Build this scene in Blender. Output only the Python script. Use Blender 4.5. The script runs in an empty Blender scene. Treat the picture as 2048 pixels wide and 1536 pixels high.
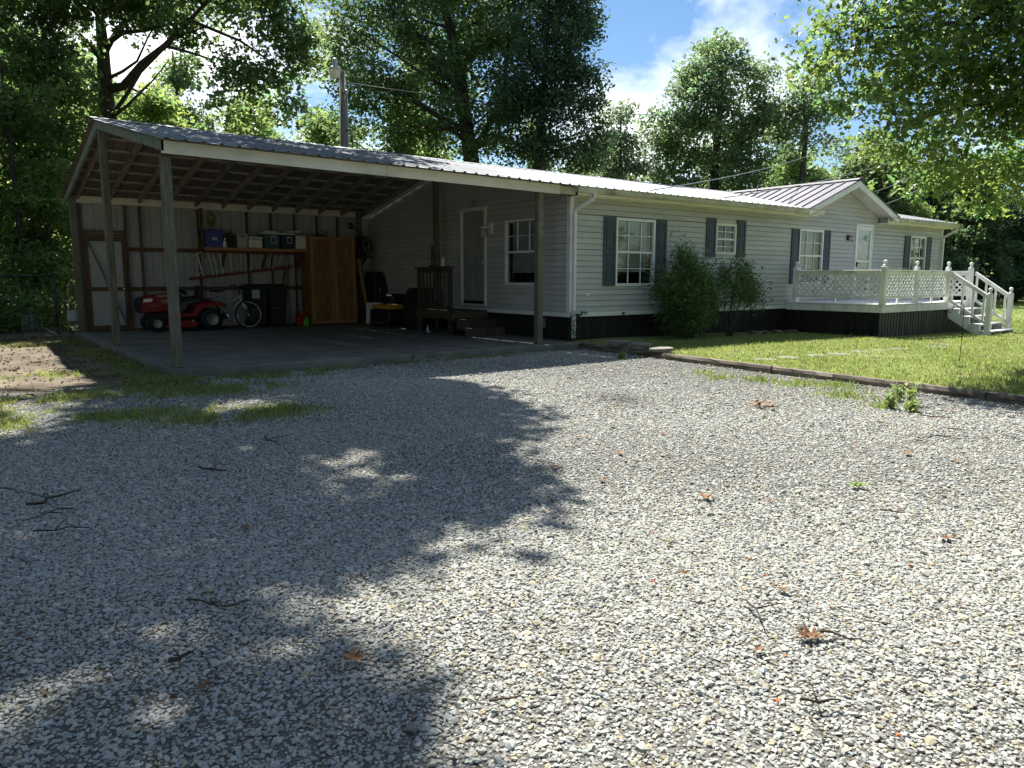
import bpy, math, random
import numpy as np
from mathutils import Vector, Matrix

SC = bpy.context.scene
COL = SC.collection
random.seed(7)
RNG = np.random.default_rng(11)

# ------------------------------------------------------------------ camera
CAMPOS = (-9.608, -10.747, 1.21)
cam_d = bpy.data.cameras.new("camera")
cam_d.sensor_fit = 'HORIZONTAL'
cam_d.sensor_width = 36.0
cam_d.lens = 26.35
cam_d.clip_start = 0.05
cam_d.clip_end = 1500
cam = bpy.data.objects.new("camera", cam_d)
COL.objects.link(cam)
R2 = Vector((0.793992, -0.607927, 0.001103))
U2 = Vector((0.0847, 0.11242, 0.990044))
FW = Vector((0.601999, 0.785994, -0.140752))
mw = Matrix((( R2.x, U2.x, -FW.x, CAMPOS[0]),
             ( R2.y, U2.y, -FW.y, CAMPOS[1]),
             ( R2.z, U2.z, -FW.z, CAMPOS[2]),
             (0, 0, 0, 1)))
cam.matrix_world = mw
SC.camera = cam

# ------------------------------------------------------------------ sky, sun, exposure
SUN_AZ = math.radians(20.0)      # from +Y towards +X
SUN_EL = math.radians(55.0)
SUNV = Vector((math.sin(SUN_AZ) * math.cos(SUN_EL), math.cos(SUN_AZ) * math.cos(SUN_EL), math.sin(SUN_EL)))

world = bpy.data.worlds.new("World")
SC.world = world
world.use_nodes = True
wt = world.node_tree
for n in list(wt.nodes):
    wt.nodes.remove(n)
w_out = wt.nodes.new('ShaderNodeOutputWorld')
w_bg = wt.nodes.new('ShaderNodeBackground')
w_sky = wt.nodes.new('ShaderNodeTexSky')
w_sky.sky_type = 'NISHITA'
w_sky.sun_disc = False
w_sky.sun_elevation = SUN_EL
w_sky.sun_rotation = SUN_AZ
w_sky.altitude = 100
w_sky.air_density = 1.0
w_sky.dust_density = 0.4
w_sky.ozone_density = 1.0
w_bg.inputs['Strength'].default_value = 0.085
# broken cumulus over the whole sky
w_tc = wt.nodes.new('ShaderNodeTexCoord')
w_map = wt.nodes.new('ShaderNodeMapping')
w_map.inputs['Scale'].default_value = (1.0, 1.0, 1.7)
w_map.inputs['Location'].default_value = (0.35, 0.0, 0.15)
wt.links.new(w_tc.outputs['Generated'], w_map.inputs['Vector'])
w_n = wt.nodes.new('ShaderNodeTexNoise')
w_n.inputs['Scale'].default_value = 3.1
w_n.inputs['Detail'].default_value = 9
w_n.inputs['Roughness'].default_value = 0.58
w_n.inputs['Distortion'].default_value = 0.25
wt.links.new(w_map.outputs['Vector'], w_n.inputs['Vector'])
cl_sum = w_n.outputs['Fac']
for d, rad, amp in (((0.799, 0.536, 0.271), 0.13, 0.19), ((0.703, 0.670, 0.225), 0.12, 0.13),
                    ((0.26, 0.925, 0.268), 0.20, 0.16), ((0.45, 0.87, 0.21), 0.18, 0.02),
                    ((0.765, 0.565, 0.33), 0.10, -0.02), ((0.735, 0.60, 0.32), 0.13, -0.22)):
    vd = wt.nodes.new('ShaderNodeVectorMath'); vd.operation = 'DISTANCE'
    vd.inputs[1].default_value = d
    wt.links.new(w_tc.outputs['Generated'], vd.inputs[0])
    mr = wt.nodes.new('ShaderNodeMapRange'); mr.interpolation_type = 'SMOOTHSTEP'
    mr.inputs['From Min'].default_value = 0.0
    mr.inputs['From Max'].default_value = rad * 1.6
    mr.inputs['To Min'].default_value = amp
    mr.inputs['To Max'].default_value = 0.0
    wt.links.new(vd.outputs['Value'], mr.inputs['Value'])
    ad = wt.nodes.new('ShaderNodeMath'); ad.operation = 'ADD'
    wt.links.new(cl_sum, ad.inputs[0]); wt.links.new(mr.outputs['Result'], ad.inputs[1])
    cl_sum = ad.outputs[0]
w_rp = wt.nodes.new('ShaderNodeValToRGB')
w_rp.color_ramp.elements[0].position = 0.53
w_rp.color_ramp.elements[0].color = (0, 0, 0, 1)
w_rp.color_ramp.elements[1].position = 0.74
w_rp.color_ramp.elements[1].color = (1, 1, 1, 1)
wt.links.new(cl_sum, w_rp.inputs['Fac'])
w_mx = wt.nodes.new('ShaderNodeMix'); w_mx.data_type = 'RGBA'
wt.links.new(w_rp.outputs['Color'], w_mx.inputs['Factor'])
w_hs = wt.nodes.new('ShaderNodeHueSaturation')
w_hs.inputs['Saturation'].default_value = 1.25
w_hs.inputs['Value'].default_value = 0.66
wt.links.new(w_sky.outputs['Color'], w_hs.inputs['Color'])
wt.links.new(w_hs.outputs['Color'], w_mx.inputs['A'])
w_mx.inputs['B'].default_value = (9.2, 9.2, 9.2, 1)
wt.links.new(w_mx.outputs['Result'], w_bg.inputs['Color'])
wt.links.new(w_bg.outputs['Background'], w_out.inputs['Surface'])

sun_d = bpy.data.lights.new("sun", 'SUN')
sun_d.energy = 5.0
sun_d.angle = math.radians(0.55)
sun_d.color = (1.0, 0.96, 0.88)
sun = bpy.data.objects.new("sun", sun_d)
sun.rotation_euler = (-SUNV).to_track_quat('-Z', 'Y').to_euler()
sun.location = (10, 30, 40)
COL.objects.link(sun)

SC.view_settings.view_transform = 'Standard'
SC.view_settings.look = 'None'
SC.view_settings.exposure = 1.32
SC.view_settings.gamma = 1.0
SC.view_settings.use_curve_mapping = False
SC.render.engine = 'CYCLES'
SC.cycles.max_bounces = 6
SC.cycles.diffuse_bounces = 3
SC.cycles.transparent_max_bounces = 12
SC.cycles.transmission_bounces = 4

# ------------------------------------------------------------------ materials
MATS = {}
def mat(name, c1, c2=None, scale=6.0, rough=0.75, metal=0.0, bump=0.0, bscale=60.0, stretch=(1, 1, 1),
        var=0.0, dirt=None, spec=0.3, detail=5.0, attr=None, transl=0.0, ramp=(0.35, 0.65), bstretch=None):
    """procedural principled material: two-tone noise, optional stain layer, per-object variation and bump"""
    if name in MATS:
        return MATS[name]
    m = bpy.data.materials.new(name)
    m.use_nodes = True
    nt = m.node_tree
    N, L = nt.nodes, nt.links
    b = N['Principled BSDF']
    out = N['Material Output']
    tc = N.new('ShaderNodeTexCoord')
    mp = N.new('ShaderNodeMapping')
    mp.inputs['Scale'].default_value = stretch
    L.new(tc.outputs['Object'], mp.inputs['Vector'])
    c2 = c2 or c1
    no = N.new('ShaderNodeTexNoise')
    no.inputs['Scale'].default_value = scale
    no.inputs['Detail'].default_value = detail
    L.new(mp.outputs['Vector'], no.inputs['Vector'])
    rp = N.new('ShaderNodeValToRGB')
    rp.color_ramp.elements[0].position = ramp[0]
    rp.color_ramp.elements[1].position = ramp[1]
    rp.color_ramp.elements[0].color = (*c1, 1)
    rp.color_ramp.elements[1].color = (*c2, 1)
    L.new(no.outputs['Fac'], rp.inputs['Fac'])
    col = rp.outputs['Color']
    if attr:
        at = N.new('ShaderNodeAttribute'); at.attribute_name = attr
        mu = N.new('ShaderNodeMix'); mu.data_type = 'RGBA'; mu.blend_type = 'MULTIPLY'
        mu.inputs['Factor'].default_value = 1.0
        L.new(col, mu.inputs['A']); L.new(at.outputs['Color'], mu.inputs['B'])
        col = mu.outputs['Result']
    if dirt:
        dc, amt, ds, dst = dirt
        mp2 = N.new('ShaderNodeMapping'); mp2.inputs['Scale'].default_value = dst
        L.new(tc.outputs['Object'], mp2.inputs['Vector'])
        n2 = N.new('ShaderNodeTexNoise'); n2.inputs['Scale'].default_value = ds
        n2.inputs['Detail'].default_value = 7; n2.inputs['Roughness'].default_value = 0.62
        L.new(mp2.outputs['Vector'], n2.inputs['Vector'])
        r2 = N.new('ShaderNodeMapRange')
        r2.inputs['From Min'].default_value = 0.48; r2.inputs['From Max'].default_value = 0.72
        r2.inputs['To Max'].default_value = amt
        L.new(n2.outputs['Fac'], r2.inputs['Value'])
        mx = N.new('ShaderNodeMix'); mx.data_type = 'RGBA'
        L.new(r2.outputs['Result'], mx.inputs['Factor'])
        L.new(col, mx.inputs['A']); mx.inputs['B'].default_value = (*dc, 1)
        col = mx.outputs['Result']
    if var:
        oi = N.new('ShaderNodeObjectInfo')
        mr = N.new('ShaderNodeMapRange')
        mr.inputs['To Min'].default_value = 1 - var; mr.inputs['To Max'].default_value = 1 + var
        L.new(oi.outputs['Random'], mr.inputs['Value'])
        hs = N.new('ShaderNodeHueSaturation')
        L.new(mr.outputs['Result'], hs.inputs['Value']); L.new(col, hs.inputs['Color'])
        col = hs.outputs['Color']
    L.new(col, b.inputs['Base Color'])
    b.inputs['Roughness'].default_value = rough
    b.inputs['Metallic'].default_value = metal
    b.inputs['Specular IOR Level'].default_value = spec
    if bump:
        bn = N.new('ShaderNodeTexNoise'); bn.inputs['Scale'].default_value = bscale; bn.inputs['Detail'].default_value = 6
        mp3 = N.new('ShaderNodeMapping'); mp3.inputs['Scale'].default_value = bstretch or stretch
        L.new(tc.outputs['Object'], mp3.inputs['Vector'])
        L.new(mp3.outputs['Vector'], bn.inputs['Vector'])
        bp = N.new('ShaderNodeBump'); bp.inputs['Strength'].default_value = min(1.0, bump); bp.inputs['Distance'].default_value = 0.01
        L.new(bn.outputs['Fac'], bp.inputs['Height'])
        L.new(bp.outputs['Normal'], b.inputs['Normal'])
    if transl:
        tr = N.new('ShaderNodeBsdfTranslucent')
        hs2 = N.new('ShaderNodeHueSaturation'); hs2.inputs['Value'].default_value = 2.8; hs2.inputs['Hue'].default_value = 0.488
        hs2.inputs['Saturation'].default_value = 0.98
        L.new(col, hs2.inputs['Color']); L.new(hs2.outputs['Color'], tr.inputs['Color'])
        ms = N.new('ShaderNodeMixShader'); ms.inputs[0].default_value = transl
        L.new(b.outputs['BSDF'], ms.inputs[1]); L.new(tr.outputs['BSDF'], ms.inputs[2])
        L.new(ms.outputs['Shader'], out.inputs['Surface'])
    MATS[name] = m
    return m

def glass_mat(name, tint=(0.8, 0.85, 0.85), rough=0.02):
    if name in MATS:
        return MATS[name]
    m = bpy.data.materials.new(name); m.use_nodes = True
    nt = m.node_tree; N, L = nt.nodes, nt.links
    for n in list(N): N.remove(n)
    out = N.new('ShaderNodeOutputMaterial')
    tr = N.new('ShaderNodeBsdfTransparent'); tr.inputs['Color'].default_value = (*tint, 1)
    gl = N.new('ShaderNodeBsdfGlossy'); gl.inputs['Roughness'].default_value = rough
    fr = N.new('ShaderNodeFresnel')
    ge = N.new('ShaderNodeNewGeometry'); io = N.new('ShaderNodeMapRange')
    io.inputs['To Min'].default_value = 1.52; io.inputs['To Max'].default_value = 1 / 1.52
    L.new(ge.outputs['Backfacing'], io.inputs['Value']); L.new(io.outputs['Result'], fr.inputs['IOR'])
    tc = N.new('ShaderNodeTexCoord')
    no = N.new('ShaderNodeTexNoise'); no.inputs['Scale'].default_value = 2.2
    L.new(tc.outputs['Object'], no.inputs['Vector'])
    bp = N.new('ShaderNodeBump'); bp.inputs['Strength'].default_value = 0.08; bp.inputs['Distance'].default_value = 0.02
    L.new(no.outputs['Fac'], bp.inputs['Height']); L.new(bp.outputs['Normal'], gl.inputs['Normal'])
    ma = N.new('ShaderNodeMath'); ma.operation = 'MULTIPLY'; ma.inputs[1].default_value = 1.2; ma.use_clamp = True
    L.new(fr.outputs['Fac'], ma.inputs[0])
    ms = N.new('ShaderNodeMixShader')
    L.new(ma.outputs[0], ms.inputs[0]); L.new(tr.outputs[0], ms.inputs[1]); L.new(gl.outputs[0], ms.inputs[2])
    L.new(ms.outputs[0], out.inputs['Surface'])
    MATS[name] = m
    return m

SIDING = mat('vinyl_siding', (0.45, 0.45, 0.42), (0.51, 0.51, 0.48), scale=1.3, rough=0.55, dirt=((0.33, 0.33, 0.28), 0.3, 0.8, (0.8, 0.8, 1.2)), bump=0.06, bscale=30, stretch=(1, 1, 6), var=0.05)
TRIM = mat('white_trim', (0.70, 0.70, 0.66), (0.76, 0.76, 0.72), scale=3, rough=0.5, dirt=((0.36, 0.35, 0.27), 0.5, 2.0, (1, 1, 1)), var=0.03)
WHITEWOOD = mat('white_painted_wood', (0.76, 0.76, 0.74), (0.82, 0.82, 0.80), scale=6, rough=0.6, dirt=((0.36, 0.34, 0.28), 0.55, 3.5, (1, 1, 1)), var=0.05, bump=0.15, bscale=40)
FASCIA = mat('cream_fascia', (0.70, 0.665, 0.54), (0.76, 0.73, 0.61), scale=2.5, rough=0.7, dirt=((0.30, 0.28, 0.19), 0.5, 1.6, (0.6, 1, 2)), var=0.03)
GUTTER = mat('dirty_gutter', (0.38, 0.38, 0.29), (0.58, 0.57, 0.47), scale=2.2, rough=0.55, dirt=((0.13, 0.14, 0.08), 0.75, 3.0, (0.7, 1, 1.5)))
ROOF = mat('ribbed_roof_metal', (0.16, 0.175, 0.195), (0.24, 0.255, 0.275), scale=1.0, rough=0.55, metal=0.3, dirt=((0.10, 0.12, 0.16), 0.75, 0.9, (1.0, 0.25, 1)), var=0.05, bump=0.05, bscale=8)
ROOFG = mat('gable_roof_metal', (0.105, 0.102, 0.118), (0.14, 0.136, 0.155), scale=1.0, rough=0.6, metal=0.15, dirt=((0.25, 0.24, 0.28), 0.4, 1.5, (1, 1, 1)), var=0.04)
OLDWOOD = mat('weathered_post_wood', (0.115, 0.105, 0.075), (0.20, 0.185, 0.14), scale=7, rough=0.85, stretch=(6, 6, 0.5), bump=0.6, bscale=22, bstretch=(9, 9, 0.35), dirt=((0.075, 0.09, 0.035), 0.7, 2.5, (1, 1, 0.5)), var=0.08)
GREENWOOD = mat('mossy_barge_wood', (0.17, 0.20, 0.16), (0.27, 0.30, 0.25), scale=9, rough=0.85, bump=0.3, bscale=30, dirt=((0.10, 0.13, 0.08), 0.6, 4, (1, 1, 1)), var=0.06)
PURLIN = mat('purlin_wood', (0.33, 0.31, 0.27), (0.42, 0.40, 0.35), scale=5, rough=0.85, var=0.1)
RAFTER = mat('rafter_wood', (0.17, 0.165, 0.145), (0.26, 0.25, 0.225), scale=5, rough=0.85, stretch=(3, 0.6, 1), bump=0.3, bscale=30, var=0.15)
STUD = mat('brown_stud_wood', (0.075, 0.048, 0.026), (0.15, 0.095, 0.052), scale=6, rough=0.8, stretch=(5, 5, 0.6), bump=0.3, bscale=25, var=0.2)
SHELFWOOD = mat('shelf_wood', (0.28, 0.15, 0.05), (0.40, 0.23, 0.09), scale=5, rough=0.7, stretch=(0.6, 4, 6), var=0.1)
CABWOOD = mat('cabinet_plywood', (0.19, 0.090, 0.030), (0.29, 0.150, 0.056), scale=4, rough=0.55, stretch=(5, 5, 0.5), dirt=((0.10, 0.03, 0.008), 0.6, 6.0, (1, 1, 0.7)), var=0.05)
METALWALL = mat('pale_metal_sheet', (0.34, 0.34, 0.325), (0.41, 0.41, 0.39), scale=1.5, rough=0.5, metal=0.0, dirt=((0.28, 0.27, 0.24), 0.4, 2, (2, 2, 0.5)), var=0.04)
CEILMETAL = mat('roof_underside', (0.155, 0.145, 0.135), (0.20, 0.19, 0.175), scale=2, rough=0.6, metal=0.2, var=0.05)
CONCRETE = mat('concrete_slab', (0.135, 0.127, 0.105), (0.215, 0.203, 0.17), scale=2.3, rough=0.85, bump=0.2, bscale=60, dirt=((0.09, 0.09, 0.075), 0.6, 1.3, (0.5, 1.2, 1)), detail=9)
SKIRT = mat('dark_skirting', (0.010, 0.010, 0.009), (0.022, 0.021, 0.018), scale=6, rough=0.7, stretch=(3, 3, 0.6), var=0.25)
SHUTTER = mat('slate_shutter', (0.045, 0.058, 0.068), (0.065, 0.08, 0.092), scale=4, rough=0.5, var=0.06, bump=0.1)
WINFRAME = mat('white_window_vinyl', (0.74, 0.74, 0.71), (0.80, 0.80, 0.78), scale=4, rough=0.4)
BLIND = mat('white_blind', (0.66, 0.66, 0.62), (0.72, 0.72, 0.68), scale=4, rough=0.6)
CURTAIN = mat('brown_curtain', (0.11, 0.06, 0.03), (0.16, 0.09, 0.05), scale=6, rough=0.9, stretch=(8, 8, 0.5))
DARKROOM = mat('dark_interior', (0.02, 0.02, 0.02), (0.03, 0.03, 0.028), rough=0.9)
GLASS = glass_mat('window_glass')
BLACKP = mat('black_plastic', (0.010, 0.010, 0.011), (0.018, 0.018, 0.02), scale=5, rough=0.5)
RUBBER = mat('black_rubber', (0.012, 0.012, 0.012), (0.02, 0.02, 0.02), scale=9, rough=0.8, bump=0.2)
REDPAINT = mat('red_mower_paint', (0.18, 0.006, 0.008), (0.23, 0.009, 0.011), scale=3, rough=0.45, spec=0.25)
SILVER = mat('bright_metal', (0.55, 0.56, 0.57), (0.65, 0.66, 0.67), scale=5, rough=0.25, metal=0.9)
GREYMETAL = mat('grey_galvanised', (0.30, 0.32, 0.34), (0.42, 0.44, 0.46), scale=5, rough=0.45, metal=0.6)
WHITEP = mat('white_plastic', (0.62, 0.62, 0.57), (0.70, 0.70, 0.65), scale=4, rough=0.5)
IRON = mat('black_iron', (0.012, 0.012, 0.012), (0.03, 0.025, 0.02), scale=30, rough=0.6)

# ------------------------------------------------------------------ mesh builder
class MB:
    def __init__(s):
        s.v = []; s.f = []; s.mi = []; s.sm = []
        s.m = 0
        s.smooth = False
    def _add(s, vs, fs):
        o = len(s.v)
        s.v.extend([tuple(map(float, p)) for p in vs])
        for f in fs:
            s.f.append(tuple(i + o for i in f)); s.mi.append(s.m); s.sm.append(s.smooth)
        return s
    def box(s, x0, x1, y0, y1, z0, z1, ch=0.0):
        if x1 < x0: x0, x1 = x1, x0
        if y1 < y0: y0, y1 = y1, y0
        if z1 < z0: z0, z1 = z1, z0
        c = ((x0 + x1) / 2, (y0 + y1) / 2, (z0 + z1) / 2)
        return s.obox(c, (1, 0, 0), (0, 1, 0), (0, 0, 1), (x1 - x0) / 2, (y1 - y0) / 2, (z1 - z0) / 2, ch)
    def obox(s, c, ax, ay, az, hx, hy, hz, ch=0.0):
        c = Vector(c); ax = Vector(ax); ay = Vector(ay); az = Vector(az)
        ch = min(ch, hx * .45, hy * .45, hz * .45)
        if ch <= 0:
            vs = [c + ax * (hx * i) + ay * (hy * j) + az * (hz * k) for i in (-1, 1) for j in (-1, 1) for k in (-1, 1)]
            fs = [(0, 1, 3, 2), (4, 6, 7, 5), (0, 4, 5, 1), (2, 3, 7, 6), (0, 2, 6, 4), (1, 5, 7, 3)]
            return s._add(vs, fs)
        vs = []; idx = {}
        for i in (-1, 1):
            for j in (-1, 1):
                for k in (-1, 1):
                    for a in range(3):
                        e = [hx - ch, hy - ch, hz - ch]
                        e[a] = (hx, hy, hz)[a]
                        idx[(i, j, k, a)] = len(vs)
                        vs.append(c + ax * (e[0] * i) + ay * (e[1] * j) + az * (e[2] * k))
        fs = []
        sg = (-1, 1)
        for i in sg:
            q = [(i, -1, -1, 0), (i, 1, -1, 0), (i, 1, 1, 0), (i, -1, 1, 0)]
            fs.append([idx[t] for t in (q if i > 0 else q[::-1])])
            q = [(-1, i, -1, 1), (1, i, -1, 1), (1, i, 1, 1), (-1, i, 1, 1)]
            fs.append([idx[t] for t in (q[::-1] if i > 0 else q)])
            q = [(-1, -1, i, 2), (1, -1, i, 2), (1, 1, i, 2), (-1, 1, i, 2)]
            fs.append([idx[t] for t in (q if i > 0 else q[::-1])])
        for i in sg:
            for j in sg:
                fs.append([idx[(i, j, -1, 0)], idx[(i, j, 1, 0)], idx[(i, j, 1, 1)], idx[(i, j, -1, 1)]])
                fs.append([idx[(i, -1, j, 0)], idx[(i, 1, j, 0)], idx[(i, 1, j, 2)], idx[(i, -1, j, 2)]])
                fs.append([idx[(-1, i, j, 1)], idx[(1, i, j, 1)], idx[(1, i, j, 2)], idx[(-1, i, j, 2)]])
                for k in sg:
                    fs.append([idx[(i, j, k, 0)], idx[(i, j, k, 1)], idx[(i, j, k, 2)]])
        return s._add(vs, fs)
    def bar(s, p, q, w, h, up=(0, 0, 1), ch=0.0):
        p = Vector(p); q = Vector(q)
        d = (q - p); l = d.length
        if l < 1e-6: return s
        d /= l
        up = Vector(up)
        sx = d.cross(up)
        if sx.length < 1e-4:
            sx = d.cross(Vector((1, 0, 0)))
        sx.normalize()
        uz = sx.cross(d)
        return s.obox((p + q) / 2, sx, d, uz, w / 2, l / 2, h / 2, ch)
    def tube(s, pts, radii, n=8, cap=True, smooth=True):
        pts = [Vector(p) for p in pts]
        if not hasattr(radii, '__len__'): radii = [radii] * len(pts)
        vs = []; fs = []
        prev = None
        for i, p in enumerate(pts):
            d = (pts[min(i + 1, len(pts) - 1)] - pts[max(i - 1, 0)])
            if d.length < 1e-7: d = Vector((0, 0, 1))
            d.normalize()
            if prev is None:
                a = d.cross(Vector((0, 0, 1)) if abs(d.z) < .9 else Vector((1, 0, 0)))
            else:
                a = prev - d * prev.dot(d)
            if a.length < 1e-5: a = d.cross(Vector((0.3, 1, 0)))
            a.normalize(); prev = a
            b = d.cross(a)
            for k in range(n):
                t = 2 * math.pi * k / n
                vs.append(p + (a * math.cos(t) + b * math.sin(t)) * radii[i])
        for i in range(len(pts) - 1):
            for k in range(n):
                k2 = (k + 1) % n
                fs.append((i * n + k, i * n + k2, (i + 1) * n + k2, (i + 1) * n + k))
        osm = s.smooth; s.smooth = smooth
        o = len(s.v)
        s._add(vs, fs)
        s.smooth = False
        if cap:
            s.f.append(tuple(o + k for k in range(n))[::-1]); s.mi.append(s.m); s.sm.append(False)
            t = (len(pts) - 1) * n
            s.f.append(tuple(o + t + k for k in range(n))); s.mi.append(s.m); s.sm.append(False)
        s.smooth = osm
        return s
    def cyl(s, p, q, r0, r1=None, n=16):
        return s.tube([p, q], [r0, r0 if r1 is None else r1], n)
    def lathe(s, prof, c=(0, 0, 0), axis='z', n=20, smooth=True):
        vs = []; fs = []
        for r, h in prof:
            for k in range(n):
                t = 2 * math.pi * k / n
                a, b = r * math.cos(t), r * math.sin(t)
                if axis == 'z': p = (c[0] + a, c[1] + b, c[2] + h)
                elif axis == 'y': p = (c[0] + a, c[1] + h, c[2] + b)
                else: p = (c[0] + h, c[1] + a, c[2] + b)
                vs.append(p)
        for i in range(len(prof) - 1):
            for k in range(n):
                k2 = (k + 1) % n
                fs.append((i * n + k, i * n + k2, (i + 1) * n + k2, (i + 1) * n + k))
        fs.append(tuple(range(n))[::-1]); fs.append(tuple((len(prof) - 1) * n + k for k in range(n)))
        osm = s.smooth; s.smooth = smooth
        s._add(vs, fs); s.smooth = osm
        return s
    def prism(s, poly, axis, a0, a1, inset=0.0):
        """poly (2-D points) extruded along axis from a0 to a1; inset shrinks both end caps"""
        n = len(poly)
        cx = sum(p[0] for p in poly) / n; cy = sum(p[1] for p in poly) / n
        def P(u, v, a):
            return {'x': (a, u, v), 'y': (u, a, v), 'z': (u, v, a)}[axis]
        rings = []
        if inset:
            e = inset
            rings = [(a0, 1), (a0 + e, 0), (a1 - e, 0), (a1, 1)]
        else:
            rings = [(a0, 0), (a1, 0)]
        vs = []
        for a, ins in rings:
            for u, v in poly:
                if ins:
                    du, dv = cx - u, cy - v
                    l = math.hypot(du, dv) or 1
                    u, v = u + du / l * inset, v + dv / l * inset
                vs.append(P(u, v, a))
        fs = []
        for i in range(len(rings) - 1):
            for k in range(n):
                k2 = (k + 1) % n
                fs.append((i * n + k, i * n + k2, (i + 1) * n + k2, (i + 1) * n + k))
        fs.append(tuple(range(n))[::-1]); fs.append(tuple((len(rings) - 1) * n + k for k in range(n)))
        return s._add(vs, fs)
    def torus(s, c, R, r, axis='y', n=24, m=8, a0=0.0, a1=2 * math.pi):
        pts = []
        full = abs(a1 - a0) > 6.28
        N = n + 1
        for k in range(N):
            t = a0 + (a1 - a0) * k / n
            a, b = R * math.cos(t), R * math.sin(t)
            pts.append({'y': (c[0] + a, c[1], c[2] + b), 'z': (c[0] + a, c[1] + b, c[2]), 'x': (c[0], c[1] + a, c[2] + b)}[axis])
        return s.tube(pts, r, m, cap=not full)
    def mesh(s, name, mats, origin=(0, 0, 0)):
        me = bpy.data.meshes.new(name)
        ox, oy, oz = origin
        me.from_pydata([(x - ox, y - oy, z - oz) for x, y, z in s.v], [], s.f)
        mats = mats if isinstance(mats, (list, tuple)) else [mats]
        for m in mats: me.materials.append(m)
        me.polygons.foreach_set('material_index', s.mi)
        me.polygons.foreach_set('use_smooth', s.sm)
        me.update()
        return me

def tag(o, label=None, cat=None, group=None, kind=None):
    if label: o['label'] = label
    if cat: o['category'] = cat
    if group: o['group'] = group
    if kind: o['kind'] = kind
    return o

def thing(name, label, cat, loc=(0, 0, 0), rotz=0.0, group=None):
    o = bpy.data.objects.new(name, None)
    o.empty_display_size = 0.1
    o.location = loc; o.rotation_euler = (0, 0, rotz)
    COL.objects.link(o)
    return tag(o, label, cat, group)

def part(name, mb, mats, parent, local=False, kind=None, label=None):
    """a mesh child; mb is in world coordinates unless local"""
    root = parent
    while root.parent: root = root.parent
    org = (0, 0, 0) if local else tuple(root.location)
    o = bpy.data.objects.new(name, mb.mesh(name, mats, org))
    COL.objects.link(o); o.parent = parent
    if kind: o['kind'] = kind
    if label: o['label'] = label
    return o

def solo(name, mb, mats, label, cat, loc=(0, 0, 0), group=None, kind=None):
    """a thing that is one mesh (mb in world coordinates)"""
    o = bpy.data.objects.new(name, mb.mesh(name, mats, loc))
    o.location = loc
    COL.objects.link(o)
    return tag(o, label, cat, group, kind)

def structure(name, me_or_mb, mats=None):
    me = me_or_mb.mesh(name, mats) if isinstance(me_or_mb, MB) else me_or_mb
    o = bpy.data.objects.new(name, me)
    COL.objects.link(o); o['kind'] = 'structure'
    return o

def copy_tree(o, parent=None):
    c = o.copy(); COL.objects.link(c)
    if parent: c.parent = parent
    for ch in [x for x in o.children]:
        copy_tree(ch, c)
    return c

def text_mb(string, size, origin, xdir, ydir, depth=0.002):
    """flat lettering as a mesh builder"""
    cu = bpy.data.curves.new('lettering', 'FONT')
    cu.body = string; cu.size = size; cu.extrude = depth; cu.resolution_u = 3
    ob = bpy.data.objects.new('lettering', cu)
    COL.objects.link(ob)
    dg = bpy.context.evaluated_depsgraph_get()
    me = ob.evaluated_get(dg).to_mesh()
    x = Vector(xdir).normalized(); y = Vector(ydir).normalized(); z = x.cross(y); o = Vector(origin)
    mb = MB()
    mb._add([o + x * v.co.x + y * v.co.y + z * v.co.z for v in me.vertices], [tuple(p.vertices) for p in me.polygons])
    ob.evaluated_get(dg).to_mesh_clear()
    bpy.data.objects.remove(ob); bpy.data.curves.remove(cu)
    return mb

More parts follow.
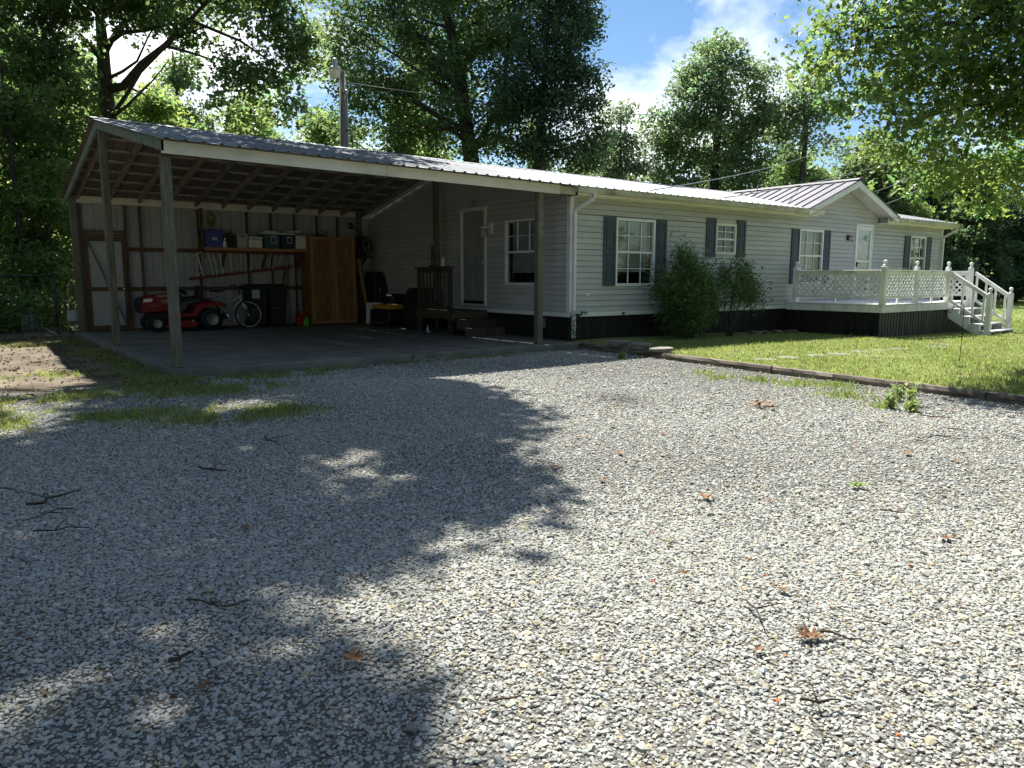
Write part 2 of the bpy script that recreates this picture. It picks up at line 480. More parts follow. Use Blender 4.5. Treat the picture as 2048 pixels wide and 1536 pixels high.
def gravel_instances(name, P, rot, scl, tint, var, material):
    """points with per-stone rotation, size and tint; a node group turns each into one of twelve faceted stones"""
    me = bpy.data.meshes.new(name)
    n = len(P)
    me.vertices.add(n); me.vertices.foreach_set('co', P.astype(np.float32).ravel())
    for nm, typ, key, arr in (('rot', 'FLOAT_VECTOR', 'vector', rot), ('scl', 'FLOAT_VECTOR', 'vector', scl)):
        me.attributes.new(nm, typ, 'POINT').data.foreach_set(key, arr.astype(np.float32).ravel())
    c4 = np.ones((n, 4), dtype=np.float32); c4[:, :3] = tint
    me.attributes.new('tint', 'FLOAT_COLOR', 'POINT').data.foreach_set('color', c4.ravel())
    me.attributes.new('pick', 'INT', 'POINT').data.foreach_set('value', var.astype(np.int32))
    me.materials.append(material)
    o = bpy.data.objects.new(name, me); COL.objects.link(o)
    g = bpy.data.node_groups.new('scatter_stones', 'GeometryNodeTree')
    g.interface.new_socket('Geometry', in_out='INPUT', socket_type='NodeSocketGeometry')
    g.interface.new_socket('Geometry', in_out='OUTPUT', socket_type='NodeSocketGeometry')
    N, L = g.nodes, g.links
    gi = N.new('NodeGroupInput'); go = N.new('NodeGroupOutput')
    jn = N.new('GeometryNodeJoinGeometry')
    gs = []
    for k in range(12):
        ic = N.new('GeometryNodeMeshIcoSphere'); ic.inputs['Radius'].default_value = 1.0; ic.inputs['Subdivisions'].default_value = 1
        sp = N.new('GeometryNodeSetPosition')
        ps = N.new('GeometryNodeInputPosition')
        ad = N.new('ShaderNodeVectorMath'); ad.operation = 'ADD'; ad.inputs[1].default_value = (k * 7.3, k * 3.1, k * 1.7)
        L.new(ps.outputs[0], ad.inputs[0])
        no = N.new('ShaderNodeTexNoise'); no.inputs['Scale'].default_value = 1.2; no.inputs['Detail'].default_value = 1.0
        L.new(ad.outputs[0], no.inputs['Vector'])
        sb = N.new('ShaderNodeVectorMath'); sb.operation = 'SUBTRACT'; sb.inputs[1].default_value = (.5, .5, .5)
        L.new(no.outputs['Color'], sb.inputs[0])
        sc = N.new('ShaderNodeVectorMath'); sc.operation = 'SCALE'; sc.inputs['Scale'].default_value = 1.9
        L.new(sb.outputs[0], sc.inputs[0])
        L.new(ic.outputs['Mesh'], sp.inputs['Geometry']); L.new(sc.outputs[0], sp.inputs['Offset'])
        sm = N.new('GeometryNodeSetMaterial'); sm.inputs['Material'].default_value = material
        L.new(sp.outputs[0], sm.inputs['Geometry'])
        gti = N.new('GeometryNodeGeometryToInstance'); L.new(sm.outputs[0], gti.inputs[0])
        gs.append(gti)
    for gti in reversed(gs): L.new(gti.outputs[0], jn.inputs[0])
    ip = N.new('GeometryNodeInstanceOnPoints')
    ip.inputs['Pick Instance'].default_value = True
    L.new(gi.outputs[0], ip.inputs['Points']); L.new(jn.outputs[0], ip.inputs['Instance'])
    def na(nm, typ):
        a = N.new('GeometryNodeInputNamedAttribute'); a.data_type = typ; a.inputs['Name'].default_value = nm
        return a.outputs['Attribute']
    L.new(na('pick', 'INT'), ip.inputs['Instance Index'])
    e2r = N.new('FunctionNodeEulerToRotation'); L.new(na('rot', 'FLOAT_VECTOR'), e2r.inputs[0])
    L.new(e2r.outputs[0], ip.inputs['Rotation']); L.new(na('scl', 'FLOAT_VECTOR'), ip.inputs['Scale'])
    L.new(ip.outputs[0], go.inputs[0])
    md = o.modifiers.new('stones', 'NODES'); md.node_group = g
    return o

def np_mesh(name, V, F, mats, color=None, attr='tint', smooth=False):
    """mesh from numpy: V (n,3), F (m,k) same-size faces, color per vertex (n,3)"""
    me = bpy.data.meshes.new(name)
    V = np.asarray(V, dtype=np.float32); F = np.asarray(F, dtype=np.int32)
    n, m, k = len(V), len(F), F.shape[1]
    me.vertices.add(n); me.vertices.foreach_set('co', V.ravel())
    me.loops.add(m * k); me.loops.foreach_set('vertex_index', F.ravel())
    me.polygons.add(m)
    me.polygons.foreach_set('loop_start', np.arange(0, m * k, k, dtype=np.int32))
    try:
        me.polygons.foreach_set('loop_total', np.full(m, k, dtype=np.int32))
    except Exception:
        pass
    me.polygons.foreach_set('use_smooth', np.full(m, bool(smooth)))
    for mm in (mats if isinstance(mats, (list, tuple)) else [mats]): me.materials.append(mm)
    if color is not None:
        a = me.attributes.new(attr, 'FLOAT_COLOR', 'POINT')
        c = np.ones((n, 4), dtype=np.float32); c[:, :3] = color
        a.data.foreach_set('color', c.ravel())
    me.update(); me.validate()
    return me
# ------------------------------------------------------------------ ground
def tim_x(y):
    """x of the timber edging along the lawn"""
    return -0.10 + (y + 1.2) * 0.083
def lawn_z(x, y):
    t = np.clip((x - 1.0) / 10.0, 0, 1)
    far = np.clip((x - 14) / 40.0, 0, 1)
    return -0.035 - 0.125 * t * t * (3 - 2 * t) - 0.16 * far + 0.035 * np.clip((y + 1.2) / 1.2, 0, 1) * (1 - t)

def grid(xs, ys, zf):
    X, Y = np.meshgrid(xs, ys, indexing='ij')
    Z = zf(X, Y)
    V = np.stack([X, Y, Z], -1).reshape(-1, 3)
    nx, ny = len(xs), len(ys)
    i = np.arange(nx - 1)[:, None] * ny + np.arange(ny - 1)[None]
    F = np.stack([i, i + ny, i + ny + 1, i + 1], -1).reshape(-1, 4)
    return V, F

SOIL = mat('forest_soil', (0.055, 0.048, 0.026), (0.10, 0.085, 0.05), scale=1.4, rough=0.95, bump=0.5, bscale=8, dirt=((0.05, 0.075, 0.02), 0.8, 0.35, (1, 1, 1)), detail=8)
LAWN = mat('lawn_base', (0.13, 0.175, 0.045), (0.20, 0.215, 0.07), scale=0.9, rough=0.95, bump=0.6, bscale=35, dirt=((0.20, 0.16, 0.085), 0.7, 1.8, (1, 1, 1)), detail=9)
DIRT = mat('bare_dirt', (0.085, 0.066, 0.043), (0.20, 0.165, 0.12), scale=1.6, rough=0.95, bump=0.5, bscale=22, dirt=((0.05, 0.045, 0.022), 0.9, 1.1, (0.7, 1.6, 1)), detail=9)

V, F = grid(np.array([-400, -150, -60, -30, -12, 0, 15, 30, 50, 90, 200, 600.]), np.array([-400, -150, -60, -30, -12, 0, 12, 24, 50, 90, 200, 600.]), lambda X, Y: np.where(X < -0.5, -0.19, -0.22 - 0.16 * np.clip((X - 14) / 40, 0, 1)))
structure('ground', np_mesh('ground', V, F, SOIL))

# gravel sheet: bumpy crushed-stone ground with shade between stones painted as dark gaps
def gravel_material():
    m = bpy.data.materials.new('gravel_bed'); m.use_nodes = True
    nt = m.node_tree; N, L = nt.nodes, nt.links
    b = N['Principled BSDF']
    tc = N.new('ShaderNodeTexCoord')
    vo = N.new('ShaderNodeTexVoronoi'); vo.inputs['Scale'].default_value = 62; vo.feature = 'F1'
    vo.inputs['Randomness'].default_value = 1.0
    L.new(tc.outputs['Object'], vo.inputs['Vector'])
    rp = N.new('ShaderNodeValToRGB')
    e = rp.color_ramp.elements
    e[0].position = 0.0; e[0].color = (0.30, 0.29, 0.26, 1)
    e[1].position = 1.0; e[1].color = (0.56, 0.545, 0.50, 1)
    x = rp.color_ramp.elements.new(0.88); x.color = (0.46, 0.45, 0.41, 1)
    x = rp.color_ramp.elements.new(0.94); x.color = (0.37, 0.30, 0.20, 1)
    sp = N.new('ShaderNodeSeparateColor')
    L.new(vo.outputs['Color'], sp.inputs['Color']); L.new(sp.outputs['Red'], rp.inputs['Fac'])
    ve = N.new('ShaderNodeTexVoronoi'); ve.inputs['Scale'].default_value = 62; ve.feature = 'DISTANCE_TO_EDGE'
    L.new(tc.outputs['Object'], ve.inputs['Vector'])
    mr = N.new('ShaderNodeMapRange'); mr.inputs['From Max'].default_value = 0.16; mr.inputs['To Min'].default_value = 0.55
    L.new(ve.outputs['Distance'], mr.inputs['Value'])
    mu = N.new('ShaderNodeMix'); mu.data_type = 'RGBA'; mu.blend_type = 'MULTIPLY'; mu.inputs['Factor'].default_value = 1
    L.new(rp.outputs['Color'], mu.inputs['A']); L.new(mr.outputs['Result'], mu.inputs['B'])
    # broad worn patches; whole bed darkened for the shade between stones
    no = N.new('ShaderNodeTexNoise'); no.inputs['Scale'].default_value = 0.7; no.inputs['Detail'].default_value = 5
    L.new(tc.outputs['Object'], no.inputs['Vector'])
    m2 = N.new('ShaderNodeMapRange'); m2.inputs['From Min'].default_value = 0.35; m2.inputs['From Max'].default_value = 0.7
    m2.inputs['To Min'].default_value = 0.36; m2.inputs['To Max'].default_value = 0.46
    L.new(no.outputs['Fac'], m2.inputs['Value'])
    mu2 = N.new('ShaderNodeMix'); mu2.data_type = 'RGBA'; mu2.blend_type = 'MULTIPLY'; mu2.inputs['Factor'].default_value = 1
    L.new(mu.outputs['Result'], mu2.inputs['A']); L.new(m2.outputs['Result'], mu2.inputs['B'])
    L.new(mu2.outputs['Result'], b.inputs['Base Color'])
    b.inputs['Roughness'].default_value = 0.9; b.inputs['Specular IOR Level'].default_value = 0.2
    bp = N.new('ShaderNodeBump'); bp.inputs['Strength'].default_value = 0.6; bp.inputs['Distance'].default_value = 0.008
    m3 = N.new('ShaderNodeMapRange'); m3.inputs['From Max'].default_value = 0.3
    L.new(ve.outputs['Distance'], m3.inputs['Value'])
    L.new(m3.outputs['Result'], bp.inputs['Height']); L.new(bp.outputs['Normal'], b.inputs['Normal'])
    return m
GRAVELBED = gravel_material()

def wob(x, y):
    return 0.012 * np.sin(x * 1.3 + 0.7 * y) * np.cos(y * 0.9) + 0.006 * np.sin(3.1 * x + 2.0) * np.sin(2.7 * y)
def gravel_z(x, y):
    return -0.108 + wob(x, y)

# gravel driveway: from behind the camera up to the slab and the timber edging
ys = np.concatenate([np.linspace(-40, -14, 8), np.linspace(-13.5, -0.36, 70)])
us = np.concatenate([np.linspace(0, 0.55, 8)[:-1], np.linspace(0.55, 1, 60)])
Yg, Ug = np.meshgrid(ys, us, indexing='ij')
xr = tim_x(Yg) + 0.03
Xg = -30 + Ug * (xr + 30)
V = np.stack([Xg, Yg, gravel_z(Xg, Yg)], -1).reshape(-1, 3)
ny, nx = Yg.shape
i = np.arange(ny - 1)[:, None] * nx + np.arange(nx - 1)[None]
F = np.stack([i, i + 1, i + nx + 1, i + nx], -1).reshape(-1, 4)
structure('gravel_driveway', np_mesh('gravel_driveway', V, F, GRAVELBED))

# bare dirt yard beside the carport, ragged along the gravel
xs = np.linspace(-24, -7.17, 56); ts = np.linspace(0, 1, 40)
Xd, Td = np.meshgrid(xs, ts, indexing='ij')
y0 = -1.0 + 0.28 * np.sin(Xd * 2.1) + 0.16 * np.sin(Xd * 5.3 + 1) + 0.09 * np.sin(Xd * 11)
Yd = y0 + Td * (30 - y0)
Zd = -0.092 + wob(Xd, Yd) + 0.02 * np.sin(Xd * 4.1) * np.sin(Yd * 3.3) * np.clip(Td * 12, 0, 1) - 0.03 * (Td == 0)
V = np.stack([Xd, Yd, Zd], -1).reshape(-1, 3)
nx, ny = Xd.shape
i = np.arange(nx - 1)[:, None] * ny + np.arange(ny - 1)[None]
F = np.stack([i, i + ny, i + ny + 1, i + 1], -1).reshape(-1, 4)
structure('dirt_yard', np_mesh('dirt_yard', V, F, DIRT))

# lawn right of the timber edging and round the house
ys = np.concatenate([np.linspace(-40, -12, 10), np.linspace(-11, 0.4, 46), np.linspace(1.5, 60, 24)])
us = np.linspace(0, 1, 60) ** 2.2
Yl, Ul = np.meshgrid(ys, us, indexing='ij')
xl = np.where(Yl < -0.6, tim_x(Yl) - 0.03, -0.05)
Xl = xl + Ul * (150 - xl)
Zl = lawn_z(Xl, Yl) + 0.012 * np.sin(Xl * 1.7) * np.cos(Yl * 2.1)
V = np.stack([Xl, Yl, Zl], -1).reshape(-1, 3)
ny, nx = Yl.shape
i = np.arange(ny - 1)[:, None] * nx + np.arange(nx - 1)[None]
F = np.stack([i, i + 1, i + nx + 1, i + nx], -1).reshape(-1, 4)
structure('lawn', np_mesh('lawn', V, F, LAWN))

# road far beyond the lawn
ROADM = mat('road_asphalt', (0.20, 0.20, 0.195), (0.27, 0.27, 0.26), scale=0.6, rough=0.9)
rb = MB()
rc = Vector((58.0, 10.0, -0.27)); rd = Vector((0.794, -0.608, 0)); rn = Vector((0.608, 0.794, 0))
rb._add([rc - rd * 60 - rn * 2.6, rc + rd * 60 - rn * 2.6, rc + rd * 60 + rn * 2.6, rc - rd * 60 + rn * 2.6], [(0, 1, 2, 3)])
structure('road', rb, ROADM)

# concrete slab under the carport
sb = MB()
sb.box(-7.2, -3.62, -0.33, 8.32, -0.15, 0.0, 0.012)
sb.box(-3.612, -0.0, -0.36, 8.32, -0.15, -0.001, 0.012)
structure('concrete_slab', sb, CONCRETE)

# ------------------------------------------------------------------ crushed stone
STONE = mat('crushed_limestone', (0.78, 0.78, 0.78), (1.0, 1.0, 1.0), scale=2.2, rough=0.9, spec=0.2, attr='tint', bump=.3, bscale=6)
for n_ in STONE.node_tree.nodes:
    if n_.type == 'ATTRIBUTE': n_.attribute_type = 'INSTANCER'
def stone_field():
    cx, cy = CAMPOS[0], CAMPOS[1]
    allP, allS, allR, allC = [], [], [], []
    for d0, d1, sp, size in ((1.2, 4.0, 0.0130, 0.0080), (4.0, 7.0, 0.0155, 0.0087), (7.0, 10.0, 0.0205, 0.0096), (10.0, 17.0, 0.030, 0.0115)):
        g = np.arange(-d1, d1 + sp, sp)
        GX, GY = np.meshgrid(g, g); GX[1::2] += sp / 2
        P = np.stack([GX.ravel(), GY.ravel()], -1)
        d = np.hypot(P[:, 0], P[:, 1]); ang = np.degrees(np.arctan2(P[:, 0], P[:, 1]))
        P = P[(d >= d0) & (d < d1) & (ang > (-48 if d1 < 8 else -8)) & (ang < (132 if d1 < 8 else 84))]
        P = P + RNG.uniform(-.48, .48, P.shape) * sp + (cx, cy)
        x, y = P[:, 0], P[:, 1]
        edge = -1.0 + 0.28 * np.sin(x * 2.1) + 0.16 * np.sin(x * 5.3 + 1)
        k = (x < tim_x(y) - 0.075) & (y < -0.40) & (y > -16) & ~((x < -7.0) & (y > edge - RNG.uniform(0, .5, len(x))))
        # wheel ruts: finer, more packed; thin along the timber and slab
        worn = 0.5 + 0.5 * np.sin(x * 1.1 + y * .75 + .6 * np.sin(y * .8))
        thin = (RNG.random(len(x)) < 0.5) | ((tim_x(y) - x > 0.45) & (y < -0.8))
        keep = RNG.random(len(x)) < 1.0 - .28 * worn
        P = P[k & thin & keep]; worn = worn[k & thin & keep]
        n = len(P)
        s = size * RNG.lognormal(0, 0.27, n) * (1.06 - .16 * worn)
        big = RNG.random(n) < .004
        s[big] *= 1.55
        S = np.stack([s * RNG.uniform(.85, 1.35, n), s * RNG.uniform(.7, 1.0, n), s * RNG.uniform(.44, .74, n)], -1)
        R = np.stack([RNG.normal(0, .17, n), RNG.normal(0, .17, n), RNG.uniform(0, 6.28, n)], -1)
        z = gravel_z(P[:, 0], P[:, 1]) + S[:, 2] * RNG.uniform(.1, .8, n)
        gy = np.clip(RNG.normal(0.41, 0.055, n), 0.2, 0.55)
        C = np.stack([gy * 1.01, gy * 1.01, gy * 0.91], -1)
        u = RNG.random(n)
        C[u < .08] *= np.array([1.0, .88, .68]); C[(u > .10) & (u < .15)] *= np.array([.88, .96, 1.05])
        C[u > .999] = np.array([.42, .16, .08]); C[(u > .93) & (u < .97)] *= .55
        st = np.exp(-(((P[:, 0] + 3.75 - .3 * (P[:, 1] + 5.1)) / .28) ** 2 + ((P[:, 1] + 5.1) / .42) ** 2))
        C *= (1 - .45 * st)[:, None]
        allP.append(np.column_stack([P, z])); allS.append(S); allR.append(R); allC.append(C)
    P = np.concatenate(allP)
    o = gravel_instances('gravel', P, np.concatenate(allR), np.concatenate(allS), np.concatenate(allC), RNG.integers(0, 12, len(P)), STONE)
    tag(o, 'pale grey crushed stone spread over the whole driveway', 'gravel', kind='stuff')
    print('stones', len(P))
stone_field()
# ------------------------------------------------------------------ house shell
L_H, W_H = 15.53, 8.29
Y_R = 4.146
Y_E = -0.37
def z_ridge(x): return 3.83 + (0.055 * (-x / 7.17) if x < 0 else 0.0)
def z_eave(x): return 2.866 + (0.07 * (-x / 7.17) if x < 0 else 0.0)
def z_roof(x, y):
    ys = y if y <= Y_R else 2 * Y_R - y
    return z_eave(x) + (z_ridge(x) - z_eave(x)) * (ys - Y_E) / (Y_R - Y_E)

def cells(u0, u1, v0, v1, holes):
    """rectangles that tile (u0,u1)x(v0,v1) minus the holes, wide ones kept whole"""
    cuts = sorted({v0, v1} | {h[k] for h in holes for k in (2, 3) if v0 < h[k] < v1})
    out = []
    for a, b in zip(cuts[:-1], cuts[1:]):
        if b - a < 0.004: continue
        mid = (a + b) / 2
        hs = sorted((h[0], h[1]) for h in holes if h[2] <= mid <= h[3])
        u = u0
        for h0, h1 in hs:
            if h0 > u + 0.01: out.append((u, min(h0, u1), a, b))
            u = max(u, h1)
        if u1 > u + 0.01: out.append((u, u1, a, b))
    return out

house = thing('mobile_home', 'long low pale grey vinyl sided mobile home with slate shutters', 'house', (7.7, 4.1, 0.0))

FH = [(1.205, 2.325, 1.055, 2.37), (4.33, 5.045, 1.742, 2.40), (7.64, 8.71, 1.06, 2.405), (10.325, 11.2, 0.60, 2.64), (13.45, 14.44, 1.06, 2.425)]
EH = [(0.845, 2.01, 1.065, 2.377), (2.70, 3.695, 0.595, 2.73)]

# sheathing behind the boards, coloured near black for lap shadows (inside is hollow)
w = MB()
for u0, u1, a, b in cells(0.0, L_H, 0.46, 2.72, FH):
    w.box(u0, u1, 0.014, 0.11, a, b)
for u0, u1, a, b in cells(0.11, W_H, 0.46, 2.72, EH):
    w.box(0.014, 0.11, u0, u1, a, b)
w.box(L_H - 0.11, L_H - 0.014, 0.11, W_H, 0.46, 2.72)
w.prism([(0.11, 2.72), (W_H, 2.72), (Y_R, 3.79)], 'x', L_H - 0.11, L_H - 0.014)
w.box(0.11, L_H - 0.11, W_H - 0.1, W_H, 0.46, 2.9)
w.box(0.11, L_H - 0.11, 0.11, W_H - 0.1, 0.44, 0.46)
w.box(0.11, L_H - 0.11, 0.11, W_H - 0.1, 2.74, 2.76)
part('wall', w, DARKROOM, house)
w = MB()
w.prism([(7.75, 2.722), (11.75, 2.722), (11.45, 2.93), (9.72, 3.55), (8.0, 2.93)], 'y', 0.02, 0.10)
part('gable_wall', w, SIDING, house)
w = MB()
w.prism([(0.11, 2.722), (W_H, 2.722), (W_H, z_roof(0, W_H) - .05), (Y_R, 3.79), (0.11, z_roof(0, .11) - .05)], 'x', 0.014, 0.11)
part('gable_wall', w, SIDING, house)
for s_ in (0, 1):
    ya, yb = (-.02, Y_R) if s_ == 0 else (2 * Y_R + .02, Y_R)
    pl = [(ya, z_roof(0, ya) - .045), (yb, z_roof(0, yb) - .045), (yb, z_roof(0, yb) - .145), (ya, z_roof(0, ya) - .145)]
    if s_: pl = pl[::-1]
    m = MB(); m.prism(pl, 'x', -.030, -.021); part('rake_trim', m, TRIM, house)

def course(mbk, axis, u0, u1, a, b, z0, z1):
    """one lap of siding: slopes out to its lower edge"""
    def off(z):
        t = (z - z0) / (z1 - z0)
        return 0.020 * (1 - t) + 0.0005
    if a - z0 < .02: a = a + .0055
    o1, o2 = off(a), off(b)
    P = (lambda u, o, z: (u, -o, z)) if axis == 'y' else (lambda u, o, z: (-o, u, z))
    vs = [P(u0, -0.012, a), P(u1, -0.012, a), P(u1, o1, a), P(u0, o1, a), P(u0, -0.012, b), P(u1, -0.012, b), P(u1, o2, b), P(u0, o2, b)]
    fs = [(0, 1, 2, 3), (4, 7, 6, 5), (3, 2, 6, 7), (0, 4, 5, 1), (0, 3, 7, 4), (1, 5, 6, 2)]
    if axis == 'x': fs = [f[::-1] for f in fs]
    mbk._add(vs, fs)

SP = 0.109
z = 0.545
k = 0
while z < 3.62:
    z1 = z + SP
    # front wall up to the soffit, gable above it
    if z < 2.71:
        lim = [(0.07, L_H - 0.07)] if z1 < 2.735 else [(7.9, 11.7)]
    else:
        hw = max(0.0, (3.60 - z1) / 0.372)
        lim = [(9.62 - hw, 9.62 + hw)] if hw > 0.1 else []
        lim = [(max(a, 7.92), min(b, 11.69)) for a, b in lim]
    for a0, a1 in lim:
        rects = cells(a0, a1, z, min(z1, 2.735) if (a1 - a0) > 5 else z1, FH)
        for (u0, u1, a, b) in rects:
            cuts = [u0]
            if u1 - u0 > 4.2:
                jx = u0 + 1.3 + ((k * 2.37) % 2.4)
                cuts.append(jx)
            cuts.append(u1)
            for c0, c1 in zip(cuts[:-1], cuts[1:]):
                m = MB(); course(m, 'y', c0 + 0.0006, c1 - 0.0006, a, b, z, z1)
                part('siding_board', m, SIDING, house)
    # end wall facing the carport
    y0, y1 = 0.07, W_H - 0.05
    zt = z1 + 0.02
    if zt > z_roof(0, y0) - 0.06:
        f = (zt + 0.06 - z_eave(0)) / (z_ridge(0) - z_eave(0))
        y0 = max(y0, Y_E + f * (Y_R - Y_E)); y1 = min(y1, 2 * Y_R - y0)
    if y1 - y0 > 0.3:
        for (u0, u1, a, b) in cells(y0, y1, z, z1, EH):
            m = MB(); course(m, 'x', u0, u1, a, b, z, z1)
            part('siding_board', m, SIDING, house)
    z = z1; k += 1

# bottom trim, corner posts
m = MB(); m.box(0.0, L_H, -0.018, 0.012, 0.458, 0.545); m.box(-0.018, 0.012, 0.014, W_H, 0.459, 0.544)
part('bottom_trim', m, TRIM, house)
for (x0, x1, y0, y1) in ((-0.022, 0.075, -0.024, 0.0), (-0.024, -0.0, -0.022, 0.075)):
    m = MB(); m.box(x0, x1, y0, y1, 0.548, 2.71); part('corner_trim', m, TRIM, house)
m = MB(); m.box(L_H - 0.08, L_H + 0.02, -0.022, 0.005, 0.548, 2.71); part('corner_trim', m, TRIM, house)
# skirting: dark vertical ribbed sheets, rib by rib
m = MB(); m.box(0.02, L_H, 0.06, 0.075, -0.3, 0.457); m.box(0.06, 0.075, 0.08, W_H, -0.05, 0.457)
part('skirting_sheet', m, SKIRT, house)
x = 0.03
while x < L_H - 0.05:
    m = MB(); m.box(x + .004, x + 0.196, 0.043 + 0.004 * (int(x * 7) % 2), 0.058, -0.22, 0.456, 0.003)
    part('skirting_board', m, SKIRT, house); x += 0.20
y = 0.10
while y < W_H - 0.2:
    m = MB(); m.box(0.043 + 0.004 * (int(y * 7) % 2), 0.058, y + .004, y + 0.196, -0.04, 0.456, 0.003)
    part('skirting_board', m, SKIRT, house); y += 0.20

# ---- windows: frame, glazing bars, pane, blind
def window_y(u0, u1, z0, z1, vb, hb, sash, blind, curtain=None, axis='y', fake_open=False):
    """window in the front wall (axis y) or the end wall (axis x)"""
    def bx(mb, ua, ub, o0, o1, za, zb, ch=0.0):
        # o: depth, negative is proud of the wall
        if axis == 'y': mb.box(ua, ub, o0, o1, za, zb, ch)
        else: mb.box(o0, o1, ua, ub, za, zb, ch)
    fr = MB(); t = 0.04
    bx(fr, u0 - .012, u0 + t, -0.032, 0.07, z0 - .012, z1 + .012, .004)
    bx(fr, u1 - t, u1 + .012, -0.032, 0.07, z0 - .012, z1 + .012, .004)
    bx(fr, u0 + t, u1 - t, -0.031, 0.07, z1 - t, z1 + .011, .004)
    bx(fr, u0 + t, u1 - t, -0.036, 0.07, z0 - .012, z0 + t, .004)
    f = part('window', fr, WINFRAME, house)
    s = MB()
    bx(s, u0 + t, u1 - t, -0.012, 0.03, sash - 0.022, sash + 0.022, .003)
    part('sash_rail', s, WINFRAME, f)
    for v in vb:
        va, vz = (v if isinstance(v, tuple) else (v, None))
        s = MB(); bx(s, va - .008, va + .008, 0.000, 0.018, (sash + .022) if vz else z0 + t, z1 - t); part('glazing_bar', s, WINFRAME, f)
    for h in hb:
        s = MB(); bx(s, u0 + t, u1 - t, 0.0012, 0.0168, h - .008, h + .008); part('glazing_bar', s, WINFRAME, f)
    p = MB(); bx(p, u0 + t, u1 - t, 0.02, 0.024, z0 + t, z1 - t); part('pane', p, GLASS, f)
    if blind:
        bu0, bu1, bz = blind
        b = MB()
        zz = z1 - t - 0.01
        bx(b, bu0, bu1, 0.04, 0.065, zz - 0.02, zz)
        zz -= 0.03
        while zz > bz:
            c = [0.045, 0.060]
            # a slightly tilted slat
            if axis == 'y':
                b._add([(bu0, c[0], zz + .010), (bu1, c[0], zz + .010), (bu1, c[1], zz - .009), (bu0, c[1], zz - .009)], [(0, 1, 2, 3)])
            else:
                b._add([(c[0], bu0, zz + .010), (c[0], bu1, zz + .010), (c[1], bu1, zz - .009), (c[1], bu0, zz - .009)], [(0, 1, 2, 3)])
            zz -= 0.021
        bx(b, bu0, bu1, 0.042, 0.062, bz - 0.018, bz)
        part('blind', b, BLIND, f)
    if curtain:
        cu0, cu1 = curtain
        c = MB(); n = 12; vs = []
        for i in range(n + 1):
            uu = cu0 + (cu1 - cu0) * i / n; d = 0.12 + 0.018 * math.sin(i * 2.1)
            for zz in (z0 + .02, z1 - .02):
                vs.append((uu, d, zz) if axis == 'y' else (d, uu, zz))
        c._add(vs, [(2 * i, 2 * i + 2, 2 * i + 3, 2 * i + 1) for i in range(n)])
        part('curtain', c, CURTAIN, f)
    return f
window_y(1.205, 2.325, 1.055, 2.37, (1.578, 1.943), (2.043, 1.39), 1.716, (1.245, 2.15, 1.343), (2.13, 2.30))
window_y(4.33, 5.045, 1.742, 2.40, (4.685,), (2.235, 1.905), 2.068, None, None)
window_y(7.64, 8.71, 1.06, 2.405, (8.0, 8.355), (2.09, 1.40), 1.763, (7.68, 8.42, 1.46), (8.45, 8.69))
window_y(13.45, 14.44, 1.06, 2.425, (13.78, 14.12), (2.11, 1.44), 1.797, (13.49, 14.10, 1.15), (14.2, 14.42))
window_y(0.845, 2.01, 1.065, 2.377, ((1.233, 1), (1.622, 1)), (2.055,), 1.728, (0.885, 1.84, 1.325), (1.86, 2.0), axis='x')

# shutters: two raised panels each
def shutter(u0, u1, z0, z1):
    b = MB(); b.box(u0, u1, -0.030, -0.014, z0, z1, .004)
    zm = z0 + (z1 - z0) * 0.49
    b.box(u0, u0 + .058, -0.043, -0.0301, z0, z1, .005); b.box(u1 - .058, u1, -0.043, -0.0301, z0, z1, .005)
    b.box(u0 + .058, u1 - .058, -0.0425, -0.0301, z0, z0 + .10, .005); b.box(u0 + .058, u1 - .058, -0.0425, -0.0301, z1 - .085, z1, .005)
    b.box(u0 + .058, u1 - .058, -0.0425, -0.0301, zm - .045, zm + .045, .005)
    s = part('shutter', b, SHUTTER, house)
    for za, zb in ((z0 + .1, zm - .045), (zm + .045, z1 - .085)):
        p = MB(); p.box(u0 + .078, u1 - .078, -0.040, -0.0301, za + .02, zb - .02, .008)
        part('shutter_panel', p, SHUTTER, s)
for a in ((0.85, 1.186, 1.045, 2.387), (2.345, 2.675, 1.045, 2.387), (3.98, 4.31, 1.668, 2.515), (5.063, 5.397, 1.668, 2.515),
          (7.275, 7.618, 1.05, 2.41), (8.732, 9.035, 1.05, 2.425), (13.09, 13.43, 1.05, 2.435), (14.462, 14.78, 1.05, 2.44)):
    shutter(*a)

# front storm door
d = MB(); x0, x1, z0, z1 = 10.325, 11.2, 0.62, 2.64
d.box(x0 - .02, x0 + .035, -0.04, 0.06, z0, z1 + .02, .004); d.box(x1 - .035, x1 + .02, -0.04, 0.06, z0, z1 + .02, .004); d.box(x0 + .035, x1 - .035, -0.039, 0.06, z1 - .03, z1 + .019, .004)
fd = part('storm_door', d, WINFRAME, house)
d = MB()
d.box(x0 + .04, x0 + .12, -0.03, 0.0, z0 + .02, z1 - .04, .005); d.box(x1 - .12, x1 - .04, -0.03, 0.0, z0 + .02, z1 - .04, .005)
d.box(x0 + .12, x1 - .12, -0.029, 0.0, z1 - .14, z1 - .04, .005); d.box(x0 + .12, x1 - .12, -0.029, 0.0, z0 + .02, z0 + .2, .005); d.box(x0 + .12, x1 - .12, -0.029, 0.0, 1.63, 1.69, .005)
part('door_frame', d, WINFRAME, fd)
d = MB(); d.box(x0 + .12, x1 - .12, -0.015, -0.012, z0 + .2, 1.63); d.box(x0 + .12, x1 - .12, -0.015, -0.012, 1.69, z1 - .14); part('pane', d, GLASS, fd)
d = MB(); d.box(x0 + .04, x1 - .04, 0.012, 0.05, z0, z1 - .03)
for zz in (1.05, 1.9):
    d.box(x0 + .2, x0 + .4, 0.004, 0.012, zz, zz + .5, .006); d.box(x0 + .5, x0 + .7, 0.004, 0.012, zz, zz + .5, .006)
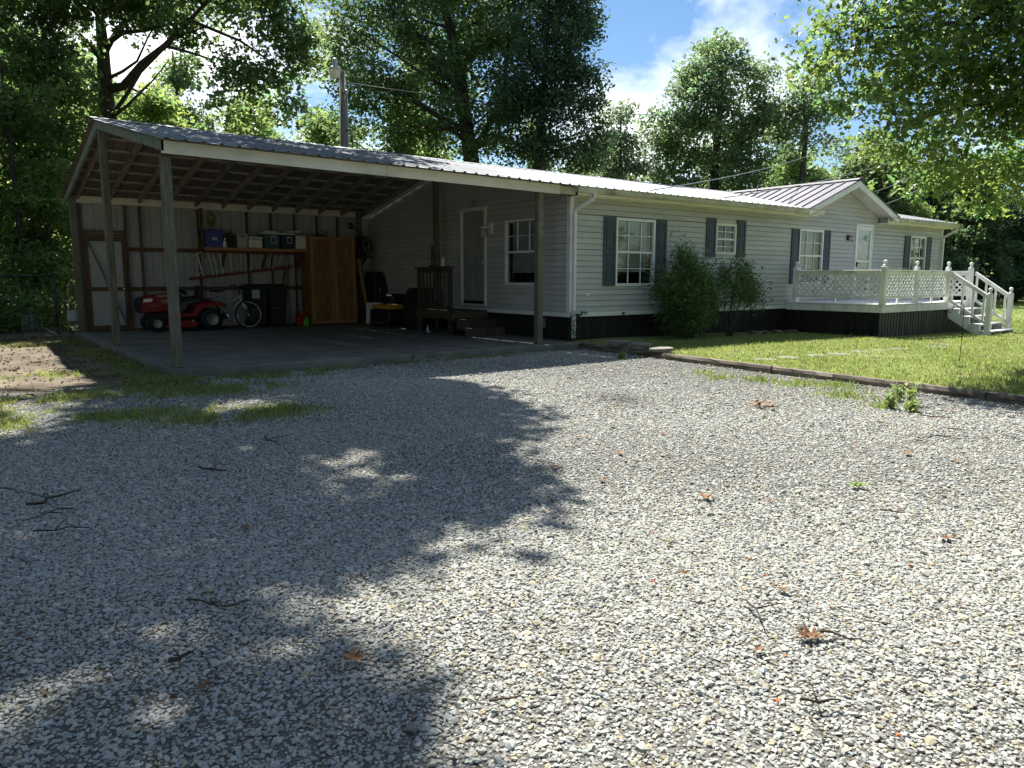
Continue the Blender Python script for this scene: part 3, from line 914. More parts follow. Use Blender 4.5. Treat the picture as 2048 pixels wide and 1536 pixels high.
part('inner_door', d, mat('cream_door', (.72, .71, .64), (.76, .75, .68), rough=.5), fd)
d = MB(); d.box(x0 + .06, x0 + .10, -0.06, -0.031, 1.50, 1.64, .006); d.tube([(x0 + .08, -.05, 1.6), (x0 + .08, -.09, 1.6), (x0 + .16, -.09, 1.6)], .01, 6); part('handle', d, IRON, fd)

# carport side door: white frame, grey six-panel leaf
d = MB(); y0, y1, z0, z1 = 2.70, 3.695, 0.595, 2.73
d.box(-0.045, 0.06, y0, y0 + .07, z0, z1, .005); d.box(-0.045, 0.06, y1 - .07, y1, z0, z1, .005); d.box(-0.044, 0.06, y0 + .07, y1 - .07, z1 - .075, z1, .005); d.box(-0.05, 0.05, y0 + .07, y1 - .07, z0, z0 + .03, .003)
sd = part('side_door', d, TRIM, house)
LEAF = mat('grey_door_leaf', (.27, .28, .25), (.31, .32, .29), rough=.45, scale=3)
d = MB(); d.box(0.0, 0.035, y0 + .072, y1 - .072, z0 + .10, z1 - .077, .003); lf = part('door_leaf', d, LEAF, sd)
d = MB(); d.box(-0.004, 0.034, y0 + .072, y1 - .072, z0 + .032, z0 + .098); part('kick_strip', d, BLACKP, sd)
for ya in (y0 + .17, y0 + .53):
    for za, zb in ((.79, 1.32), (1.45, 2.12), (2.24, 2.50)):
        d = MB(); d.box(-0.007, 0.0, ya, ya + .29, za, zb, .006); d.box(-0.012, -0.006, ya + .045, ya + .245, za + .045, zb - .045, .005)
        part('door_panel', d, LEAF, lf)
d = MB(); d.lathe([(.012, 0), (.03, -.01), (.03, -.03), (.018, -.05)], (-0.012, 2.85, 1.69), 'x', 10); d.box(-0.03, -0.001, 2.83, 2.87, 1.48, 1.60, .006); d.tube([(-.02, 2.85, 1.54), (-.06, 2.85, 1.54), (-.065, 2.96, 1.53)], .011, 6)
part('lock_and_handle', d, SILVER, sd)

# ---- roof
def sheet(mb, x0, x1, ya, yb, zf, th=0.004, ribs=True):
    """ribbed sheet from eave line ya to yb, ribs run up the slope"""
    xs = []
    xx = x0
    n = max(1, round((x1 - x0) / 0.228)) if ribs else 1
    st = (x1 - x0) / n
    for i in range(n):
        c = x0 + st * (i + .5)
        xs += [(x0 + st * i, 0), (c - .034, 0), (c - .014, .021), (c + .014, .021), (c + .034, 0)]
    xs.append((x1, 0))
    vs = []; m = len(xs)
    for y in (ya, yb):
        for x, h in xs:
            vs.append((x, y, zf(x, y) + h))
    fs = [(i, i + 1, m + i + 1, m + i) for i in range(m - 1)]
    base = len(vs)
    for y in (ya, yb):
        for x, h in xs:
            vs.append((x, y, zf(x, y) + h - th))
    fs += [(base + i + 1, base + i, base + m + i, base + m + i + 1) for i in range(m - 1)]
    fs += [(i + 1, i, base + i, base + i + 1) for i in range(m - 1)]
    mb._add(vs, fs)
roof = MB()
roof.prism([(Y_E + .03, 2.83), (Y_R, 3.80), (2 * Y_R - Y_E - .03, 2.83), (2 * Y_R - Y_E - .03, 2.81), (Y_R, 3.775), (Y_E + .03, 2.81)], 'x', 11.9, 15.6)
roof.prism([(Y_E + .03, 2.83), (Y_R, 3.80), (2 * Y_R - Y_E - .03, 2.83), (2 * Y_R - Y_E - .03, 2.81), (Y_R, 3.775), (Y_E + .03, 2.81)], 'x', 0.0, 7.5)
roof.prism([(0.12, 2.94), (Y_R, 3.80), (2 * Y_R - Y_E - .03, 2.83), (2 * Y_R - Y_E - .03, 2.81), (Y_R, 3.775), (0.12, 2.92)], 'x', 7.5, 11.9)
rf = part('roof', roof, RAFTER, house)
x = -0.02
while x < 15.7:
    x1 = min(x + 0.912, 15.74)
    m = MB(); ya = Y_E
    if x1 > 7.62 and x < 11.65: ya = 0.13
    sheet(m, x, x1 - 0.003, ya, Y_R - .02, z_roof)
    part('roof_panel', m, ROOF, rf)
    x += 0.912
m = MB(); sheet(m, 0.0, 15.74, 2 * Y_R - Y_E, Y_R + .02, z_roof); part('rear_roof_sheet', m, ROOF, rf)
for a in np.arange(0, 15.7, 3.05):
    m = MB(); b = min(a + 3.04, 15.75)
    m.prism([(Y_R - .16, z_roof(1, Y_R - .16) + .024), (Y_R, 3.83 + .032), (Y_R + .16, z_roof(1, Y_R - .16) + .024), (Y_R + .16, z_roof(1, Y_R - .16) + .018), (Y_R, 3.83 + .026), (Y_R - .16, z_roof(1, Y_R - .16) + .018)], 'x', a, b)
    part('ridge_cap', m, ROOF, rf)
m = MB(); m.lathe([(.06, 0), (.06, .28), (.11, .28), (.115, .36), (.06, .42)], (11.98, 2.2, z_roof(12, 2.2)), 'z', 12); part('roof_vent', m, TRIM, rf)

# cross gable over the deck
GX, GZ, GSL = 9.60, 3.725, 0.375
def gz_(x, y): return GZ - GSL * abs(x - GX)
gy0 = -0.43
def gable_back(x):
    # where the gable plane meets the main roof
    return min(Y_R, Y_E + (gz_(x, 0) - 2.866) / ((3.83 - 2.866) / (Y_R - Y_E)))
for side in (-1, 1):
    n = 13
    for i in range(n):
        # panels run down the slope from ridge to eave, stacked along y
        ya = gy0 + i * 0.31; yb = ya + 0.307
        def xe(y):
            # outer x: eave, or the valley with the main roof
            zz = max(2.866, z_roof(9, max(y, Y_E))) if y > -0.05 else 2.866
            return max(0.0, (GZ - zz + 0.03) / GSL) if y > -0.05 else 2.262
        if xe(ya) < 0.05: continue
        m = MB()
        ys4 = [ya, yb - .03, yb - .022, yb, ]
        hs = [0, 0, .028, .028]
        vs = []
        for y, h in zip(ys4, hs):
            e = max(0.02, xe(y))
            vs.append((GX, y, GZ + h)); vs.append((GX + side * e, y, GZ - GSL * e + h))
        for y, h in zip(ys4, hs):
            e = max(0.02, xe(y))
            vs.append((GX, y, GZ + h - .01)); vs.append((GX + side * e, y, GZ - GSL * e + h - .01))
        fs = []
        for j in range(3):
            fs.append((2 * j, 2 * j + 1, 2 * j + 3, 2 * j + 2) if side > 0 else (2 * j, 2 * j + 2, 2 * j + 3, 2 * j + 1))
            fs.append((8 + 2 * j, 8 + 2 * j + 2, 8 + 2 * j + 3, 8 + 2 * j + 1))
        fs += [(0, 1, 9, 8), (6, 7, 15, 14), (1, 3, 11, 9), (3, 5, 13, 11), (5, 7, 15, 13)]
        m._add(vs, fs)
        part('gable_roof_panel', m, ROOFG, rf)
m = MB(); m.prism([(GX - .14, GZ - .14 * GSL + .034), (GX, GZ + .042), (GX + .14, GZ - .14 * GSL + .034), (GX + .14, GZ - .14 * GSL + .03), (GX, GZ + .036), (GX - .14, GZ - .14 * GSL + .03)], 'y', gy0 - .01, 3.5)
part('gable_ridge_cap', m, ROOFG, rf)
# barge boards, soffit and dark drip edge of the gable
for side in (-1, 1):
    m = MB()
    e = 2.235
    a = (GX, GZ - .012); b = (GX + side * e, GZ - GSL * e - .012)
    poly = [a, b, (b[0], b[1] - .16), (a[0], a[1] - .175)]
    if side > 0: poly = poly[::-1]
    m.prism(poly, 'y', gy0 + .012, gy0 + .045)
    part('barge_board', m, TRIM, house)
    m = MB(); m.prism([(a[0], a[1] + .012), (b[0] + side * .02, b[1] + .012 - .02 * GSL), (b[0] + side * .02, b[1] - .022), (a[0], a[1] - .018)], 'y', gy0 - .006, gy0 + .010)
    part('drip_edge', m, SHUTTER, house)
    m = MB()
    sl = lambda x, dz: (x, gz_(x, 0) + dz)
    x_in = GX + side * 0.02; x_out = GX + side * 2.2
    nn = 14
    for j in range(nn):
        yy0 = gy0 + .045 + j * (0.375 / nn); 
        m._add([(*sl(x_in, -.155)[:1], yy0, sl(x_in, -.155)[1]), (x_out, yy0, sl(x_out, -.15)[1]), (x_out, yy0 + .022, sl(x_out, -.147)[1]), (x_in, yy0 + .022, sl(x_in, -.152)[1])], [(0, 1, 2, 3)])
    m._add([(x_in, gy0 + .03, sl(x_in, -.14)[1]), (x_out, gy0 + .03, sl(x_out, -.14)[1]), (x_out, -.002, sl(x_out, -.14)[1]), (x_in, -.002, sl(x_in, -.14)[1])], [(0, 1, 2, 3)])
    part('gable_soffit', m, TRIM, house)
m = MB(); m.box(11.60, 11.72, gy0 + .05, -.02, 2.74, 2.93); m.box(7.60, 7.72, gy0 + .05, -.02, 2.74, 2.90)
part('soffit_return', m, TRIM, house)

# eaves of the front wall: soffit, fascia, gutter, downspouts
for xa, xb in ((0.0, 7.92), (11.45, 15.6)):
    m = MB(); m.box(xa, xb, -0.30, -0.004, 2.712, 2.722)
    for yy in (-.06, -.12, -.18, -.24): m.box(xa, xb, yy, yy + .012, 2.708, 2.712)
    part('soffit', m, TRIM, house)
    m = MB(); m.box(xa - (.1 if xa < 1 else 0), xb, -0.318, -0.301, 2.705, 2.85, .003); part('fascia', m, FASCIA, house)
    m = MB()
    g = [(-0.319, 2.86), (-0.319, 2.748), (-0.385, 2.748), (-0.412, 2.79), (-0.415, 2.835), (-0.432, 2.85), (-0.432, 2.86), (-0.424, 2.86), (-0.405, 2.838), (-0.375, 2.756), (-0.325, 2.756), (-0.325, 2.86)]
    xa2 = -0.16 if xa < 1 else 11.5
    m.prism(g, 'x', xa2, xb + .12)
    m.prism(g[:6] + [(-0.432, 2.86)], 'x', xa2 - .006, xa2); m.prism(g[:6] + [(-0.432, 2.86)], 'x', xb + .12, xb + .126)
    part('gutter', m, GUTTER, house)
def downspout(x, elbow, zb, vine=False):
    m = MB(); yw = -0.055
    pts = [(x + elbow, -0.375, 2.75), (x + elbow, -0.375, 2.66), (x + elbow * .35, -0.16, 2.53), (x, yw, 2.46), (x, yw, 2.40)]
    for p, q in zip(pts[:-1], pts[1:]): m.bar(p, q, .06, .055, up=(1, 0, 0), ch=.008)
    m.box(x - .036, x + .036, yw - .036, yw + .03, 2.27, 2.41, .006)
    m.box(x - .031, x + .031, yw - .031, yw + .027, .60, 2.28, .006)
    m.box(x - .034, x + .034, yw - .034, yw + .029, zb, .605, .006)
    part('downspout', m, TRIM, house)
downspout(0.065, 0.19, 0.05)
downspout(15.5, 0.12, -0.1)
# small details on the wall
m = MB(); m.box(0.40, 0.52, -0.017, -0.010, 0.86, 0.91, .002); part('cable_plate', m, TRIM, house)
m = MB(); m.lathe([(.01, 0), (.028, -.01), (.02, -.05), (.004, -.06)], (1.42, -.018, .49), 'y', 8); m.torus((1.42, -.07, .50), .025, .006, 'y', 10, 5); part('hose_tap', m, mat('brass', (.2, .16, .06), (.3, .24, .1), metal=.8, rough=.4), house)
m = MB(); m.box(-0.06, 0.04, .74, .89, .22, .40, .01); m.box(-.066, -.06, .77, .86, .25, .37, .003); part('outlet_box', m, GREYMETAL, house)
# ------------------------------------------------------------------ carport
car = thing('carport', 'open timber carport with metal roof joined to the mobile home', 'carport', (-3.6, 4.1, 0.0))
XC = -7.13
def post(x, y, s, z1, label=None, bl=0.0, z0=0.0):
    m = MB()
    n = 6
    for i in range(n):  # slightly irregular faces along the height
        pass
    m.box(x - s / 2, x + s / 2, y - s / 2, y + s / 2, z0, z1, .012)
    return part('post', m, OLDWOOD, car, label=label)
post(XC + .045, -0.04, .125, 2.76)
post(XC + .045, 4.17, .12, 3.70)
post(XC + .05, 8.16, .13, 2.96)
fp = post(-0.86, -0.12, .125, 2.74)
post(-0.25, 4.36, .115, 3.72)
post(-0.37, 8.10, .12, 3.0)
# house number on the front face of the corner post
NUM = mat('number_metal', (.22, .21, .17), (.28, .27, .22), rough=.5, metal=.3)
for ch, zz in (('1', 2.262), ('0', 2.105), ('2', 1.945)):
    t = text_mb(ch, 0.165, (-0.905 if ch != '1' else -0.885, -0.186, zz), (1, 0, 0), (0, 0, 1), .003)
    part('house_number', t, NUM, fp)

# front fascia (two boards), left barge boards, rear white beam
for xa, xb in ((-7.165, -3.97), (-3.962, -0.47)):
    m = MB()
    zb = lambda x: 2.700 + 0.072 * (-x / 7.17); zt = lambda x: z_eave(x) + .0
    vs = []
    for x in (xa, xb):
        for y in (-.235, -.205):
            vs += [(x, y, zb(x)), (x, y, zt(x) - .005)]
    m._add(vs, [(0, 1, 3, 2), (4, 6, 7, 5), (0, 4, 5, 1), (2, 3, 7, 6), (0, 2, 6, 4), (1, 5, 7, 3)])
    part('fascia_board', m, FASCIA, car)
m = MB(); m.box(-.468, -.09, -.232, -.204, 2.715, 2.855); part('fascia_board', m, GUTTER, car)
for ya, yb in ((-.235, Y_R), (2 * Y_R + .05, Y_R)):
    m = MB()
    za = z_roof(XC, ya) - .012; zb_ = z_roof(XC, yb) - .012
    d = 0.15 if ya < 0 else 0.16
    pl = [(ya, za), (yb, zb_), (yb, zb_ - d), (ya, za - d)]
    if ya > 1: pl = pl[::-1]
    m.prism(pl, 'x', XC - .045, XC - .005)
    part('barge_board', m, GREENWOOD, car)
for xa, xb in ((-7.08, -3.55), (-3.545, -.45)):
    m = MB(); m.box(xa, xb, 8.12, 8.16, 2.80, 2.955, .004); part('rear_beam', m, FASCIA, car)
m = MB(); m.box(-.30, -.02, 8.12, 8.16, 2.79, 2.95, .004); part('rear_beam', m, FASCIA, car)

# rafters on both slopes, purlins, roof sheets
RX = [-6.98 + 0.61 * i for i in range(12)]
for x in RX:
    for s in (0, 1):
        ya, yb = (-.20, Y_R) if s == 0 else (8.16, Y_R)
        m = MB()
        za, zb_ = z_roof(x, ya) - .034, z_roof(x, yb) - .034
        pl = [(ya, za), (yb, zb_), (yb, zb_ - .145), (ya, za - .145)]
        if s: pl = pl[::-1]
        m.prism(pl, 'x', x - .019, x + .019)
        part('rafter', m, RAFTER, car)
for s in (0, 1):
    for i in range(8):
        yy = -.12 + i * 0.585
        y = yy if s == 0 else 2 * Y_R - yy
        if i == 7: y = Y_R - .08 if s == 0 else Y_R + .08
        m = MB()
        vs = []
        for x in (XC - .02, -.03):
            for dy in (-.045, .045):
                zt = z_roof(x, y + dy) - .012
                vs += [(x, y + dy, zt - .021), (x, y + dy, zt)]
        m._add(vs, [(0, 1, 3, 2), (4, 6, 7, 5), (0, 4, 5, 1), (2, 3, 7, 6), (0, 2, 6, 4), (1, 5, 7, 3)])
        part('purlin', m, PURLIN, car)
for s in (0, 1):
    x = -7.24
    while x < -0.1:
        x1 = min(x + .9, -0.023)
        m = MB(); m.smooth = False
        jag = 0.02 * math.sin(x * 9)
        ya = Y_E - .015 + jag if s == 0 else 2 * Y_R - Y_E + .02
        sheet(m, x, x1 - .003, ya, Y_R - .02 if s == 0 else Y_R + .02, z_roof)
        part('roof_panel', m, ROOF if s == 0 else CEILMETAL, car)
        x += .9
for a in np.arange(-7.26, -0.1, 2.4):
    b = min(a + 2.42, -0.01); m = MB()
    vs = []
    for x in (a, b):
        for y, dz in ((Y_R - .16, .024), (Y_R, .034), (Y_R + .16, .024), (Y_R + .16, .018), (Y_R, .027), (Y_R - .16, .018)):
            vs.append((x, y, z_roof(x, y) + dz))
    m._add(vs, [(i, (i + 1) % 6, 6 + (i + 1) % 6, 6 + i) for i in range(6)] + [(0, 1, 2, 3, 4, 5)[::-1], (6, 7, 8, 9, 10, 11)])
    part('ridge_cap', m, ROOF, car)

# rear wall: ribbed pale sheets outside brown studs and girts
x = -7.08
while x < -.02:
    x1 = min(x + .914, -0.0)
    m = MB(); xs = []
    st = .2285; n = max(1, round((x1 - x) / st))
    for i in range(n):
        c = x + (x1 - x) * (i + .5) / n; hw = (x1 - x) / n / 2
        xs += [(c - hw, 0), (c - .05, 0), (c - .047, .007), (c - .02, .007), (c - .017, 0), (c + .045, 0), (c + .050, .022), (c + .075, .022), (c + .08, 0)]
    xs.append((x1, 0))
    vs = [(px, 8.255 + h, zz) for zz in (.03, 2.95) for px, h in xs]
    k = len(xs)
    m._add(vs, [(i, i + 1, k + i + 1, k + i) for i in range(k - 1)])
    part('wall_sheet', m, METALWALL, car); x += .914
for x in (-5.75, -5.12, -4.49, -3.335, -2.74, -2.13, -1.52, -.94):
    m = MB(); m.box(x - .019, x + .019, 8.165, 8.25, .02, 2.80, .003); part('stud', m, STUD, car)
m = MB(); m.box(-6.08, -6.04, 8.165, 8.25, .02, 2.80, .003); part('stud', m, STUD, car)
m = MB(); m.box(-6.965, -6.93, 8.165, 8.25, .02, 2.80, .003); part('stud', m, STUD, car)
gx = [-6.04, -5.769, -5.139, -4.509, -3.354, -2.759, -2.149, -1.539, -.959, -.40]
for i in range(len(gx) - 1):
    for zz in (1.83, .94):
        m = MB(); m.box(gx[i] + (.04 if i else .004), gx[i + 1] - .003, 8.20, 8.25, zz - .045, zz + .045, .003)
        part('girt', m, STUD, car)
m = MB(); m.box(-6.9, -.3, 8.17, 8.25, 0.0, .04, .003); part('sill_plate', m, STUD, car)
# walk-through door in the rear wall
d = MB(); d.box(-6.925, -6.085, 8.215, 8.245, .05, 2.08)
md = part('shed_door', d, METALWALL, car)
for (xa, xb, za, zb_) in ((-6.925, -6.84, .05, 2.08), (-6.17, -6.085, .05, 2.08), (-6.84, -6.17, 2.0, 2.08), (-6.84, -6.17, .05, .13), (-6.84, -6.17, .90, .985)):
    m = MB(); m.box(xa, xb, 8.18, 8.214, za, zb_, .003); part('door_rail', m, STUD, md)
m = MB(); m.bar((-6.84, 8.168, 2.0), (-6.17, 8.168, .13), .02, .075, up=(0, 1, 0)); part('door_brace', m, OLDWOOD, md)
m = MB(); m.box(-6.93, -6.05, 8.15, 8.20, 2.10, 2.155, .003); m.box(-6.93, -6.05, 8.15, 8.20, 2.19, 2.23, .003); part('door_header', m, STUD, car)
m = MB(); m.lathe([(.02, 0), (.03, -.01), (.014, -.03), (.034, -.05), (.03, -.075), (.0, -.08)], (-6.18, 8.178, .94), 'y', 12); part('door_knob', m, SILVER, md)
m = MB(); m.box(-6.14, -6.06, 8.14, 8.17, 1.02, 1.05); part('slide_bolt', m, IRON, md)
# ------------------------------------------------------------------ white deck with lattice rails
DX0, DX1, DY = 7.20, 11.92, -2.42
FZ = 0.622
deck = thing('deck', 'white painted wooden deck with lattice rails and ball topped posts', 'deck', (9.5, -1.2, -0.1))
y = DY + .0
i = 0
while y < -0.1:
    y1 = min(y + .14, -.03)
    m = MB(); m.box(DX0 - .03, DX1, y - .02 if i == 0 else y, y1 - .006, FZ - .028, FZ, .003); part('floor_board', m, WHITEWOOD, deck)
    y += .14; i += 1
m = MB(); m.box(DX0 - .005, DX0 + .03, DY + .04, -.03, .432, FZ - .03, .003); part('rim_board', m, WHITEWOOD, deck)
m = MB(); m.box(DX0 - .005, DX1, DY, DY + .035, .430, FZ - .03, .003); part('rim_board', m, WHITEWOOD, deck)
m = MB(); m.box(DX1 - .035, DX1, DY + .04, -.03, .432, FZ - .03, .003); part('rim_board', m, WHITEWOOD, deck)
DSK = mat('dark_ribbed_skirt', (0.05, 0.05, 0.038), (0.09, 0.088, 0.066), scale=5, rough=0.6, stretch=(3, 3, .6), var=0.2)
x = DX0 + .01
while x < DX1 - .1:
    m = MB(); m.box(x, x + .10, DY + .045, DY + .07, -.28, .429, .012); part('skirt_board', m, DSK, deck)
    x += .135
m = MB(); m.box(DX0 + .02, DX1 - .02, DY + .072, DY + .08, -.28, .428); part('skirt_backing', m, SKIRT, deck)
yy = DY + .06
while yy < -.12:
    m = MB(); m.box(DX0 + .05, DX0 + .07, yy, yy + .19, -.2, .429, .003); part('skirt_board', m, SKIRT, deck)
    yy += .198
yy = DY + .1
while yy < -.12:
    m = MB(); m.box(DX1 - .07, DX1 - .05, yy, yy + .10, -.3, .429, .012); part('skirt_board', m, DSK, deck)
    yy += .135

def finial(x, y, z, s=1.0, lean=0.0):
    m = MB()
    prof = [(.055, 0), (.055, .012), (.036, .02), (.028, .045), (.028, .055), (.038, .06), (.028, .066)]
    for a in range(9):
        t = -1.25 + a * (2.8 / 8)
        prof.append((max(.001, .045 * math.cos(t)), .106 + .045 * math.sin(t)))
    m.lathe([(r * s, h * s) for r, h in prof], (0, 0, 0), 'z', 14)
    ca, sa = math.cos(lean), math.sin(lean)
    m.v = [(x + a * ca + c * sa, y + b, z + c * ca - a * sa) for a, b, c in m.v]
    return m
def dpost(x, y, z0, z1, s=.105, lean=0.0, ball=1.0):
    m = MB(); m.box(x - s / 2, x + s / 2, y - s / 2, y + s / 2, z0, z1, .006)
    p = part('post', m, WHITEWOOD, deck)
    if ball: part('finial', finial(x, y, z1, ball, lean), WHITEWOOD, p)
    return p
dpost(7.24, -.22, FZ, 1.46)
dpost(7.62, -.06, FZ, 1.43, .07, 0, .8)
dpost(7.235, DY + .03, FZ, 1.465, .12, .32)
dpost(8.80, DY + .04, FZ, 1.455)
dpost(10.47, DY + .04, FZ, 1.46)
dpost(11.84, DY + .06, FZ, 1.465)
dpost(11.84, -.10, FZ, 1.45)

def lattice(p0, p1, za, zb, parent):
    """diagonal lattice between two points (world xy), z range; crossing slats in two layers"""
    p0 = Vector((p0[0], p0[1], 0)); p1 = Vector((p1[0], p1[1], 0))
    d = p1 - p0; Lg = d.length; d.normalize(); nrm = Vector((d.y, -d.x, 0))
    H = zb - za; st = 0.150; w = .040
    fr = MB()
    vs = []
    for (ua, ub, z0_, z1_) in ((0, Lg, za, zb), (.014, Lg - .014, za + .024, zb - .024)):
        for o in (-.012, .012):
            for u, zz in ((ua, z0_), (ub, z0_), (ub, z1_), (ua, z1_)):
                q = p0 + d * u + nrm * o; q.z = zz; vs.append(q)
    fs = []
    for k in range(4):
        k2 = (k + 1) % 4
        fs += [(k, k2, 8 + k2, 8 + k), (4 + k, 12 + k, 12 + k2, 4 + k2), (k, 4 + k, 4 + k2, k2), (8 + k, 8 + k2, 12 + k2, 12 + k)]
    fr._add(vs, fs)
    pan = part('lattice_panel', fr, WHITEWOOD, parent)
    for sgn, off in ((1, -.0035), (-1, .0035)):
        c = -H + .03
        while c < Lg:
            # line u = c + t (sgn>0) or u = c + (H - t)
            t0, t1 = max(0, -c), min(H, Lg - c)
            if t1 - t0 > .03:
                a = (c + t0, za + t0) if sgn > 0 else (c + t0, zb - t0)
                b = (c + t1, za + t1) if sgn > 0 else (c + t1, zb - t1)
                P = p0 + d * a[0] + nrm * off; P.z = a[1]
                Q = p0 + d * b[0] + nrm * off; Q.z = b[1]
                m2 = MB(); dd = (Q - P).normalized(); sx = nrm; uz = sx.cross(dd)
                m2.obox((P + Q) / 2, sx, dd, uz, .003, (Q - P).length / 2, w / 2)
                part('slat', m2, WHITEWOOD, pan)
            c += st
def rail(p0, p1, mids, parent=None):
    parent = parent or deck
    a = Vector((p0[0], p0[1], 0)); b = Vector((p1[0], p1[1], 0))
    for zc, h, w in ((1.372, .028, .125), (1.325, .065, .035), (.762, .042, .035)):
        m = MB(); m.bar(a + Vector((0, 0, zc)), b + Vector((0, 0, zc)), w, h, ch=.004); part('rail', m, WHITEWOOD, parent)
    d = (b - a); Lg = d.length; d.normalize()
    us = [0] + list(mids) + [Lg]
    for u in us:
        uu = min(max(u, .02), Lg - .02); q = a + d * uu
        m = MB(); m.bar(q + Vector((0, 0, FZ + (.0 if 0 < u < Lg else .12))), q + Vector((0, 0, 1.292)), .04, .045, up=d, ch=.003); part('stile', m, WHITEWOOD, parent)
    for u0, u1 in zip(us[:-1], us[1:]):
        lattice(a + d * (u0 + .03), a + d * (u1 - .03), .784, 1.291, parent)
rail((7.235, -.28), (7.235, DY + .10), [0.98])
rail((7.30, DY + .04), (8.745, DY + .04), [0.64])
rail((8.855, DY + .04), (10.415, DY + .04), [0.80])
rail((11.84, DY + .12), (11.84, -.16), [1.1])

# steps down to the lawn (towards -y)
SX0, SX1 = 10.50, 11.90
TR = [(0.455, -2.44, -2.70), (0.28, -2.69, -2.95), (0.105, -2.94, -3.20), (-0.055, -3.19, -3.45)]
for zt, ya, yb in TR:
    for q in (0, 1):
        yc0 = yb + q * .131
        m = MB(); m.box(SX0 - .02, SX1 + .02, yc0, yc0 + .126, zt - .032, zt, .005); part('tread', m, WHITEWOOD, deck)
for xs in (SX0 + .02, (SX0 + SX1) / 2, SX1 - .02):
    m = MB()
    prof = [(-2.44, .43), (-2.44, .22), (-3.30, -.30), (-3.43, -.30), (-3.43, -.092), (-3.185, -.092), (-3.185, .07), (-2.935, .07), (-2.935, .246), (-2.685, .246), (-2.685, .42)]
    m.prism(prof, 'x', xs - .018, xs + .018); part('stringer', m, WHITEWOOD, deck)
m = MB(); m.box(SX0, SX1, -2.445, -2.425, .30, .42); part('riser', m, WHITEWOOD, deck)
for xs, dy in ((SX0 - .02, 0), (SX1 + .01, .06)):
    dpost(xs, -3.36 + dy, -.32, .83, .105)
    yb_, yt_ = -3.31 + dy, -2.45
    m = MB(); m.bar((xs, yt_, 1.36), (xs, yb_, .80), .08, .03, ch=.004); part('hand_rail', m, WHITEWOOD, deck)
    m = MB(); m.bar((xs, yt_, 1.31), (xs, yb_, .75), .035, .07, ch=.004); part('hand_rail', m, WHITEWOOD, deck)
    m = MB(); m.bar((xs, yt_, .66), (xs, yb_, .12), .035, .06, ch=.004); part('lower_rail', m, WHITEWOOD, deck)
    for q in range(4):
        f = .06 + q * .285; yy = yt_ + (yb_ - yt_) * f
        m = MB(); m.box(xs - .02, xs + .02, yy - .022, yy + .022, .67 - .54 * f - .05, 1.28 - .56 * f, .003); part('baluster', m, WHITEWOOD, deck)
# wire baskets on the front rail
for x in (7.9, 9.4):
    b = MB()
    for k in range(8):
        b.tube([(x + .05 * k, DY + .02, 1.39), (x + .05 * k, DY + .02 - .05, 1.35), (x + .05 * k + .02, DY + .05, 1.43 + .015 * (k % 2))], .0035, 4)
    b.tube([(x, DY + .0, 1.40), (x + .2, DY - .03, 1.435), (x + .42, DY + .02, 1.40)], .004, 4)
    solo('wire_hanger', b, IRON, 'black wire plant hanger hooked over the deck rail, %s' % ('nearest the corner post' if x < 8 else 'nearest the steps'), 'hanger', (x, DY, 1.386))

# porch lantern beside the storm door
ln = thing('wall_lantern', 'small black and glass lantern on the wall beside the storm door', 'lantern', (9.9, -.02, 2.2))
m = MB(); m.box(9.85, 9.95, -.035, -.016, 2.20, 2.34, .006); m.tube([(9.9, -.03, 2.30), (9.9, -.1, 2.34), (9.9, -.13, 2.31)], .008, 6); m.box(9.85, 9.95, -.18, -.08, 2.29, 2.305, .004); m.box(9.86, 9.94, -.17, -.09, 2.185, 2.195, .003)
for sx in (-.042, .042):
    for sy in (-.172, -.088): m.box(9.9 + sx - .004, 9.9 + sx + .004, sy - .004, sy + .004, 2.195, 2.29)
part('bracket', m, IRON, ln)
m = MB(); m.box(9.866, 9.934, -.164, -.096, 2.197, 2.288); part('glass_shade', m, mat('frosted_shade', (.7, .7, .66), rough=.3), ln)
# lantern by the carport door
ln = thing('wall_lantern', 'grey wall lantern with square back plate beside the carport door', 'lantern', (-.02, 2.5, 2.1))
m = MB(); m.box(-.05, -.014, 2.44, 2.60, 2.13, 2.37, .012); m.box(-.06, -.05, 2.47, 2.57, 2.16, 2.34, .006); part('back_plate', m, TRIM, ln)
m = MB(); m.tube([(-.06, 2.52, 2.26), (-.12, 2.54, 2.29), (-.17, 2.56, 2.28)], .012, 6); m.lathe([(.075, 0), (.08, .012), (.04, .04), (.015, .06)], (-.19, 2.56, 2.25), 'z', 12)
for k in range(4):
    a = k * math.pi / 2 + .6; m.tube([(-.19 + .062 * math.cos(a), 2.56 + .062 * math.sin(a), 2.25), (-.19 + .062 * math.cos(a), 2.56 + .062 * math.sin(a), 2.09)], .005, 4)
m.lathe([(.066, 0), (.066, .012)], (-.19, 2.56, 2.08), 'z', 12)
part('cage', m, TRIM, ln)
m = MB(); m.cyl((-.19, 2.56, 2.095), (-.19, 2.56, 2.245), .048, n=12); part('glass_shade', m, mat('lantern_glass', (.35, .36, .34), rough=.1, spec=.6), ln)
# plaque over the side door
pq = thing('door_plaque', 'small pale ring and bracket ornament above the carport door', 'ornament', (-.02, 3.13, 2.75))
m = MB(); m.torus((-.028, 3.17, 2.83), .055, .013, 'x', 16, 6); m.box(-.03, -.015, 3.03, 3.05, 2.755, 2.90, .003); m.box(-.03, -.015, 3.05, 3.22, 2.755, 2.775, .003); m.torus((-.028, 3.215, 2.78), .028, .01, 'x', 12, 6)
part('ornament', m, mat('pale_pewter', (.30, .30, .26), (.36, .36, .32), rough=.5), pq)

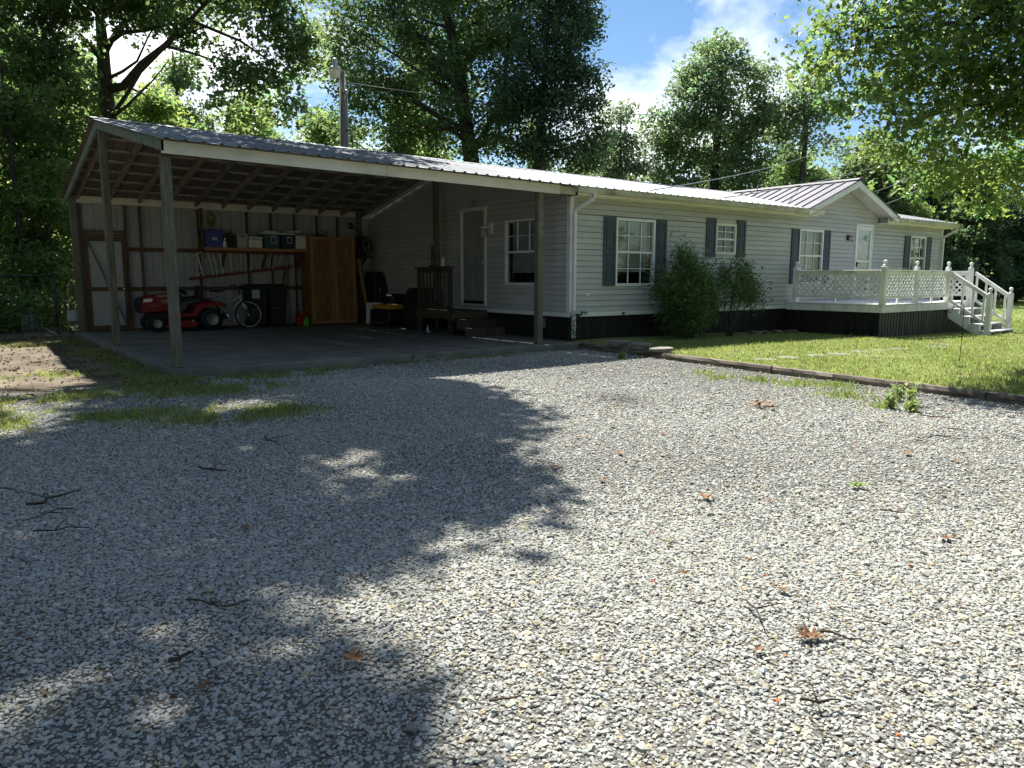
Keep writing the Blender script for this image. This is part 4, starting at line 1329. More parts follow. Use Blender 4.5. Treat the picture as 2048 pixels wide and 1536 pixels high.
# ------------------------------------------------------------------ wooden porch steps in the carport
PW = mat('dark_porch_wood', (0.045, 0.036, 0.022), (0.085, 0.07, 0.045), scale=6, rough=0.85, stretch=(4, 4, .8), var=.25, bump=.2)
por = thing('porch_steps', 'dark unpainted wooden landing with picket rail and three steps at the carport door', 'steps', (-.55, 3.0, 0))
PX = -1.06
y = 2.62
while y < 3.98:
    m = MB(); m.box(PX, -.06, y, y + .134, .465, .50, .003); part('floor_board', m, PW, por); y += .14
m = MB(); m.box(PX, PX + .035, 2.62, 3.98, .33, .463, .003); part('rim_board', m, PW, por)
for k, (ya, yb, zt) in enumerate(((2.30, 2.62, .335), (1.99, 2.31, .17))):
    for q in (0, 1):
        m = MB(); m.box(PX + .0, -.0, ya + q * .155, ya + q * .155 + .15, zt - .035, zt, .004); part('tread', m, PW, por)
    m = MB(); m.box(PX + .02, -.02, ya + .012, ya + .03, zt - .165, zt - .037, .003); part('riser', m, PW, por)
m = MB(); m.box(PX + .02, -.02, 2.63, 2.65, .34, .462); part('riser', m, PW, por)
for yy in (2.66, 3.92):
    m = MB(); m.box(PX + .04, PX + .12, yy - .04, yy + .04, 0.0, 1.40, .005); part('post', m, PW, por)
m = MB(); m.box(PX, PX + .14, 2.58, 4.0, 1.402, 1.44, .005); part('rail', m, PW, por)
m = MB(); m.box(PX + .045, PX + .085, 2.70, 3.88, 1.31, 1.40, .003); part('rail', m, PW, por)
m = MB(); m.box(PX + .045, PX + .085, 2.70, 3.88, .55, .62, .003); part('rail', m, PW, por)
for k in range(8):
    yy = 2.80 + k * .142
    m = MB(); m.box(PX + .010, PX + .044, yy - .02, yy + .02, .53, 1.39, .003); part('picket', m, PW, por)
def small_lathe(name, label, cat, loc, prof, mt, n=12):
    m = MB(); m.lathe(prof, loc, 'z', n); return solo(name, m, mt, label, cat, loc)
small_lathe('spray_can', 'white can standing on the porch rail', 'can', (PX + .07, 2.92, 1.4405), [(.028, 0), (.03, .01), (.03, .15), (.02, .165), (.02, .19)], WHITEP)
small_lathe('tin_cup', 'low pale cup on the porch rail beside the white can', 'cup', (PX + .07, 2.72, 1.4405), [(.05, 0), (.055, .03), (.035, .045), (.01, .05)], mat('dull_clay', (.18, .16, .12), rough=.8))
cd = MB()
for k in range(3):
    cd.tube([(PX + .07, 3.28 + k * .05, 1.4405), (PX + .07, 3.27 + k * .05, 1.62), (PX + .08, 3.31 + k * .04, 1.75), (PX + .06, 3.25 + k * .05, 1.86 + .03 * k)], .008, 5)
cd.box(PX + .02, PX + .12, 3.24, 3.42, 1.4405, 1.47, .004); cd.torus((PX + .07, 3.33, 1.62), .06, .01, 'x', 14, 5); cd.torus((PX + .07, 3.31, 1.72), .04, .009, 'x', 12, 5)
solo('iron_plant_holder', cd, IRON, 'black wrought iron scroll holder on the porch rail', 'holder', (PX + .07, 3.3, 1.4405))
small_lathe('plastic_bottle', 'little pale bottle on the slab in front of the porch', 'bottle', (-1.005, 3.55, 0.0005), [(.03, 0), (.034, .02), (.03, .10), (.012, .14), (.012, .17)], mat('pale_bottle', (.35, .42, .42), rough=.3))
# ------------------------------------------------------------------ things stored in the carport
# wall shelf with its load
sh = thing('wall_shelf', 'long brown plank shelf on the rear carport wall', 'shelf', (-3.27, 8.0, 1.85))
m = MB(); m.box(-4.50, -2.045, 7.74, 8.16, 1.872, 1.905, .003); part('plank', m, SHELFWOOD, sh)
m = MB(); m.box(-4.50, -2.045, 7.715, 7.738, 1.835, 1.906, .003); part('front_edge', m, SHELFWOOD, sh)
m = MB(); m.box(-4.555, -4.505, 7.73, 7.80, 1.84, 2.80, .004); part('upright', m, STUD, sh)
for x in (-4.0, -3.0, -2.1):
    m = MB(); m.bar((x, 8.19, 1.45), (x, 7.80, 1.86), .035, .07, up=(1, 0, 0)); part('bracket', m, STUD, sh)
SZ = 1.9065
def bin_mesh(x0, x1, y0, y1, z0, z1, t=.02):
    m = MB(); a = t
    m._add([(x0 + a, y0 + a, z0), (x1 - a, y0 + a, z0), (x1 - a, y1 - a, z0), (x0 + a, y1 - a, z0), (x0, y0, z1), (x1, y0, z1), (x1, y1, z1), (x0, y1, z1)],
           [(3, 2, 1, 0), (4, 5, 6, 7), (0, 1, 5, 4), (1, 2, 6, 5), (2, 3, 7, 6), (3, 0, 4, 7)])
    return m
BLUE = mat('blue_tote_plastic', (.012, .03, .22), (.016, .04, .27), rough=.35, scale=3)
t = thing('recycling_tote', 'bright blue open tote with white mark, first on the shelf', 'tote', (-4.25, 7.9, SZ))
part('tub', bin_mesh(-4.475, -4.06, 7.73, 8.12, SZ, SZ + .37, .035), BLUE, t)
m = MB(); m.box(-4.495, -4.04, 7.71, 7.735, SZ + .37, SZ + .41, .006); m.box(-4.495, -4.04, 8.11, 8.135, SZ + .37, SZ + .41, .006); m.box(-4.495, -4.475, 7.735, 8.11, SZ + .371, SZ + .41); m.box(-4.06, -4.04, 7.735, 8.11, SZ + .371, SZ + .41); part('rim', m, BLUE, t)
m = MB(); m.box(-4.32, -4.20, 7.738, 7.742, SZ + .20, SZ + .22); m.box(-4.32, -4.30, 7.738, 7.742, SZ + .175, SZ + .20); m.box(-4.22, -4.20, 7.738, 7.742, SZ + .155, SZ + .20); m.box(-4.3, -4.24, 7.738, 7.742, SZ + .17, SZ + .185)
m.v = [(x, y - .006, z) for x, y, z in m.v]
part('arrow_mark', m, WHITEP, t)
m = MB(); m.lathe([(.045, 0), (.048, .02), (.048, .11), (.03, .15), (.016, .16), (.016, .19)], (-4.03, 7.76, SZ), 'z', 12); m.box(-4.045, -3.99, 7.75, 7.77, SZ + .19, SZ + .225, .004); m.box(-4.05, -4.03, 7.755, 7.765, SZ + .15, SZ + .19)
solo('spray_bottle', m, WHITEP, 'white trigger spray bottle beside the blue tote', 'bottle', (-4.03, 7.76, SZ))
t = thing('tool_case', 'black tool case with dark handle behind the spray bottle', 'case', (-3.87, 7.95, SZ))
part('case', bin_mesh(-3.98, -3.77, 7.82, 8.12, SZ, SZ + .28, -.015), BLACKP, t)
m = MB(); m.box(-4.0, -3.86, 7.80, 7.83, SZ + .25, SZ + .36, .008); m.tube([(-3.99, 7.8, SZ + .34), (-3.99, 7.78, SZ + .41), (-3.87, 7.78, SZ + .41), (-3.87, 7.8, SZ + .34)], .011, 6); part('handle', m, BLACKP, t)
t = thing('storage_bin', 'cloudy clear plastic bin with black handle on the shelf', 'bin', (-3.6, 7.9, SZ))
part('tub', bin_mesh(-3.735, -3.475, 7.76, 8.1, SZ, SZ + .31, .02), mat('cloudy_plastic', (.33, .33, .31), (.38, .38, .36), rough=.3), t)
m = MB(); m.box(-3.68, -3.54, 7.745, 7.762, SZ + .265, SZ + .295, .008); part('handle', m, BLACKP, t)
m = MB(); m.box(-3.745, -3.465, 7.75, 8.11, SZ + .312, SZ + .33, .006); part('lid', m, WHITEP, t)
t = thing('cooler', 'plain white foam cooler without handle, left of the teal cooler', 'cooler', (-3.29, 7.9, SZ))
m = MB(); m.box(-3.455, -3.12, 7.74, 8.1, SZ, SZ + .22, .03); part('body', m, WHITEP, t)
m = MB(); m.box(-3.46, -3.115, 7.735, 8.105, SZ + .222, SZ + .285, .025); part('lid', m, WHITEP, t)
TEAL = mat('teal_plastic', (.03, .085, .095), (.04, .10, .11), rough=.4)
NAVY = mat('navy_plastic', (.008, .018, .05), (.012, .026, .065), rough=.4)
def cooler(x0, x1, h, mt, label, lid_top):
    t = thing('cooler', label, 'cooler', ((x0 + x1) / 2, 7.9, SZ))
    part('body', bin_mesh(x0, x1, 7.73, 8.08, SZ, SZ + h, .025), mt, t)
    m = MB(); m.box(x0 - .01, x1 + .01, 7.72, 8.09, SZ + h + .001, SZ + h + .045, .015)
    if lid_top: m.box(x0 + .05, x1 - .05, 7.76, 8.05, SZ + h + .045, SZ + h + .085, .02)
    part('lid', m, WHITEP, t)
    m = MB(); a, b = x0 + (x1 - x0) * .42, x1 - .09
    m.box(a, a + .014, 7.712, 7.725, SZ + h * .38, SZ + h * .80, .003); m.box(b - .014, b, 7.712, 7.725, SZ + h * .38, SZ + h * .80, .003)
    m.box(a, b, 7.712, 7.725, SZ + h * .38, SZ + h * .38 + .014, .003); m.box(a, b, 7.712, 7.725, SZ + h * .80, SZ + h * .80 + .02, .003)
    part('handle', m, WHITEP, t)
cooler(-3.09, -2.70, .35, TEAL, 'teal cooler with white lid and handle on the shelf', True)
cooler(-2.665, -2.31, .345, NAVY, 'navy blue cooler with white lid and handle on the shelf', False)
t = thing('cooler', 'white foam cooler at the shelf end beside the cabinet', 'cooler', (-2.13, 7.9, SZ))
m = MB(); m.box(-2.285, -1.995, 7.73, 8.1, SZ, SZ + .345, .025); part('body', m, WHITEP, t)
m = MB(); m.obox((-2.30, 7.9, SZ + .43), (1, 0, .05), (0, 1, 0), (-.05, 0, 1), .16, .18, .022, .012)
solo('foam_lid', m, WHITEP, 'loose white foam lid lying across the navy cooler', 'lid', (-2.30, 7.9, SZ + .40))

# ladder hung under the shelf
ld = thing('ladder', 'aluminium ladder with dark red side rails hung flat on the rear wall', 'ladder', (-3.5, 8.1, 1.2))
LRED = mat('ladder_red', (.10, .02, .012), (.15, .035, .02), rough=.5)
m = MB(); m.bar((-4.78, 8.02, 1.83), (-1.98, 8.02, 1.80), .03, .07); part('side_rail', m, LRED, ld)
m = MB(); m.bar((-4.80, 8.02, 1.17), (-2.30, 8.02, 1.475), .03, .07); part('side_rail', m, LRED, ld)
for k in range(10):
    f = (k + .35) / 10
    xt = -4.70 + 2.55 * f; xb = -4.62 + 2.25 * f; zb = 1.20 + .30 * (xb + 4.8) / 2.5
    for q in (0, .10 if k % 3 == 1 else 0):
        m = MB(); m.bar((xt + q, 8.015, 1.79), (xb + q + .05, 8.015, zb), .03, .028); part('rung', m, GREYMETAL, ld)
        if q == 0 and k % 3 != 1: break
m = MB(); m.bar((-4.72, 8.0, 1.70), (-4.5, 8.0, 1.80), .02, .02); m.bar((-4.66, 8.0, 1.22), (-4.5, 8.0, 1.34), .03, .02); m.bar((-3.7, 8.0, 1.36), (-3.62, 8.0, 1.44), .02, .02); part('ladder_hook', m, GREYMETAL, ld)

# wooden cabinet
cb = thing('cabinet', 'tall orange brown plywood cabinet with two knotty doors', 'cabinet', (-1.41, 7.75, 0))
m = MB(); m.box(-2.03, -1.995, 7.52, 8.1, 0, 2.235); m.box(-.835, -.80, 7.52, 8.1, 0, 2.235); m.box(-1.995, -.835, 7.52, 8.1, 2.20, 2.235); m.box(-1.995, -.835, 8.07, 8.1, .02, 2.2); m.box(-1.995, -.835, 7.55, 8.07, .02, .06); part('carcass', m, CABWOOD, cb)
CABTRIM = mat('cabinet_edge_wood', (.27, .145, .055), (.36, .20, .08), scale=4, rough=.55, stretch=(5, 5, .5), var=.05)
for x0, x1 in ((-2.025, -1.422), (-1.412, -.805)):
    m = MB(); m.box(x0, x1, 7.488, 7.517, .03, 2.228, .003); d = part('door', m, CABWOOD, cb)
    for a, b in ((x0, x0 + .085), (x1 - .075, x1)):
        m = MB(); m.box(a, b, 7.474, 7.4875, .03, 2.228, .003); part('door_stile', m, CABTRIM, d)
    for za, zb in ((.03, .10), (2.16, 2.228)):
        m = MB(); m.box(x0 + .086, x1 - .076, 7.476, 7.4875, za, zb, .003); part('door_stile', m, CABTRIM, d)
    KN = mat('wood_knot', (.07, .02, .006), (.11, .035, .01), rough=.6)
    for (fx, zz, r) in ((.2, 1.95, .02), (.38, 1.93, .024), (.66, 1.9, .028), (.25, .70, .02), (.45, .69, .018), (.72, .68, .024), (.5, .9, .014), (.8, .86, .018), (.3, 1.5, .014), (.72, 1.38, .017)):
        m = MB(); xx = x0 + (x1 - x0) * (fx if x0 < -1.5 else 1 - fx * .9); zz = zz + (0 if x0 < -1.5 else -.28 if zz > 1.7 else .12)
        m.lathe([(r * .9, 0), (r, .0005), (r * .8, .001)], (xx, 7.4862, zz), 'y', 9); m.v = [(a, 7.4870 - (b - 7.4862) * .8, xx * 0 + c) for a, b, c in m.v]
        part('knot', m, KN, d)
m = MB(); m.lathe([(.01, 0), (.012, -.02), (.022, -.028), (.018, -.042), (.0, -.046)], (-1.43, 7.4735, 1.12), 'y', 10); part('knob', m, SILVER, cb)
m = MB(); m.box(-2.034, -2.0305, 7.60, 7.64, 1.06, 1.20); part('hasp', m, SILVER, cb)
m = MB(); m.box(-1.46, -1.30, 7.66, 7.80, 2.2355, 2.38, .006); m.box(-1.44, -1.38, 7.70, 7.76, 2.38, 2.41, .004)
solo('paint_carton', m, mat('pale_printed_carton', (.16, .18, .18), (.34, .36, .36), scale=18, rough=.6), 'small pale printed carton on top of the cabinet', 'carton', (-1.38, 7.73, 2.2355))
m = MB()
for k in range(7): m.tube([(-1.86 + .055 * k, 7.8, 2.25), (-1.83 + .055 * k, 7.84, 2.27 + .012 * (k % 3)), (-1.80 + .055 * k, 7.75, 2.25)], .013, 5)
solo('cable_coil', m, BLACKP, 'flat heap of dark cable on top of the cabinet', 'cable', (-1.7, 7.8, 2.2355))
# clamp light on the rear post
t = thing('clamp_light', 'dark clamp work light with bright reflector on the inner rear post', 'lamp', (-.55, 8.0, 2.45))
m = MB(); m.lathe([(.03, 0), (.045, -.03), (.085, -.10), (.09, -.115)], (-.78, 7.86, 2.54), 'y', 14); m.tube([(-.78, 7.88, 2.54), (-.62, 7.97, 2.50), (-.45, 8.04, 2.47)], .012, 6); part('shade', m, IRON, t)
m = MB(); m.lathe([(.001, -.1), (.05, -.108), (.07, -.1155)], (-.78, 7.86, 2.54), 'y', 14); part('reflector', m, SILVER, t)
# black wall fan beside the cabinet
t = thing('drum_fan', 'big black round fan on a bracket beside the cabinet', 'fan', (-.45, 8.0, 1.8))
m = MB(); m.torus((-.47, 7.72, 2.03), .26, .02, 'y', 28, 6); m.torus((-.47, 7.90, 2.03), .25, .02, 'y', 28, 6)
for r in (.07, .12, .17, .22): m.torus((-.47, 7.705, 2.03), r, .004, 'y', 24, 4)
for k in range(12):
    a = k * math.pi / 6; m.tube([(-.47, 7.70, 2.03), (-.47 + .26 * math.cos(a), 7.715, 2.03 + .26 * math.sin(a))], .004, 4)
part('cage', m, IRON, t)
m = MB(); m.lathe([(.05, 0), (.05, .12), (.02, .14)], (-.47, 7.74, 2.03), 'y', 12)
for k in range(4):
    a = k * math.pi / 2 + .3; m.obox((-.47 + .13 * math.cos(a), 7.80, 2.03 + .13 * math.sin(a)), (math.cos(a), .0, math.sin(a)), (-.5 * math.sin(a), .8, .5 * math.cos(a)), (-.8 * math.sin(a), -.5, .8 * math.cos(a)), .10, .003, .055)
part('blades', m, BLACKP, t)
m = MB(); m.box(-.68, -.16, 7.75, 8.15, 1.735, 1.765, .005); m.bar((-.3, 8.2, 1.5), (-.3, 7.85, 1.74), .03, .05, up=(1, 0, 0)); m.box(-.53, -.41, 7.78, 7.88, 1.765, 1.79); part('bracket', m, BLACKP, t)
m = MB(); m.lathe([(.001, -.012), (.03, -.008), (.035, 0)], (-.47, 7.698, 2.03), 'y', 10); part('badge', m, GREYMETAL, t)
# boards leaning
YB = mat('yellow_board', (.23, .17, .07), (.32, .25, .11), scale=5, rough=.7, stretch=(4, 4, .5), var=.1)
m = MB(); m.bar((-.50, 7.35, 0.02), (-.66, 7.62, 1.70), .085, .03, up=(0, 1, 0)); solo('leaning_board', m, YB, 'yellow board leaning on the cabinet side', 'board', (-.5, 7.35, 0.0))
for k, (xa, xb) in enumerate(((-2.72, -2.43), (-2.62, -2.36))):
    m = MB(); m.bar((xa, 7.95, .35 - .3 * k), (xb, 8.15, 1.40 + .03 * k), .05, .02, up=(0, 1, 0)); solo('leaning_board', m, YB if k else STUD, ('thin yellow' if k else 'thin brown') + ' board leaning on the rear wall by the cabinet', 'board', (xa, 7.95, .3 - .3 * k))
m = MB(); m.tube([(-2.35, 8.1, 1.72), (-2.42, 7.98, .9), (-2.44, 7.9, .02)], .016, 7); solo('pole', m, OLDWOOD, 'grey wooden pole leaning in the corner left of the cabinet', 'pole', (-2.44, 7.9, 0))
# rope coil on a rafter
m = MB()
for k in range(5): m.torus((-4.24 + .008 * k, 8.06, 2.62 - .012 * k), .075 + .008 * (k % 3), .009, 'y', 18, 5)
for k in range(4): m.tube([(-4.29 + .03 * k, 8.05, 2.60), (-4.29 + .03 * k, 8.04, 2.50 - .02 * (k % 2))], .007, 4)
m.v = [(x, y, 2.62 + (z - 2.62) * 1.5) for x, y, z in m.v]
solo('rope_coil', m, mat('yellow_green_rope', (.17, .20, .02), (.27, .30, .05), scale=40, rough=.8), 'yellow green rope coil hung from a rafter end', 'rope', (-4.24, 8.06, 2.5))

# wheeled bins
def wheelie(x0, x1, label, seed):
    t = thing('wheeled_bin', label, 'bin', ((x0 + x1) / 2, 7.85, 0))
    part('body', bin_mesh(x0, x1, 7.58, 8.08, .06, .95, .05), BLACKP, t)
    m = MB(); m.box(x0 - .02, x1 + .02, 7.55, 8.11, .952, 1.0, .015); m.box(x0 + .05, x1 - .05, 7.6, 8.05, 1.0, 1.045, .03); part('lid', m, BLACKP, t)
    m = MB(); m.tube([(x0 + .04, 8.13, .93), (x1 - .04, 8.13, .93)], .016, 6); part('handle', m, BLACKP, t)
    for xx in (x0 + .03, x1 - .07):
        m = MB(); m.lathe([(.03, 0), (.1, .0), (.1, .04), (.03, .04)], (xx, 8.03, .1005), 'x', 14); part('wheel', m, RUBBER, t)
    return t
b1 = wheelie(-3.56, -3.12, 'black wheeled bin with white paper label', 1)
m = MB(); m.box(-3.50, -3.315, 7.568, 7.571, .70, .905); m.v = [(x, y + (z - .95) * -.05, z) for x, y, z in m.v]
lb = part('paper_label', m, mat('white_paper', (.42, .45, .50), (.47, .50, .55), rough=.8), b1)
part('lettering', text_mb('C&A', .085, (-3.49, 7.5755, .80), (1, 0, 0), (0, 0, 1), .001), mat('grey_ink', (.12, .14, .18), rough=.8), lb)
b2 = wheelie(-3.09, -2.62, 'black wheeled bin with green lettering beside the labelled bin', 2)
part('lettering', text_mb('CIMC', .055, (-2.98, 7.578, .845), (1, 0, 0), (0, 0, 1), .001), mat('green_ink', (.02, .12, .09), rough=.7), b2)
m = MB(); m.tube([(-2.98, 7.6, .46), (-2.80, 7.595, .465)], .008, 5); part('handle', m, GREYMETAL, b2)

# fuel cans
def can(x, y, w, h, mt, label):
    t = thing('fuel_can', label, 'can', (x, y, 0.0))
    m = MB(); m.box(x - w / 2, x + w / 2, y - w * .4, y + w * .4, .0005, h * .72, w * .14); m.prism([(x - w * .48, h * .722), (x + w * .48, h * .722), (x + w * .30, h * .9), (x - w * .2, h * .9)], 'y', y - w * .32, y + w * .32); part('body', m, mt, t)
    m = MB(); m.tube([(x - w * .18, y, h * .88), (x - w * .18, y, h * 1.02), (x + w * .2, y, h * 1.02), (x + w * .3, y, h * .86)], w * .075, 6); part('handle', m, mt, t)
    m = MB(); m.cyl((x - w * .36, y, h * .74), (x - w * .40, y, h * .95), w * .09, w * .07, 8); part('cap', m, BLACKP, t)
can(-2.28, 7.60, .24, .34, mat('red_can_plastic', (.26, .008, .01), (.32, .012, .014), rough=.45), 'red plastic fuel can beside the cabinet')
can(-2.33, 7.16, .125, .24, mat('green_can_plastic', (.10, .30, .01), (.13, .36, .02), rough=.4), 'small bright green can in front of the red can')

# ride-on mower
mo = thing('ride_on_mower', 'red ride-on lawn mower with black seat and steering wheel', 'mower', (-5.2, 7.55, 0))
m = MB()
m.prism([(-6.02, .42), (-6.03, .60), (-5.99, .74), (-5.90, .80), (-5.40, .845), (-5.28, .845), (-5.24, .70), (-5.35, .50), (-5.50, .43)], 'y', 7.28, 7.82, .045)
hood = part('hood', m, REDPAINT, mo)
m = MB(); m.prism([(-6.05, .42), (-6.075, .60), (-6.045, .74), (-5.99, .765), (-6.0, .42)], 'y', 7.31, 7.79, .02)
for k in range(4): m.box(-6.085, -6.05, 7.36, 7.74, .47 + .06 * k, .49 + .06 * k, .004)
part('grille', m, BLACKP, hood)
for yy in (7.265, 7.80):
    m = MB(); m.prism([(-5.99, .66), (-5.965, .735), (-5.80, .745), (-5.785, .70), (-5.83, .665)], 'y', yy, yy + .035, .01); part('headlight', m, mat('headlight_lens', (.5, .55, .55), (.6, .65, .65), rough=.1, spec=.7), hood)
WHT = mat('white_decal', (.6, .58, .56), rough=.5)
part('lettering', text_mb('CRAFTSMAN', .062, (-5.70, 7.2775, .765), (1, 0, .06), (-.06, 0, 1), .001), WHT, hood)
part('lettering', text_mb('T1500', .066, (-5.63, 7.2775, .655), (1, 0, .05), (-.05, 0, 1), .001), WHT, hood)
m = MB(); m.box(-5.60, -5.42, 7.2785, 7.2815, .63, .635); m.box(-5.86, -5.70, 7.2785, 7.2815, .585, .59); part('pinstripe', m, WHT, hood)
m = MB(); m.box(-5.9, -4.4, 7.38, 7.72, .26, .41, .01); m.box(-5.5, -5.2, 7.30, 7.80, .36, .5, .02); part('frame', m, IRON, mo)
m = MB(); m.prism([(-5.42, .41), (-5.0, .39), (-4.93, .50), (-4.86, .60), (-4.70, .655), (-4.42, .655), (-4.26, .60), (-4.24, .52), (-4.36, .55), (-4.58, .565), (-4.76, .52), (-4.87, .40), (-4.95, .31), (-5.42, .34)], 'y', 7.15, 7.95, .03); part('rear_fender', m, REDPAINT, mo)
m = MB(); m.prism([(-5.36, .1), (-5.42, .17), (-5.34, .25), (-4.98, .25), (-4.90, .17), (-4.95, .1)], 'y', 7.02, 8.0, .03); dk = part('cutting_deck', m, REDPAINT, mo)
m = MB(); m.lathe([(.02, 0), (.03, -.03), (.0, -.03)], (-5.03, 7.02, .24), 'y', 10); part('gauge_wheel', m, GREYMETAL, dk)
m = MB(); m.obox((-4.93, 7.55, .725), (1, 0, .12), (0, 1, 0), (-.12, 0, 1), .20, .22, .045, .025); m.obox((-4.745, 7.55, .87), (.18, 0, 1), (0, 1, 0), (-1, 0, .18), .14, .21, .04, .025); part('seat', m, BLACKP, mo)
m = MB(); m.torus((0, 0, 0), .18, .018, 'z', 22, 7)
m.tube([(-.17, 0, 0), (.17, 0, 0)], .014, 5); m.tube([(0, 0, 0), (0, -.17, 0)], .014, 5); m.tube([(0, 0, 0), (-.05, 0, -.26)], .022, 6)
m.v = [(-5.16 + x * .86 + z * .5, 7.55 + y, .915 + z * .86 - x * .5) for x, y, z in m.v]
part('steering_wheel', m, BLACKP, mo)
m = MB(); m.prism([(-5.40, .845), (-5.20, .88), (-5.14, .72), (-5.24, .42), (-5.34, .45)], 'y', 7.33, 7.77, .02); part('dashboard', m, BLACKP, mo)
def wheel(x, y0, y1, z, r, rh):
    m = MB(); wd = y1 - y0
    m.lathe([(rh, 0), (r * .86, 0), (r * .97, wd * .12), (r, wd * .3), (r, wd * .7), (r * .97, wd * .88), (r * .86, wd), (rh, wd)], (x, y0, z), 'y', 24)
    w_ = part('wheel', m, RUBBER, mo)
    m = MB(); m.lathe([(rh * 1.02, -.004), (rh * .96, -.008), (rh * .85, .02), (rh * .45, .03), (rh * .3, .005), (rh * .05, 0)], (x, y0, z), 'y', 20); m.lathe([(rh * 1.02, .004), (rh * .9, .0), (rh * .1, -.01)], (x, y1, z), 'y', 16); part('rim', m, mat('cream_rim', (.42, .42, .36), (.48, .48, .42), rough=.4), w_)
wheel(-5.755, 7.12, 7.27, .19, .19, .092); wheel(-5.755, 7.83, 7.98, .19, .19, .092)
wheel(-4.585, 7.08, 7.32, .25, .25, .128); wheel(-4.585, 7.78, 8.02, .25, .25, .128)

# bicycle
bk = thing('bicycle', 'white framed bicycle with black tyres leaning by the wheeled bins', 'bicycle', (-3.72, 7.2, 0), math.radians(-41))
WFR = mat('white_bike_paint', (.34, .34, .34), (.40, .40, .40), rough=.3, spec=.5)
def bpart(name, m, mt, par): return part(name, m, mt, par, local=True)
def bw(x):
    m = MB(); m.torus((x, 0, .335), .312, .022, 'y', 36, 7); t = bpart('wheel', m, RUBBER, bk)
    m = MB(); m.torus((x, 0, .335), .288, .009, 'y', 36, 5)
    for k in range(18):
        a = k * math.pi / 9; m.tube([(x, .02 * (-1) ** k, .335), (x + .285 * math.cos(a), 0, .335 + .285 * math.sin(a))], .0016, 3)
    m.cyl((x, -.045, .335), (x, .045, .335), .018, n=8); bpart('rim', m, SILVER, t)
bw(0); bw(-1.02)
m = MB(); hd, hdb, bb, stp, rr = (-.20, 0, .80), (-.17, 0, .68), (-.56, 0, .30), (-.71, 0, .75), (-1.02, 0, .335)
m.tube([hd, hdb], .02, 8); m.tube([hdb, bb], .018, 8); m.tube([(-.19, 0, .76), (-.645, 0, .54)], .016, 8); m.tube([bb, stp], .017, 8)
for s in (-.05, .05): m.tube([(stp[0], s * .3, stp[2] - .05), (rr[0], s, rr[2])], .010, 6); m.tube([(bb[0], s * .6, bb[2]), (rr[0], s, rr[2])], .010, 6)
bpart('frame', m, WFR, bk)
m = MB()
for s in (-.05, .05): m.tube([(-.165, s * .7, .66), (-.10, s, .56), (0, s, .335)], .013, 6)
m.cyl((-.165, -.04, .66), (-.165, .04, .66), .014); bpart('fork', m, SILVER, bk)
m = MB(); m.tube([stp, (-.74, 0, .86)], .012, 6); bpart('seat_post', m, SILVER, bk)
m = MB(); m.prism([(-.90, -.075), (-.90, .075), (-.78, .06), (-.60, .016), (-.60, -.016), (-.78, -.06)], 'z', .86, .92, .02); bpart('saddle', m, BLACKP, bk)
m = MB(); m.tube([hd, (-.22, 0, .92), (-.15, 0, .97)], .014, 6); m.tube([(-.30, -.29, 1.03), (-.18, -.2, 1.0), (-.15, 0, .97), (-.18, .2, 1.0), (-.30, .29, 1.03)], .013, 6); bpart('handlebar', m, IRON, bk)
m = MB(); m.lathe([(.08, 0), (.085, .004), (.02, .006)], (bb[0], -.05, bb[2]), 'y', 16); m.tube([(bb[0], -.06, bb[2]), (bb[0] + .12, -.07, bb[2] - .10)], .009, 5); m.tube([(bb[0], .06, bb[2]), (bb[0] - .12, .07, bb[2] + .10)], .009, 5); m.box(bb[0] + .08, bb[0] + .17, -.14, -.07, bb[2] - .12, bb[2] - .10); bpart('crank', m, SILVER, bk)
m = MB(); m.torus((-1.02, 0, .335), .35, .008, 'y', 16, 5, math.radians(60), math.radians(170)); m.box(-1.2, -.85, -.06, .06, .70, .715); bpart('carrier', m, IRON, bk)

# covered grill, equipment with yellow tray
m = MB()
m.prism([(4.35, 0.0), (4.30, .60), (4.42, .85), (4.62, .97), (4.95, .96), (5.12, .82), (5.2, .6), (5.18, 0.0)], 'x', -.72, -.12, .06)
solo('covered_grill', m, mat('black_cover', (.010, .010, .011), (.02, .02, .02), scale=4, rough=.75, bump=.4, bscale=6), 'black fabric covered grill behind the porch rail', 'grill', (-.42, 4.75, 0.0))
t = thing('equipment_cart', 'black equipment cart with yellow tray against the house wall', 'cart', (-.6, 5.9, 0))
m = MB(); m.box(-.95, -.2, 5.45, 6.45, .12, .43, .04); part('body', m, BLACKP, t)
m = MB(); m.box(-.98, -.25, 5.5, 6.25, .44, .55, .02); part('tray', m, mat('yellow_plastic', (.42, .24, .015), (.50, .30, .03), rough=.5), t)
m = MB(); m.bar((-.5, 6.3, .5), (-.45, 6.5, 1.02), .05, .1); m.tube([(-.6, 6.45, .5), (-.55, 6.7, .98)], .02, 6); m.box(-.6, -.2, 5.9, 6.3, .55, .80, .05); part('handle', m, BLACKP, t)
for yy in (5.6, 6.25):
    m = MB(); m.lathe([(.03, 0), (.12, 0), (.12, .06), (.03, .06)], (-.98, yy, .1205), 'x', 14); part('wheel', m, RUBBER, t)
m = MB(); m.prism([(6.5, .05), (6.5, .58), (6.62, .56), (6.66, .05)], 'x', -.95, -.55); solo('leaning_sheet', m, TRIM, 'small pale sheet standing beside the yellow tray', 'sheet', (-.75, 6.58, .0))
m = MB(); m.prism([(7.30, 0), (7.2, 1.1), (7.34, 1.35), (7.75, 1.36), (7.82, 1.1), (7.9, 0)], 'x', -.40, -.06, .05); solo('black_bag', m, BLACKP, 'tall black bag standing in the inner rear corner', 'bag', (-.23, 7.55, 0))
